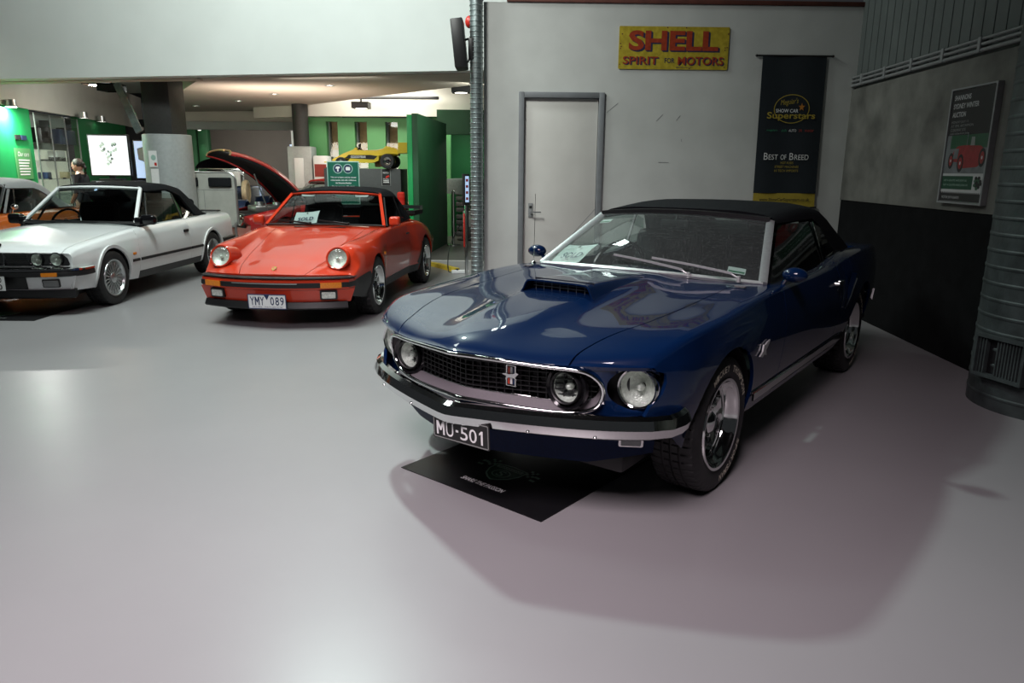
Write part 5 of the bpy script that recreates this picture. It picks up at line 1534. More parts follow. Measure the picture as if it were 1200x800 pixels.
    MB().sweep(bpth, [(-.08, .036), (-.01, .034), (.012, .020), (.014, .0), (.006, -.006), (-.08, -.006)]).build('front_bumper', M['chrome'], root, angle=40)
    MB().sweep([(x, y, z - .032) for x, y, z in bpth], [(-.08, .026), (.010, .026), (.016, .010), (.014, -.020), (-.01, -.030), (-.08, -.030)]).build('bumper_band', M['black'], root, angle=40)
    vf = Fn(lambda x, z: (x, -.80 + plan(x) * 1.5 + (.42 - z) * .25, z))
    sheet('front_valance', vf, [(x, .275) for x in np.linspace(-.74, .74, 13)] + [(.79, .42), (0, .42), (-.79, .42)], P, root, d=(.08, .05), flange=.01)
    MB().sweep([(x, -.775 + float(plan(x)) * 1.5, .235) for x in np.linspace(-.76, .76, 21)], [(-.10, .045), (.012, .040), (.02, -.03), (0, -.05), (-.10, -.03)]).build('lip_spoiler', M['black'], root)
    ci = Fn(lambda x, z: vf.fn(x, z)); sheet('air_intake', ci, [(-.33, .285), (.33, .285), (.34, .415), (-.34, .415)], M['black'], root, d=(.1, .06), flange=0, lift=.005)
    for s in (1, -1):
        T = frame_matrix((s * .56, float(vf.pos(.56, .345)[1]) - .006, .345), (1, s * .22, 0), (0, -.2, 1))
        fl = MB().prism(rrect(.165, .085, .01), -.01, .008, T).build('fog_lamp', M['gloss_black'], root)
        MB().prism(rrect(.145, .066, .008), .0081, .012, T).build('fog_lens', M['grey_mid'], fl)
        T = frame_matrix((s * .58, -.83 + float(plan(.58)) * 1.5 - .015, .440), (1, s * .2, 0), (0, 0, 1))
        MB().prism(rrect(.15, .040, .006), -.01, .006, T).build('indicator', M['amber'], root)
    # plate
    T = frame_matrix((.03, -.865, .36), (1, 0, 0), (0, 0, 1))
    pl = MB().prism(rrect(.30, .155, .008), -.005, 0, T).build('number_plate', M['white_print'], root)
    MB().sweep([T @ Vector((x, y, 0)) for x, y in rrect(.300, .155, .008)], [(-.003, -.002), (.003, -.002), (.003, .002), (-.003, .002)], up=T.to_3x3() @ Vector((0, 0, 1)), closed=True).build('plate_border', M['ink_black'], pl)
    tx = MB()
    for ch, cx, cy in (('B', -.105, .036), ('U', -.03, .036), ('O', .03, .036), ('O', .092, .036), ('3', -.03, -.036), ('2', .03, -.036), ('0', .092, -.036)):
        text(tx, ch, T, .042, .056, cx, cy, bold=.02)
    tx.build('plate_lettering', M['ink_black'], pl, smooth=False)
    # windscreen
    base = lambda s: (.70 * s, .64 + .11 * s * s, .875 - .010 * s * s)
    head = lambda s: (.53 * s, 1.20 + .05 * s * s, 1.275 - .014 * s * s)
    ws, f = quad_glass('windscreen', base, head, .03, M['glass_clean'], root)
    window_frame('windscreen_frame', f, P, root, [(-.020, -.014), (.020, -.014), (.020, .012), (-.020, .012)], sides='tlr')
    window_frame('windscreen_seal', f, M['black'], root, [(-.014, -.006), (.014, -.006), (.014, .008), (-.014, .008)], sides='b')
    for x0, x1 in ((.30, -.25), (-.2, -.62)):
        w_ = MB(); a, b = Vector((x0, .62, .878)), Vector((x1, .66, .90))
        w_.sweep([a + (b - a) * t for t in np.linspace(0, 1, 5)], [(-.005, -.007), (.005, -.007), (.005, .007), (-.005, .007)]); w_.build('wiper', M['black'], root)
    MB().box(-.68, .68, .76, 1.0, .60, .87, .05, 3).build('dashboard', M['interior'], root)
    MB().box(-.68, .68, .74, 2.7, .22, .32, .02).build('cabin_floor', M['interior'], root)
    for s in (1, -1):
        MB().box(s * .73 - .02, s * .73, .75, 2.7, .28, .83, .01).build('door_card', M['interior'], root)
        make_seat(root, s * .36, 1.45, .40, M['interior'], .5, True)
    make_seat(root, 0, 2.25, .42, M['interior'], 1.1, False, 'rear_seat')
    make_steering(root, -.36, 1.05, .83, .19, M['gloss_black'], 1.1)
    MB().box(-.10, .10, 1.16, 1.19, 1.17, 1.22, .01).build('rear_view_mirror', M['black'], root)
    MB().prism(circ(.02, 16), 0, .002, frame_matrix(Vector(f(.5, .93)) + Vector((0, .012, -.012)), (1, 0, 0), (0, .55, .4))).build('screen_sticker', M['screen_blue'], root)
    # top
    T_ = Surf([
        [(1.21, .715, .85), (1.7, .73, .855), (2.2, .73, .862), (2.78, .66, .870)],
        [(1.21, .65, 1.03), (1.7, .675, 1.04), (2.2, .66, 1.03), (2.78, .62, .874)],
        [(1.21, .58, 1.215), (1.7, .61, 1.225), (2.2, .595, 1.175), (2.78, .58, .878)],
        [(1.21, .54, 1.268), (1.7, .56, 1.29), (2.2, .545, 1.24), (2.78, .53, .884)],
        [(1.21, .36, 1.298), (1.7, .38, 1.325), (2.2, .37, 1.275), (2.78, .36, .89)],
        [(1.21, .18, 1.306), (1.7, .18, 1.334), (2.2, .18, 1.285), (2.78, .18, .895)],
        [(1.21, 0, 1.308), (1.7, 0, 1.336), (2.2, 0, 1.288), (2.78, 0, .896)]], lambda y, x: .05 * (x / .6)**2 * np.clip(2.2 - y, 0, 1))
    kt = T_.k; W2 = 2 * T_.vmax
    side = [(1.21, kt[2] + .015), (1.75, kt[2] + .01), (2.06, kt[2] - .05), (2.17, kt[1] - .02), (2.29, .01), (2.77, .01)]
    c_ = W2 / 2; rw = [(2.30, c_ - .36), (2.62, c_ - .32), (2.62, c_ + .32), (2.30, c_ + .36)]
    sheet('rear_window', T_, rw, M['glass_clean'], root, d=(.1, .1), flange=0)
    sheet('soft_top', T_, side + [(2.77, W2 - .01)] + [(y, W2 - v) for y, v in side[::-1][1:]], M['softtop'], root, d=(.08, .07), flange=.03, holes=[rw])
    for s in (1, -1):
        lo = lambda y: Vector((s * (.705 + .012 * (y - .8)), y, .846)); hi = lambda y: Vector((s * (.585 + .02 * math.sin(PI * (y - 1.2))), y, 1.205 if y < 1.8 else 1.205 - .35 * (y - 1.8)))
        for (a0, a1, b0, b1) in ((.80, .99, 1.225, 1.235), (1.01, 1.86, 1.25, 1.86), (1.89, 2.34, 1.89, 2.16)):
            g_ = MB().add([lo(a0), lo(a1), hi(b1), hi(b0)], [(0, 1, 2, 3)]); g_.build('side_window', M['glass_clean'], root, smooth=False)
        for a, b in ((1.0, 1.24), (1.875, 1.875)):
            MB().sweep([lo(a), hi(b)], [(-.010, -.008), (.010, -.008), (.010, .008), (-.010, .008)], up=(s, 0, 0)).build('window_divider', M['black'], root)
    # wheels
    R, rr, w = .305, .198, .205
    wh = link('wheel', tyre_mesh(R, rr, w, 60), M['tyre'], root)
    rim_dish(MB(), rr, w, .03).build('rim', M['alloy'], wh)
    h = w / 2
    sp_ = MB(); polar_prism(sp_, [(-.10, .045), (-.055, rr - .045), (-.07, rr - .018), (.07, rr - .018), (.055, rr - .045), (.10, .045)], h * .9 - .035, h * .9 - .012, 20); sp_.build('spokes', M['alloy'], wh, angle=30)
    MB().lathe([(h * .9 - .02, .062), (h * .9 - .004, .058), (h * .9 + .004, .04), (h * .9 + .005, 0)], 24).build('hub_cap', M['alloy'], wh)
    MB().lathe([(h * .9 - .032, rr - .03), (h * .9 - .034, .03)], 32).build('rim_back', M['black'], wh)
    place_wheels(root, wh, 0, 2.57, .715, .715, R)
    return root, f
white_car, white_screen = build_white()

# ================================================================== things on the walls
def wall_things():
    T0 = BW
    def at(s, z, d=0): return BW @ Vector((s, d, z))
    X = BW.to_3x3() @ Vector((1, 0, 0)); Z = Vector((0, 0, 1))
    # enamel sign
    T = frame_matrix(at(2.065, 2.826, -.012), X, Z)
    sg = empty('enamel_sign', T.translation, 0, 'yellow enamel oil company sign with red shadowed lettering on the pale wall', 'sign')
    L = T.copy(); L.translation = (0, 0, 0)
    MB().prism(rrect(1.20, .437, .012), -.008, .0, L).build('sign_plate', M['shell_yellow'], sg, smooth=False)
    for word, w_, h_, cx, cy, mm in (('SHELL', .98, .205, -.005, .075, 'shell_red'), ('SPIRIT', .385, .082, -.36, -.128, 'shell_red'), ('FOR', .11, .052, -.04, -.128, 'shell_navy'), ('MOTORS', .50, .085, .30, -.128, 'shell_red')):
        b = .035 if word == 'SHELL' else .014
        if word != 'FOR':
            for q in range(1, 4 if word == 'SHELL' else 3):
                text(MB(), word, L, w_, h_, cx + .007 * q, cy - .005 * q, bold=b, z=.0008 + .0002 * (4 - q)).build('letter_shadow', M['shell_navy'], sg, smooth=False)
        text(MB(), word, L, w_, h_, cx, cy, bold=b, z=.0022).build('lettering', M[mm], sg, smooth=False)
    random.seed(4)
    for i in range(14):
        x = random.choice([random.uniform(-.59, -.56), random.uniform(.56, .59), random.uniform(-.6, .6)]); y = random.uniform(-.21, .21) if abs(x) > .55 else random.choice([-.208, .208])
        MB().prism([(x + .008 * math.cos(t) * random.uniform(.5, 1.3), y + .007 * math.sin(t)) for t in np.linspace(0, 2 * PI, 8)[:-1]], .0003, .001, L).build('rust_chip', M['beam'], sg, smooth=False)
    text(MB(), 'BRITISH MADE', L, .17, .014, .12, -.198, z=.001).build('lettering', M['shell_navy'], sg, smooth=False)
    # hanging banner
    bn = empty('hanging_banner', at(3.40, 2.76, -.02), math.radians(1.5), 'tall black cloth banner with gold bottom band hung from a thin rod', 'banner')
    rd = MB().cyl((-.415, 0, 0), (.415, 0, 0), .010); rd.ball((-.42, 0, 0), .018, .014, .014, 10, 6); rd.ball((.42, 0, 0), .018, .014, .014, 10, 6); rd.build('rod', M['black'], bn)
    lo = MB().cyl((-.36, -.002, -1.625), (.40, -.002, -1.625), .009); lo.build('bottom_rod', M['black'], bn)
    dx = lambda z: .018 * (-z / 1.6)
    def cl(z0, z1, name, m, y=0.0):
        return MB().grid(lambda u, v: (-.357 + .714 * u + dx(z1 + (z0 - z1) * v), y - .006 * math.sin(u * 9 + v * 2) * (1 - .3 * v) - .004, z1 + (z0 - z1) * v), 16, 12).build(name, m, bn)
    b1 = cl(0.0, -1.47, 'banner_cloth', M['banner']); b2 = cl(-1.47, -1.62, 'gold_band', M['banner_gold'])
    Tb = frame_matrix((.008, -.020, 0), (1, 0, 0), Z)
    def tx(word, w_, h_, cx, cz, mm, bold=.0, shear=0, nm='print'):
        text(MB(), word, Tb, w_, h_, cx, cz, shear=shear, bold=bold).build(nm, M[mm], b1, smooth=False)
    ell = [Tb @ Vector((.195 * math.cos(t), -.555 + .150 * math.sin(t), .001)) for t in np.linspace(0, 2 * PI, 49)[:-1]]
    MB().sweep(ell, [(-.004, 0), (.004, 0), (.004, .001), (-.004, .001)], up=(0, -1, 0), closed=True).build('print', M['banner_gold'], b1, smooth=False)
    Tq = Tb @ Matrix.Translation((-.03, -.485, 0)) @ Matrix.Rotation(.12, 4, 'Z')
    text(MB(), "Meguiar's", Tq, .20, .075, 0, 0, shear=.3).build('print', M['banner_gold'], b1, smooth=False)
    tx('SHOW CAR', .25, .038, -.05, -.575, 'white_print', .01)
    tx('Superstars', .54, .090, .0, -.635, 'banner_gold', .015)
    star = [(.11 + .038 * (1 if k % 2 == 0 else .42) * math.sin(PI * k / 5), -.535 + .045 * (1 if k % 2 == 0 else .42) * math.cos(PI * k / 5)) for k in range(10)]
    MB().prism(star, .001, .002, Tb).build('print', M['banner_orange'], b1, smooth=False)
    for w_, cx, wd, mm in (('meguiars', -.20, .12, 'banner_green'), ('shift', -.065, .06, 'banner_green'), ('AUTO', .03, .085, 'white_print'), ('3R', .12, .04, 'banner_red'), ('motor', .22, .10, 'banner_red')):
        tx(w_, wd, .028, cx, -.785, mm)
    tx('B', .045, .075, -.245, -1.065, 'white_print', .0); tx('EST', .105, .056, -.160, -1.073, 'white_print'); tx('OF', .065, .056, -.045, -1.073, 'white_print'); tx('B', .045, .075, .045, -1.065, 'white_print'); tx('REED', .16, .056, .160, -1.073, 'white_print')
    for i, l in enumerate(('HOT RODS', 'STREET MACHINES', 'HI TECH IMPORTS')):
        tx(l, .018 * len(l), .026, 0, -1.135 - .043 * i, 'banner_gold')
    text(MB(), 'www.ShowCarSuperstars.co.uk', frame_matrix((.015, -.022, 0), (1, 0, 0), Z), .58, .045, 0, -1.545, bold=.02).build('print', M['ink_black'], b2, smooth=False)
    # auction poster on the right wall
    Y_ = RW.to_3x3() @ Vector((0, -1, 0))
    T = frame_matrix(RW @ Vector((-.045, 1.610 - .0, 1.738)), Y_, Z)
    T = frame_matrix(RW @ Vector((-.045, -1.612, 1.738)), Y_, Z)
    po = empty('auction_poster', T.translation, 0, 'framed auction poster showing a small red vintage roadster on the right wall', 'poster')
    L = T.copy(); L.translation = (0, 0, 0)
    MB().prism([(-.30, -.437), (.30, -.437), (.30, .437), (-.30, .437)], -.03, 0, L).build('poster_board', M['poster_white'], po, smooth=False)
    MB().sweep([L @ Vector(p) for p in ((-.31, -.447, 0), (.31, -.447, 0), (.31, .447, 0), (-.31, .447, 0))], [(-.012, -.032), (.012, -.032), (.012, .012), (-.012, .012)], up=L.to_3x3() @ Vector((0, 0, 1)), closed=True).build('poster_frame', M['grey_mid'], po, smooth=False)
    def fl(poly, mm, z=.001): return MB().prism(poly, z - .0008, z, L).build('print', M[mm], po, smooth=False)
    R = lambda a, b, c, d: [(a, c), (b, c), (b, d), (a, d)]
    fl(R(-.298, .298, .085, .435), 'ink_black'); fl(R(-.24, .298, -.02, .085), 'crest_green'); fl(R(-.298, .15, -.34, -.235), 'poster_green'); fl(R(-.298, .298, -.435, -.372), 'ink_black')
    fl(R(-.298, .298, -.215, -.02), 'poster_grey'); fl(R(-.298, -.24, -.02, .085), 'poster_grey')
    for i in range(24): fl(R(-.298 + i * .025, -.286 + i * .025, -.372, -.362), 'ink_black', .0012)
    for i, (l, w_, h_) in enumerate((('SHANNONS', .235, .040), ('SYDNEY WINTER', .36, .040), ('AUCTION', .19, .040))):
        text(MB(), l, L, w_, h_, -.27 + w_ / 2, .380 - i * .066, bold=.015, z=.0015).build('print', M['poster_white'], po, smooth=False)
    for i, (l, w_) in enumerate((('MONDAY JULY 13', .24), ('AT 7PM, ARTARMON', .32), ('CLEARWAY SITE', .22), ('view online from June', .27))):
        text(MB(), l, L, w_, .022, -.27 + w_ / 2, .188 - i * .030, z=.0015).build('print', M['grey_print'], po, smooth=False)
    for i, w_ in enumerate((.34, .36)):
        text(MB(), 'GET A QUOTE AND JOIN US', L, w_, .018, -.27 + w_ / 2, -.272 - i * .036, z=.0015).build('print', M['crest_line'], po, smooth=False)
    text(MB(), 'MOTOR ENTHUSIASTS', L, .26, .020, -.14, -.405, z=.0015).build('print', M['poster_white'], po, smooth=False)
    # the roadster picture
    fl([(-.19, -.06), (-.16, -.02), (-.12, .0), (.0, .005), (.06, .0), (.20, -.005), (.26, -.04), (.26, -.12), (.18, -.165), (-.02, -.175), (-.06, -.13), (-.19, -.12)], 'poster_red', .002)
    for cx, cy, r in ((-.06, -.135, .062), (-.205, -.115, .055), (.235, -.095, .062)):
        fl([(cx + r * .72 * math.cos(t), cy + r * 1.15 * math.sin(t)) for t in np.linspace(0, 2 * PI, 20)[:-1]], 'ink_black', .0025)
        fl([(cx + r * .45 * math.cos(t), cy + r * .75 * math.sin(t)) for t in np.linspace(0, 2 * PI, 20)[:-1]], 'poster_red', .003)
        fl([(cx + r * .14 * math.cos(t), cy + r * .22 * math.sin(t)) for t in np.linspace(0, 2 * PI, 12)[:-1]], 'poster_white', .0035)
    fl([(-.175, -.10), (-.11, -.10), (-.10, -.02), (-.165, -.02)], 'poster_grey', .0028)
    fl([(.055, .0), (.115, .0), (.105, .065), (.06, .065)], 'grey_print', .0028); fl([(.0, .0), (.008, .0), (.008, .10), (.0, .10)], 'poster_grey', .0028)
    for k in range(16):
        r_ = .018; cx, cy = .225 + .052 * math.cos(k * 2.4) * (k / 16)**.5, -.285 + .045 * math.sin(k * 2.4) * (k / 16)**.5
        fl([(cx + r_ * math.cos(t), cy + r_ * .8 * math.sin(t)) for t in np.linspace(0, 2 * PI, 7)[:-1]], 'ink_black' if k % 3 else 'crest_green', .0018 + .0001 * k)
    # loudspeaker on the slim duct and red beacon
    sp = empty('wall_speaker', (-.585, 8.30, 2.82), .0, 'black tilted panel loudspeaker bracketed to the slim spiral duct', 'speaker')
    Tt = Matrix.Rotation(-.10, 4, 'Y')
    MB().box(-.065, .065, -.15, .15, -.245, .245, .012, M=Tt).build('speaker_body', M['black'], sp)
    br = MB(); br.tube([(.05, 0, .05), (.09, 0, .06), (.12, -.01, .045)], .012, 8); br.tube([(.055, 0, -.16), (.09, 0, -.17), (.12, -.01, -.12)], .012, 8); br.box(.095, .165, -.035, .03, -.15, .07, .012)
    br.build('bracket', M['black'], sp)
    be = empty('alarm_beacon', (-.485, 8.47, 3.08), 0, 'small red round alarm beacon peeping out behind the slim duct', 'alarm')
    MB().ball((0, 0, 0), .05, .05, .065, 20, 12).build('beacon_dome', M['alarm_red'], be); MB().cyl((.03, 0, 0), (.10, -.04, 0), .02).build('beacon_arm', M['grey_mid'], be)
wall_things()

def floor_mats():
    T = frame_matrix((-.576, 3.565, .0), (.766, -.6428, 0), (.6428, .766, 0))
    mt = empty('display_mat', (-.576, 3.565, 0), math.radians(-40), 'black display mat with green crest on the floor under the dark blue nose', 'mat')
    MB().box(0, .929, 0, 1.10, 0, .005, .0015).build('mat_sheet', M['mat_rubber'], mt)
    L = Matrix.Translation((0, 0, .005))
    text(MB(), 'SHARE THE PASSION', L, .275, .036, .466, .122, shear=.2, bold=.025, z=.0006).build('mat_lettering', M['paper'], mt, smooth=False)
    cx, cy = .452, .300
    shield = lambda k: [(cx + k * x, cy + k * y) for x, y in ((-.105, .075), (-.05, .082), (0, .088), (.05, .082), (.105, .075), (.102, .0), (.075, -.06), (.035, -.095), (0, -.112), (-.035, -.095), (-.075, -.06), (-.102, .0))]
    for k, mm, z in ((1, 'crest_line', .0004), (.90, 'crest_green', .0007)):
        MB().prism(shield(k), .0, z, L).build('crest_shield', M[mm], mt, smooth=False)
    MB().prism([(cx - .085, cy + .035), (cx + .085, cy + .035), (cx + .088, cy + .062), (cx - .088, cy + .062)], 0, .0009, L).build('crest_bar', M['crest_line'], mt, smooth=False)
    text(MB(), 'SHANNONS', L, .145, .019, cx, cy + .0485, bold=.01, z=.0011).build('crest_lettering', M['mat_rubber'], mt, smooth=False)
    MB().sweep([(cx + .050 * math.cos(t), cy - .022 + .042 * math.sin(t), .0057) for t in np.linspace(0, 2 * PI, 33)[:-1]], [(-.003, 0), (.003, 0), (.003, .0005), (-.003, .0005)], closed=True).build('crest_ring', M['crest_line'], mt, smooth=False)
    text(MB(), 'S', L, .042, .058, cx, cy - .022, bold=.01, z=.0009).build('crest_lettering', M['crest_line'], mt, smooth=False)
    for s in (1, -1):
        for i in range(6):
            for j in range(4):
                if (i + j) % 2: continue
                x0 = cx + s * (.085 + i * .018); y0 = cy + .015 + j * .022 + .03 * math.sin(i * .6) - i * .008
                MB().box(min(x0, x0 + s * .016), max(x0, x0 + s * .016), y0, y0 + .019, 0, .0004, M=L).build('crest_flag', M['crest_line'], mt, smooth=False)
    m2 = empty('display_mat', (-5.90, 7.22, 0), 0.0, 'black display mat with crest on the floor under the white nose', 'mat')
    MB().box(0, 1.06, 0, 1.15, 0, .005, .0015).build('mat_sheet', M['mat_rubber'], m2)
    text(MB(), 'SHARE THE PASSION', L, .27, .028, .56, .12, shear=.2, bold=.035, z=.0006).build('mat_lettering', M['grey_print'], m2, smooth=False)
    cx, cy = .55, .34
    for k, mm, z in ((1, 'crest_line', .0004), (.90, 'crest_green', .0007)):
        MB().prism(shield(k), .0, z, L).build('crest_shield', M[mm], m2, smooth=False)
floor_mats()

def sold_sheets():
    def card(name, f, u, v, w_, h_, rot, lab, big, m='paper', words='SOLD', tilt=None):
        c = Vector(f(u, v)); e = 1e-3
        tx_ = (Vector(f(u + e, v)) - Vector(f(u - e, v))).normalized(); ty = (Vector(f(u, v + e)) - Vector(f(u, v - e))).normalized()
        n = tx_.cross(ty)
        if n.y > 0: n = -n
        x = (tx_ * math.cos(rot) + ty * math.sin(rot)); y = (ty * math.cos(rot) - tx_ * math.sin(rot))
        return c, x, y, n
    # blue car: sheet leaning inside the screen at the driver's lower corner
    for car, f, u, v, w_, h_, rot, words, lab in ((blue_car, blue_screen, .125, .22, .30, .21, .02, 'SOLD', 'white sold sheet in the windscreen of the dark blue convertible'),
                                                  (red_car, red_screen, .345, .19, .29, .19, .08, 'SOLD', 'white sold sheet in the windscreen of the orange-red convertible'),
                                                  (blue_car, blue_screen, .905, .17, .10, .055, -.06, '', 'small white registration label low in the windscreen of the dark blue convertible'),
                                                  (blue_car, blue_screen, .075, .87, .09, .05, .0, '', 'small white sticker in the top corner of the dark blue windscreen')):
        c, x, y, n = card('', f, u, v, w_, h_, rot, lab, 1)
        Rm = car.matrix_basis.to_3x3()
        Mw = Matrix.Translation(car.location) @ Matrix.Rotation(car.rotation_euler.z, 4, 'Z')
        p = Mw @ (c - n * .014)
        R3 = Mw.to_3x3()
        T = frame_matrix((0, 0, 0), R3 @ x, R3 @ y)
        o = empty('sold_sheet' if words else 'screen_label', p, 0, lab, 'paper sheet' if words else 'label')
        if words:
            MB().grid(lambda a, b: ((a - .5) * w_, (b - .5) * h_, -.012 * math.sin(PI * a) - .004 * math.cos(5 * b)), 8, 6, T).build('sheet', M['paper'], o)
            text(MB(), words, T, w_ * .66, h_ * .30, .0 if f is red_screen else .02, -h_ * .16, bold=.015, z=.006).build('sheet_lettering', M['ink'], o, smooth=False)
            MB().prism([(-.010, h_ * .28), (.010, h_ * .28), (.008, h_ * .38), (-.008, h_ * .38)], .002, .0045, T).build('sheet_crest', M['grey_print'], o, smooth=False)
        else:
            MB().prism(rrect(w_, h_, .004), -.001, .001, T).build('label_sheet', M['paper'], o, smooth=False)
            MB().box(-w_ * .45, w_ * .45, -h_ * .35, -h_ * .1, .001, .0016, M=T).build('label_print', M['banner_green'], o, smooth=False)
sold_sheets()

# ================================================================== showroom furniture
def showroom_things():
    # big white lightbox and the slim screen beside it
    def screen(name, c, rz, w_, h_, m, lab, fm):
        s = empty(name, c, rz, lab, 'screen')
        MB().box(-w_ / 2 - .02, w_ / 2 + .02, .0, .07, -h_ / 2 - .02, h_ / 2 + .02, .008).build('screen_case', M[fm], s)
        MB().box(-w_ / 2, w_ / 2, -.004, .0, -h_ / 2, h_ / 2).build('screen_face', M[m], s, smooth=False)
        b_ = 1.29 if m == 'screen' else 0.0
        MB().box(-.05, .05, .02, .06, b_ - c[2], -h_ / 2).build('screen_post', M['black'], s)
        MB().box(-.20, .20, -.06, .14, b_ - c[2], b_ - c[2] + .03, .01).build('screen_foot', M['black'], s)
        return s
    s1 = screen('display_screen', (-7.21, 13.4, 1.725), .08, .66, .68, 'screen', 'large glowing white square screen with a faint crest above the white convertible', 'black')
    T = frame_matrix((0, -.0045, .02), (1, 0, 0), (0, 0, 1))
    random.seed(3)
    for k in range(26):
        t = k / 25.0; a = k * 2.4
        if t < .6: cx, cy = (.10 + .03 * math.cos(a)) * (1 if k % 2 else -1), .12 + .07 * math.sin(a)
        else: cx, cy = .05 * math.cos(a) * (1.6 - t), .05 - (t - .6) * .55
        r = .015 + .018 * abs(math.sin(k * 1.7))
        MB().prism([(cx + r * math.cos(q) * random.uniform(.6, 1.2), cy + r * math.sin(q) * random.uniform(.6, 1.2)) for q in np.linspace(0, 2 * PI, 8)[:-1]], .0, .0008 + k * .00003, T).build('crest_fleck', M['screen_fleck_dark'] if k % 3 == 0 else M['screen_fleck'], s1, smooth=False)
    s2 = screen('display_screen', (-6.84, 13.86, 1.66), .10, .27, .66, 'screen_blue', 'slim bluish screen showing a dark shape beside the large white screen', 'black')
    MB().prism([(-.09, .20), (.05, .24), (.09, .18), (.08, -.12), (.0, -.03), (-.08, .0)], 0, .001, frame_matrix((0, -.0045, 0), (1, 0, 0), (0, 0, 1))).build('screen_picture', M['grey_mid'], s2, smooth=False)
    ct = empty('counter', (-7.14, 13.30, 0), 0, 'low dark counter with a lit strip below the large white screen', 'counter')
    MB().box(-.40, .42, .0, .34, 0, 1.285, .01).build('counter_body', M['black'], ct)
    for i in range(3): MB().box(-.30 + i * .24, -.09 + i * .24, -.004, .0, 1.235, 1.27).build('lit_label', M['screen'], ct, smooth=False)
    # glass cabinet set in the green wall
    cb = empty('glass_cabinet', (-9.05, 15.05, 0), 0, 'backlit glass display cabinet with shelves between green wall panels', 'cabinet')
    T = frame_matrix((0, 0, 0), (-.17, 1, 0), (0, 0, 1))   # local x runs away along the wall, z faces the hall
    MB().box(-.97, 1.02, 0, 2.1, -.34, -.30, M=T).build('cabinet_back', M['lit_soft'], cb, smooth=False)
    MB().box(-.97, 1.02, 1.85, 2.55, -.31, -.28, M=T).build('cabinet_header', M['bulk_grey'], cb, smooth=False)
    for y in (.55, .98, 1.28, 1.62, 1.95): MB().box(-.97, 1.02, y, y + .012, -.28, .0, M=T).build('shelf', M['vitrine'], cb, smooth=False)
    for x in (-.97, -.32, .35, 1.0): MB().box(x - .012, x + .012, 0, 2.5, -.02, .0, M=T).build('cabinet_mullion', M['alloy'], cb, smooth=False)
    for a, b in ((-.97, -.32), (-.32, .35), (.35, 1.0)): MB().box(a + .013, b - .013, .02, 2.5, -.012, -.008, M=T).build('pane', M['vitrine'], cb, smooth=False)
    for x in (-.62, .02, .68):
        MB().box(x - .03, x + .03, 1.28, 1.31, -.03, .01, M=T).build('shelf_clip', M['black'], cb, smooth=False)
    base = Matrix.Translation((-9.05, 15.05, 0)) @ T
    def shelf_thing(nm, lab, cat, bxs, m):
        o = empty(nm, (0, 0, 0), 0, lab, cat); mb = MB()
        c = base @ Vector((sum(b[0] + b[1] for b in bxs) / 2 / len(bxs), bxs[0][2], -.15)); o.location = c
        inv = Matrix.Translation(-c) @ base
        for i, (x0, x1, y0, y1) in enumerate(bxs): MB().box(x0, x1, y0, y1, -.24, -.06, .012, M=inv).build('body' if i == 0 else 'fitting', M[m] if i == 0 else M['black'], o)
        return o
    shelf_thing('display_chair', 'small dark chair-shaped exhibit on the top shelf of the glass cabinet', 'exhibit', [(-.62, -.20, 1.963, 2.06), (-.26, -.20, 1.963, 2.40), (-.62, -.57, 1.963, 2.25)], 'black')
    shelf_thing('suitcase', 'dark blue suitcase on the top shelf of the glass cabinet', 'suitcase', [(.20, .98, 1.963, 2.26), (.48, .66, 2.26, 2.30)], 'navy')
    shelf_thing('picture', 'small framed picture of a grey landscape on a middle cabinet shelf', 'picture', [(-.05, .34, 1.633, 1.83), (-.05, .34, 1.633, 1.72)], 'paper')
    shelf_thing('model_car', 'small dark model on a low cabinet shelf beside the picture', 'model', [(-.45, -.28, 1.633, 1.66)], 'black')
    shelf_thing('blue_box', 'small blue box on the low cabinet shelf', 'box', [(-.60, -.42, 1.293, 1.42)], 'navy')
    shelf_thing('cream_box', 'cream box on the low cabinet shelf near the woman', 'box', [(.38, .80, 1.293, 1.42)], 'cream')
    # green wall notice
    T = frame_matrix((-8.86, 13.55, 1.72), (-.19, 1, 0), (0, 0, 1))
    n = empty('wall_panel', T.translation, 0, 'pale green information panel with white text on the bright green wall', 'panel')
    L = T.copy(); L.translation = (0, 0, 0)
    MB().box(-.30, .30, -.42, .12, 0, .02, M=L).build('panel_board', M['green_pale'], n, smooth=False)
    text(MB(), 'Our cars', L, .44, .08, .0, .02, shear=.2, z=.022).build('panel_text', M['paper'], n, smooth=False)
    for i in range(6): MB().box(-.22, .22 - .03 * (i % 3), -.10 - i * .05, -.075 - i * .05, .0201, .022, M=L).build('panel_text', M['paper'], n, smooth=False)
    for q, mm in ((-.10, 'ink_black'), (.13, 'ink')):
        MB().box(q - .10, q + .10, .27, .35, 0, .02, M=L).build('badge_plate', M[mm], n, smooth=False)
    # plinth, toy racer, green sign, little poster
    pl = empty('plinth', (-2.62, 12.95, 0), 0, 'charcoal box plinth carrying the yellow toy racing car', 'plinth')
    MB().box(-.66, .67, 0, .8, 0, 1.53, .008).build('plinth_body', M['plinth'], pl)
    T = frame_matrix((.415, -.004, 1.385), (1, 0, 0), (0, 0, 1))
    fr = MB().sweep([T @ Vector(p) for p in ((-.075, -.14, 0), (.075, -.14, 0), (.075, .14, 0), (-.075, .14, 0))], [(-.006, -.003), (.006, -.003), (.006, .004), (-.006, .004)], up=(0, -1, 0), closed=True).build('small_poster', M['grey_print'], pl, smooth=False)
    MB().box(-.07, .07, -.135, .135, -.001, .001, M=T).build('poster_print', M['ink_black'], fr, smooth=False)
    text(MB(), 'MOTOR', T, .10, .025, 0, .075).build('poster_print', M['white_print'], fr, smooth=False)
    text(MB(), 'RACING', T, .10, .025, 0, -.03).build('poster_print', M['white_print'], fr, smooth=False)
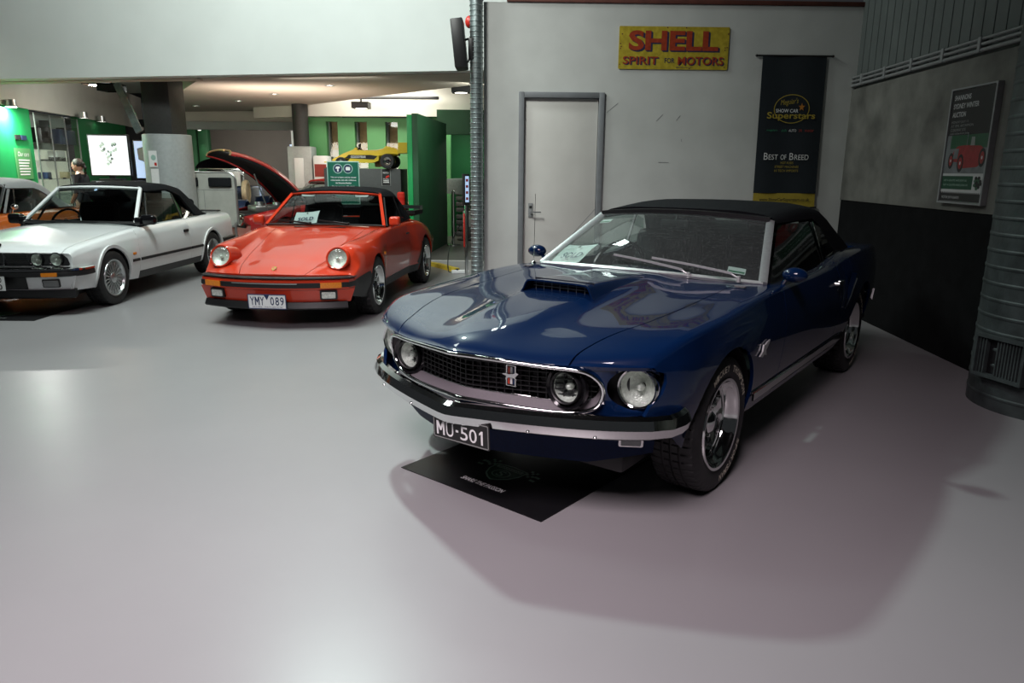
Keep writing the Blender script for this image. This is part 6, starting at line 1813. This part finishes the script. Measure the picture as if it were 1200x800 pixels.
    MB().prism([(-.01, -.02), (.06, .01), (.05, .04), (.0, .02)], .001, .0018, T).build('poster_print', M['alarm_red'], fr, smooth=False)
    for q in (-.065, -.09): MB().box(-.05, .05, q, q + .012, .001, .0018, M=T).build('poster_print', M['white_print'], fr, smooth=False)
    sg = empty('information_sign', (-2.80, 12.3, 0), 0, 'dark green sign with two round icons and white text standing before the plinth', 'sign')
    MB().box(-.265, .265, 0, .03, .95, 1.645, .006).build('sign_border', M['sign_edge'], sg)
    MB().box(-.25, .25, -.003, .0, .965, 1.63).build('sign_face', M['sign_green'], sg, smooth=False)
    MB().box(-.03, .03, .03, .06, 0, 1.0).build('sign_post', M['galv'], sg); MB().box(-.22, .22, -.1, .2, 0, .02, .005).build('sign_base', M['galv'], sg)
    T = frame_matrix((0, -.004, 0), (1, 0, 0), (0, 0, 1))
    for s in (-1, 1):
        c = MB().prism([(s * .083 + x, 1.525 + y) for x, y in circ(.078, 24)], 0, .001, T).build('icon_ring', M['sign_edge'], sg, smooth=False)
        MB().prism([(s * .083 + x, 1.525 + y) for x, y in circ(.066, 24)], 0, .0015, T).build('icon_disc', M['ink'], c, smooth=False)
        ic = [(-.035, .02), (-.02, .035), (.03, .035), (.035, .01), (.012, 0), (.012, -.045), (-.012, -.045), (-.012, 0), (-.035, .0)] if s < 0 else [(-.035, -.025), (.035, -.025), (.038, .015), (.025, .03), (-.025, .03), (-.038, .015)]
        MB().prism([(s * .083 + x, 1.525 + y) for x, y in ic], 0, .002, T).build('icon_shape', M['paper'], c, smooth=False)
    for i, (l, w_) in enumerate((('This car is being sold by closed', .42), ('online tender, bid with confidence', .42), ('the Shannons Auction', .26), ('Do you treasure a 70s classic,', .38), ('ask and insure it now with us today', .42))):
        text(MB(), l, T, w_, .028, 0, 1.385 - i * .044 - (.012 if i > 2 else 0), bold=.02, z=.001).build('sign_text', M['paper'], sg, smooth=False)
    toy_racer()
    # red post box by the partition, machine, tables, stanchion
    rb = empty('red_bollard', (-1.94, 12.85, 0), 0, 'short orange-red cylinder post between the plinth and the green partition', 'post')
    MB().lathe([(0, .07), (1.12, .07), (1.14, .05), (1.14, 0)], 20, 'z').build('post_body', M['orange'] if False else M['alarm_red'], rb); MB().lathe([(1.0, .073), (1.05, .073)], 20, 'z').build('post_band', M['redlens'], rb)
    pm = empty('pump_machine', (-4.25, 16.5, 0), 0, 'pale and pink upright machine with a black hose beside the pale column', 'machine')
    MB().box(-.16, .16, 0, .4, 0, 1.80, .03).build('machine_body', M['paper'], pm); MB().box(-.13, .13, -.006, 0, 1.35, 1.62).build('machine_panel', M['banner_red'], pm, smooth=False)
    MB().tube([(.14, -.03, 1.55), (.20, -.06, 1.35), (.16, -.06, 1.15), (.20, -.05, 1.0)], .022, 8).build('hose', M['black'], pm)
    tb = empty('draped_table', (-1.02, 16.3, 0), 0, 'tall round table under a grey-green drape in the green alcove', 'table')
    MB().lathe([(1.32, 0), (1.34, .25), (1.33, .42), (1.27, .46), (1.10, .45), (1.02, .46)], 32, 'z').build('drape', M['cloth_grey'], tb); MB().lathe([(0, .22), (.03, .22), (.04, .04), (1.3, .04)], 20, 'z').build('table_leg', M['black'], tb)
    bs = empty('barrier_post', (-1.22, 15.1, 0), 0, 'chrome barrier post standing before the draped table', 'post')
    MB().lathe([(0, .14), (.02, .14), (.03, .03), (1.08, .03), (1.10, .035), (1.12, 0)], 20, 'z').build('post_pole', M['chrome'], bs)
    for i, (x, y, lab) in enumerate(((-1.15, 17.2, 'stack of dark slatted crates in the green alcove, upper one'), (-1.15, 17.2, 'stack of dark slatted crates in the green alcove, lower one'))):
        c = empty('crate', (x + .22, y + .1, .52 * i * 0 + (.55 if i == 0 else 0)), 0, lab, 'crate')
        for q in range(4): MB().box(-.4, .5, 0, .3, .01 + q * .13, .11 + q * .13, .01).build('slat', M['plinth'], c)
        for q in (-.38, .46): MB().box(q, q + .03, .3, .35, 0, .53).build('crate_upright', M['plinth'], c)
    wb = empty('white_box', (-1.02, 16.9, 0), 0, 'small pale box among the dark crates', 'box'); MB().box(-.12, .12, -.1, .1, .25, .60, .01).build('box_body', M['bulk_grey'], wb); MB().box(-.14, .14, -.12, .12, 0, .25, .01).build('box_stand', M['plinth'], wb)
    st = empty('information_stand', (-.63, 9.95, 0), .55, 'slim metal stand with a small lit screen beside the slim spiral duct', 'stand')
    MB().lathe([(0, .15), (.015, .15), (.02, .02)], 24, 'z').build('stand_base', M['galv'], st); MB().box(-.022, .022, -.012, .012, .015, 1.06, .004).build('stand_pole', M['chrome'], st)
    c = MB().box(-.045, .045, -.02, .03, 1.06, 1.47, .006).build('screen_case', M['ink_black'], st); MB().box(-.022, .030, -.024, -.02, 1.10, 1.44).build('screen_face', M['screen_blue'], c, smooth=False)
    for q in range(4): MB().box(-.016, .02, -.0252, -.024, 1.13 + q * .08, 1.165 + q * .08).build('screen_line', M['banner_red'], c, smooth=False)
    MB().box(-.036, -.024, .0, .02, .5, .95, .003).build('red_strip', M['alarm_red'], st)
    yk = MB().sweep([(-1.75, 12.30, .03), (-1.20, 11.68, .03), (-.85, 11.10, .03)], [(-.06, -.03), (.06, -.03), (.04, .03), (-.04, .03)], up=(0, 0, 1)).build('floor_kerb', M['kerb']); tag(yk, 'yellow wheel kerb on the floor behind the orange-red convertible', 'kerb')
    pb = empty('power_board', (-.80, 10.95, 0), .3, 'small white power board on the floor at the end of the yellow kerb', 'power board'); MB().box(-.12, .14, -.04, .04, 0, .05, .01).build('board_body', M['paper'], pb); MB().box(-.05, -.02, -.02, .02, .05, .07).build('plug', M['black'], pb)
    cb = MB().tube(spline([(-.85, 10.98, .05), (-.98, 11.1, .012), (-1.0, 11.5, .3), (-.86, 11.5, .62), (-.74, 11.3, .75)], 6, False), .008, 6).build('power_cable', M['black']); tag(cb, 'black cable looping up from the white power board', 'cable')
    fp = empty('framed_panel', (-5.40, 13.0, 0), 0, 'pale rounded panel in a thin metal frame with two dark pads behind the white tail', 'panel')
    MB().prism(rrect(1.08, .90, .12, 6), -.02, .02, frame_matrix((0, 0, .98), (1, 0, 0), (0, 0, 1))).build('panel_face', M['pale_pad'], fp)
    MB().tube([(x, 0, .98 + z) for x, z in rrect(1.11, .93, .13, 6)], .022, 8, True, up=(0, 1, 0)).build('panel_frame', M['alloy'], fp)
    for x in (-.28, .30): MB().box(x - .20, x + .20, -.07, -.02, 1.20, 1.36, .025, 3).build('dark_pad', M['interior'], fp)
    for x in (-.5, .5): MB().cyl((x, 0, 0), (x, 0, .60), .022).build('panel_leg', M['alloy'], fp)
    MB().box(-.003, .003, -.024, -.019, .60, 1.15).build('panel_seam', M['grey_mid'], fp, smooth=False); MB().box(-.52, .52, -.024, -.019, 1.147, 1.153).build('panel_seam', M['grey_mid'], fp, smooth=False)

def toy_racer():
    # nose to the left (-x), length 1.35
    r = empty('pedal_car', (-2.53, 13.25, 1.53), 0, 'yellow toy single-seat racing car with black wheels and rear wing on the plinth', 'toy car')
    Y_ = M['yellow']
    body = MB().sweep([(-.66, 0, .135), (-.60, 0, .15), (-.45, 0, .20), (-.28, 0, .25), (-.05, 0, .235), (.15, 0, .24), (.35, 0, .29), (.52, 0, .27)],
                      [(-.17, -.07), (.17, -.07), (.20, -.03), (.13, .05), (.06, .075), (-.06, .075), (-.13, .05), (-.20, -.03)], up=(0, 0, 1), scale=[.25, .45, .75, .95, 1.05, 1.1, 1.0, .7])
    body.build('body_shell', Y_, r, angle=60)
    for s in (1, -1):
        p = MB().prism([(-.36, .10), (.10, .10), (.20, .14), (.20, .22), (.05, .24), (-.30, .17)], s * .20 - .06, s * .20 + .06, Matrix(((1, 0, 0, 0), (0, 0, 1, 0), (0, 1, 0, 0), (0, 0, 0, 1)))); p.build('side_pod', Y_, r)
    T = frame_matrix((-.12, -.263, .20), (1, 0, 0), (0, 0, 1))
    d = MB().prism([(-.26, -.025), (.24, -.045), (.30, .01), (.18, .03), (-.20, .03)], 0, .002, T).build('side_decal', M['ink_black'], r, smooth=False)
    text(MB(), 'GOODYEAR', T, .26, .038, -.03, -.003, bold=.02, z=.0026).build('decal_text', M['paper'], d, smooth=False)
    MB().box(-.74, -.58, -.30, .30, .095, .115, .006).build('front_wing', Y_, r)
    MB().prism([(.53, .26), (.70, .27), (.70, .44), (.55, .44)], -.30, .30, Matrix(((1, 0, 0, 0), (0, 0, 1, 0), (0, 1, 0, 0), (0, 0, 0, 1)))).build('rear_wing', Y_, r)
    MB().sweep([(.22, 0, .30), (.30, 0, .36), (.44, 0, .33), (.52, 0, .30)], [(-.09, -.05), (.09, -.05), (.05, .03), (-.05, .03)], scale=[.6, 1, .9, .6]).build('engine_cover', Y_, r)
    MB().ball((-.24, 0, .30), .05, .05, .06, 14, 8).build('screen_cowl', Y_, r)
    sw = MB().cyl((-.12, 0, .29), (-.18, 0, .36), .016); sw.tube([(-.18 + .02 * math.sin(t), .07 * math.cos(t), .37 + .05 * math.sin(t)) for t in np.linspace(0, 2 * PI, 17)[:-1]], .012, 6, True); sw.build('steering_wheel', M['black'], r)
    for (x, y, R_, w_) in ((-.45, .27, .095, .10), (-.45, -.27, .095, .10), (.36, .28, .125, .18), (.36, -.28, .125, .18)):
        wl = MB().lathe([(-w_ / 2, R_ * .55), (-w_ / 2, R_ * .9), (-w_ * .4, R_), (w_ * .4, R_), (w_ / 2, R_ * .9), (w_ / 2, R_ * .55)], 28, 'y', Matrix.Translation((x, y, R_ + .001)))
        wl = wl.build('wheel', M['tyre'], r)
        e = 1 if y > 0 else -1
        MB().lathe([(-e * 0, R_ * .58), (e * w_ * .35, R_ * .56), (e * w_ * .2, R_ * .2), (e * w_ * .4, 0)], 20, 'y', Matrix.Translation((x, y, R_ + .001))).build('hub', M['chrome'], wl)
    MB().box(.10, .30, -.12, .12, .03, .12, .02).build('engine_block', M['timber'], r)
M['screen_fleck'] = material('screen_print_pale', (.5, .6, .52), .4, emit=(.55, .68, .58), estr=.9, noise=.05)
M['screen_fleck_dark'] = material('screen_print_dark', (.2, .25, .22), .4, emit=(.2, .26, .22), estr=.6, noise=.05)
showroom_things()

# ================================================================== cars further back
def plain_car(name, loc, rz, label, paint, topm, bonnet=True, lamp=True):
    root = empty(name, loc, rz, label, 'car')
    P = M[paint]
    Y = [-.80, -.6, -.2, .2, .65, 1.3, 2.0, 2.5, 3.0, 3.4]
    def ln(xs, zs):
        xk, xv = zip(*xs); zk, zv = zip(*zs)
        return [(y, float(pchip(xk, xv, y)), float(pchip(zk, zv, y))) for y in Y]
    S = Surf([
        ln([(-.8, .64), (0, .74), (2.5, .74), (3.4, .62)], [(-.8, .30), (.5, .24), (2, .24), (3.4, .34)]),
        ln([(-.8, .70), (0, .80), (2.5, .80), (3.4, .68)], [(-.8, .46), (.5, .44), (2, .44), (3.4, .48)]),
        ln([(-.8, .70), (0, .81), (2.5, .81), (3.4, .68)], [(-.8, .58), (0, .66), (2, .68), (3.4, .66)]),
        ln([(-.8, .66), (0, .76), (2.5, .77), (3.4, .64)], [(-.8, .65), (0, .79), (.65, .85), (2, .87), (3.4, .80)]),
        ln([(-.8, .56), (0, .64), (2.5, .66), (3.4, .54)], [(-.8, .67), (0, .81), (.65, .87), (2, .89), (3.4, .83)]),
        ln([(-.8, 0), (3.4, 0)], [(-.8, .69), (0, .84), (.65, .91), (2, .92), (3.4, .85)])], lambda y, x: .18 * (x / .7)**2 * np.clip(-y / .8, 0, 1))
    k = S.k; V2 = 2 * S.vmax; vb = k[4]; ZC = .31
    fa = arch_path(0, ZC, .35, .25); ra = arch_path(2.45, ZC, .35, .25)
    sheet('front_wing', S, [(-.8, vb), (-.8, 0)] + flank(S, fa, k[3]) + [(.6, 0), (.6, vb)], P, root, both=True, d=(.1, .07))
    sheet('door', S, [(.605, 0), (1.75, 0), (1.75, vb), (.605, vb)], P, root, both=True, d=(.12, .08))
    sheet('rear_wing', S, [(1.755, 0)] + flank(S, ra, k[3]) + [(3.4, 0), (3.4, vb), (1.755, vb)], P, root, both=True, d=(.1, .08))
    if bonnet: sheet('bonnet', S, [(-.8, vb + .004), (.62, vb + .004), (.62, V2 - vb - .004), (-.8, V2 - vb - .004)], P, root, d=(.1, .12))
    sheet('cowl', S, [(.625, vb), (.8, vb), (.8, V2 - vb), (.625, V2 - vb)], P, root, d=(.1, .12))
    sheet('boot_lid', S, [(2.6, vb), (2.6, V2 - vb), (3.4, V2 - vb), (3.4, vb)], P, root, d=(.12, .12))
    for y, nm in ((-.8, 'nose_panel'), (3.4, 'tail_panel')):
        tp = S.pos(np.full(30, y), np.linspace(0, V2, 30)); MB().add([tuple(p) for p in tp], [tuple(range(30))]).build(nm, P, root, smooth=False)
    MB().box(-.60, .60, -.5, 3.2, .18, .45, .03).build('underbody', M['black'], root)
    wheel_well(root, 0, ZC, .355, .4, .76, M['black']); wheel_well(root, 2.45, ZC, .355, .4, .76, M['black'])
    base = lambda s: (.66 * s, .68 + .10 * s * s, .895 - .012 * s * s); head = lambda s: (.52 * s, 1.16 + .04 * s * s, 1.27 - .014 * s * s)
    ws, f = quad_glass('windscreen', base, head, .03, M['glass_clean'], root)
    window_frame('windscreen_frame', f, M['alloy'], root, [(-.016, -.010), (.016, -.010), (.016, .010), (-.016, .010)])
    T_ = Surf([[(1.16, .68, .88), (1.8, .70, .90), (2.65, .62, .90)], [(1.16, .62, 1.05), (1.8, .64, 1.06), (2.65, .58, .905)], [(1.16, .56, 1.21), (1.8, .58, 1.21), (2.65, .54, .91)],
               [(1.16, .50, 1.27), (1.8, .52, 1.30), (2.65, .48, .915)], [(1.16, .25, 1.31), (1.8, .26, 1.35), (2.65, .25, .92)], [(1.16, 0, 1.32), (1.8, 0, 1.36), (2.65, 0, .922)]])
    kt = T_.k; W2 = 2 * T_.vmax
    side = [(1.16, kt[2] + .01), (1.75, kt[2]), (2.0, kt[1] + .05), (2.15, .01), (2.64, .01)]
    sheet('roof', T_, side + [(2.64, W2 - .01)] + [(y, W2 - v) for y, v in side[::-1][1:]], M[topm], root, d=(.1, .08), flange=.03)
    for s in (1, -1):
        MB().add([(s * .70, .85, .88), (s * .70, 2.1, .90), (s * .61, 1.80, 1.19), (s * .565, 1.20, 1.20)], [(0, 1, 2, 3)]).build('side_window', M['glass_clean'], root, smooth=False)
        MB().tube([(s * .70, .85, .88), (s * .565, 1.20, 1.20)], .018, 6).build('screen_pillar', M['grey_mid'], root)
        MB().tube([(s * .70, 1.08, .88), (s * .585, 1.27, 1.20)], .008, 6).build('vent_bar', M['chrome'], root)
        mi = MB().ball((s * .80, .93, .97), .05, .04, .04, 14, 8); mi.cyl((s * .74, .95, .88), (s * .79, .93, .96), .010); mi.build('door_mirror', M['chrome'], root)
        if lamp: round_lamp(root, 'headlamp', (s * .52, -.74, .60), .08, M['chrome'], nrm=(s * .2, -1, .1))
        make_seat(root, s * .34, 1.45, .38, M['interior'], .46, True)
    MB().box(-.62, .62, .78, .98, .6, .87, .04).build('dashboard', M['interior'], root)
    MB().box(-.66, .66, .75, 2.6, .24, .34, .02).build('cabin_floor', M['interior'], root)
    make_steering(root, -.34, 1.05, .84, .18, M['gloss_black'], 1.1)
    R, rr, w = .31, .20, .19
    wh = link('wheel', tyre_mesh(R, rr, w, 40), M['tyre'], root)
    rim_dish(MB(), rr, w, .05).build('rim', M['alloy'], wh)
    place_wheels(root, wh, 0, 2.45, .69, .69, R)
    return root
plain_car('classic_car', (-7.80, 9.45, 0), 0, 'orange classic car with a grey roof at the far left beside the white convertible', 'orange', 'greytop')
rc = plain_car('sports_car', (-4.73, 14.19, 0), math.radians(-48), 'crimson sports car with its long bonnet raised behind the orange-red convertible', 'crimson', 'crimson', bonnet=False, lamp=True)
def raised_bonnet():
    hinge = Vector((0, .62, .93)); tip = Vector((0, -.80, 1.84))
    n = 14
    def f(u, v):
        t = u; s = v * 2 - 1
        p = hinge * (1 - t) + tip * t + Vector((0, .10, .22)) * (4 * t * (1 - t)) * .75
        wdt = .66 - .10 * t
        e = max(0, abs(s) - .72) / .28
        return (wdt * min(1, abs(s) / .85) * (1 if s > 0 else -1), p.y - e * .05, p.z - e**1.3 * (.10 - .05 * t) - .05 * s * s)
    a = MB().grid(f, n, 20, flip=False).build('raised_bonnet', M['crimson'], rc)
    MB().grid(lambda u, v: tuple(Vector(f(u, v)) + Vector((0, -.012, -.022))), n, 20, flip=True).build('bonnet_lining', M['interior'], a)
    MB().tube([f(i / 10, .0) for i in range(11)], .012, 6).build('bonnet_edge', M['crimson'], a)
    MB().tube([f(1, i / 16) for i in range(17)], .018, 6).build('bonnet_edge', M['timber'], a)
    MB().box(-.50, .50, -.65, .55, .45, .72, .03).build('engine_bay', M['black'], rc)
    eb = MB().box(-.20, .20, -.3, .35, .72, .84, .03); eb.cyl((-.1, -.1, .84), (-.1, -.1, .90), .09, .08, 16); eb.cyl((.12, .15, .84), (.12, .15, .89), .08, .07, 16); eb.build('engine', M['alloy'], rc)
    MB().cyl((.55, -.2, .74), (.60, -.45, 1.42), .012).build('bonnet_stay', M['galv'], rc)
raised_bonnet()

def vintage_car():
    r = empty('vintage_car', (-6.68, 16.6, 0), .12, 'vintage blue open tourer with black hood and cream spoked wheels behind the raised bonnet', 'car')
    MB().box(-.50, .50, -.95, .55, .45, 1.02, .06, 3).build('bonnet', M['navy'], r)
    MB().box(-.62, .62, .55, 2.4, .40, 1.12, .08, 3).build('body_tub', M['navy'], r)
    rd = MB().box(-.30, .30, -1.02, -.95, .45, 1.08, .02).build('radiator_shell', M['chrome'], r); MB().box(-.25, .25, -1.03, -1.02, .50, 1.02).build('radiator_core', M['black'], rd)
    wf = MB()
    wf.sweep([(-.52, .62, 1.10), (.52, .62, 1.10), (.50, .72, 1.50), (-.50, .72, 1.50)], [(-.015, -.01), (.015, -.01), (.015, .01), (-.015, .01)], up=(0, -1, .2), closed=True); wf.build('windscreen_frame', M['chrome'], r)
    MB().add([(-.51, .62, 1.11), (.51, .62, 1.11), (.49, .72, 1.49), (-.49, .72, 1.49)], [(0, 1, 2, 3)]).build('windscreen', M['glass_clean'], r, smooth=False)
    MB().grid(lambda u, v: (.56 * math.cos(PI * (1 - v)) , .70 + 1.7 * u, 1.50 + .25 * math.sin(PI * v) * (1 - .2 * u * u) - .25 * u**3), 10, 16).build('hood', M['softtop'], r)
    MB().box(.20, .46, .55, .57, 1.12, 1.44, .006).build('window_card', M['paper'], r)
    for s in (1, -1):
        MB().ball((s * .42, -.98, .92), .12, .10, .12, 18, 12).build('headlamp', M['chrome'], r)
        for y, nm in ((-.55, 'front_guard'), (2.0, 'rear_guard')):
            MB().sweep([(s * .70, y - .42 * math.cos(t), .38 + .46 * math.sin(t)) for t in np.linspace(.1, PI - .1, 14)], [(-.13, -.01), (.13, -.01), (.11, .02), (-.11, .02)], up=[(0, -math.cos(t), math.sin(t)) for t in np.linspace(.1, PI - .1, 14)]).build(nm, M['navy'], r)
            T = Matrix.Translation((s * .70, y, .38))
            w = MB().lathe([(-.05, .31), (-.05, .36), (0, .38), (.05, .36), (.05, .31)], 32, 'x', T, closed=True).build('wheel', M['tyre'], r)
            MB().lathe([(-.04, .26), (-.045, .31), (.045, .31), (.04, .26)], 32, 'x', T, closed=True).build('wheel_rim', M['cream'], w)
            for q in range(12):
                a = 2 * PI * q / 12
                MB().cyl(T @ Vector((0, .05 * math.cos(a), .05 * math.sin(a))), T @ Vector((0, .27 * math.cos(a), .27 * math.sin(a))), .014, None, 6).build('spoke', M['cream'], w)
            MB().lathe([(-.06, 0), (-.06, .06), (.06, .06), (.06, 0)], 16, 'x', T).build('hub', M['chrome'], w)
    T = Matrix.Translation((.66, .15, 1.0))
    sp = MB().lathe([(-.05, .19), (-.05, .25), (0, .27), (.05, .25), (.05, .19)], 28, 'x', T, closed=True).build('spare_wheel', M['cream'], r)
    MB().lathe([(-.03, 0), (-.03, .19), (.03, .19), (.03, 0)], 24, 'x', T).build('spare_centre', M['cream'], sp)
vintage_car()

def woman():
    p = empty('person', (-7.78, 13.40, 0), 0, 'woman with dark tied-back hair and dark top facing left behind the white convertible', 'person')
    bm = bmesh.new()
    J = {}
    def v(n, x, y, z, r): J[n] = (bm.verts.new((x, y, z)), r)
    # faces -x
    v('pelvis', 0, 0, .92, .13); v('waist', 0, 0, 1.05, .115); v('chest', 0, 0, 1.24, .130); v('upper', .01, 0, 1.36, .085); v('neck', .005, 0, 1.42, .052); v('head0', -.01, 0, 1.48, .05)
    for s, k in ((1, 'l'), (-1, 'r')):
        v('hip' + k, 0, s * .09, .86, .095); v('knee' + k, -.02, s * .10, .47, .06); v('ankle' + k, .0, s * .10, .08, .04); v('toe' + k, -.16, s * .11, .035, .034)
        v('sho' + k, .01, s * .165, 1.345, .060); v('elb' + k, .03, s * .22, 1.08, .042); v('wri' + k, -.10, s * .20, .88, .030)
    E = [('pelvis', 'waist'), ('waist', 'chest'), ('chest', 'upper'), ('upper', 'neck'), ('neck', 'head0')]
    for k in 'lr': E += [('pelvis', 'hip' + k), ('hip' + k, 'knee' + k), ('knee' + k, 'ankle' + k), ('ankle' + k, 'toe' + k), ('upper', 'sho' + k), ('sho' + k, 'elb' + k), ('elb' + k, 'wri' + k)]
    for a, b in E: bm.edges.new((J[a][0], J[b][0]))
    me = bpy.data.meshes.new('figure'); bm.verts.index_update()
    rad = [0] * len(bm.verts)
    for q in J.values(): rad[q[0].index] = q[1]
    root_i = J['pelvis'][0].index
    bm.to_mesh(me); bm.free()
    tmp = bpy.data.objects.new('tmp', me); COL.objects.link(tmp)
    sk = tmp.modifiers.new('s', 'SKIN'); sub = tmp.modifiers.new('u', 'SUBSURF'); sub.levels = 2; sub.render_levels = 2
    for i, d in enumerate(me.skin_vertices[0].data):
        d.radius = (rad[i], rad[i]); d.use_root = (i == root_i)
    dg = bpy.context.evaluated_depsgraph_get(); dg.update()
    m2 = bpy.data.meshes.new_from_object(tmp.evaluated_get(dg)); bpy.data.objects.remove(tmp)
    m2.materials.clear()
    for mm in ('cloth_dark', 'skin', 'ink'): m2.materials.append(M[mm])
    for f in m2.polygons:
        c = f.center; f.use_smooth = True
        f.material_index = 1 if (c.z > 1.385 and abs(c.y) < .09) or (abs(c.y) > .15 and c.z < 1.06) else (2 if c.z < .90 and abs(c.y) < .2 else 0)
    link('body', m2, None, p)
    # hands
    for s in (1, -1):
        h = MB(); w0 = Vector((-.11, s * .20, .86))
        h.ball(w0 + Vector((-.03, 0, -.03)), .040, .016, .045, 12, 8)
        for q in range(4):
            a = w0 + Vector((-.055 + q * .018, 0, -.06)); h.cyl(a, a + Vector((-.02 + .004 * q, 0, -.035)), .008, .007, 8); h.cyl(a + Vector((-.02 + .004 * q, 0, -.035)), a + Vector((-.015, 0, -.065 - .006 * (q in (1, 2)))), .007, .006, 8)
        h.cyl(w0 + Vector((-.05, 0, -.01)), w0 + Vector((-.085, -s * .012, -.045)), .009, .007, 8)
        h.build('hand', M['skin'], p)
    # head with profile to -x
    hd = MB(); hx, hz = -.02, 1.545
    def face(u, v_):
        th = PI * v_; ph = 2 * PI * u
        x = math.sin(th) * math.cos(ph); y = math.sin(th) * math.sin(ph); z = math.cos(th)
        r = 1.0
        X = hx + x * .098; Y_ = y * .074; Z = hz + z * .115
        if x < 0 and z < -.1: X += .012 * (1 - abs(z)); 
        if z < -.3: X -= .010 * (-z); Y_ *= 1 - .25 * (-z - .3)
        if x < -.55:
            if abs(y) < .30: # nose
                t = max(0, 1 - abs(y) / .28) * max(0, 1 - abs(z + .13) / .22); X -= .030 * t
                X -= .009 * max(0, 1 - abs(y) / .3) * max(0, 1 - abs(z + .48) / .10)   # lips
                X -= .010 * max(0, 1 - abs(y) / .3) * max(0, 1 - abs(z + .80) / .18)   # chin
            X += .012 * max(0, 1 - abs(abs(y) - .38) / .18) * max(0, 1 - abs(z - .05) / .14)
        return (X, Y_, Z)
    hd.grid(face, 48, 36); head = hd.build('head', M['skin'], p)
    for s in (1, -1):
        MB().ball((hx - .078, s * .032, hz + .004), .010, .013, .008, 10, 8).build('eye', M['ink_black'], head)
        MB().sweep([(hx - .088 + .010 * t * t, s * (.018 + .032 * t), hz + .022 + .004 * math.sin(PI * t)) for t in np.linspace(0, 1, 6)], [(-.002, -.003), (.004, -.003), (.004, .003), (-.002, .003)]).build('eyebrow', M['hair'], head)
        MB().ball((hx + .012, s * .074, hz - .005), .018, .010, .028, 12, 8).build('ear', M['skin'], head)
    MB().ball((hx - .096, 0, hz - .054), .008, .020, .007, 12, 8).build('mouth', M['banner_red'], head)
    hr = MB().grid(lambda u, v_: ((lambda th, ph: (hx + .012 + math.sin(th) * math.cos(ph) * .104, math.sin(th) * math.sin(ph) * .083, hz + .018 + math.cos(th) * .112))(PI * .60 * v_ * (1.0 if math.cos(2 * PI * u) > -.2 else (.62 if math.cos(2 * PI * u) < -.6 else .8)), 2 * PI * u)), 32, 14)
    hair = hr.build('hair', M['hair'], p, angle=80)
    MB().ball((hx + .09, 0, hz + .015), .045, .055, .055, 16, 10).build('hair_bun', M['hair'], hair)
    MB().tube([(hx + .10, 0, hz + .01), (hx + .135, 0, hz - .04), (hx + .13, 0, hz - .12), (hx + .12, 0, hz - .19)], .028, 8, scale=[1, 1, .8, .3]).build('ponytail', M['hair'], hair)
woman()
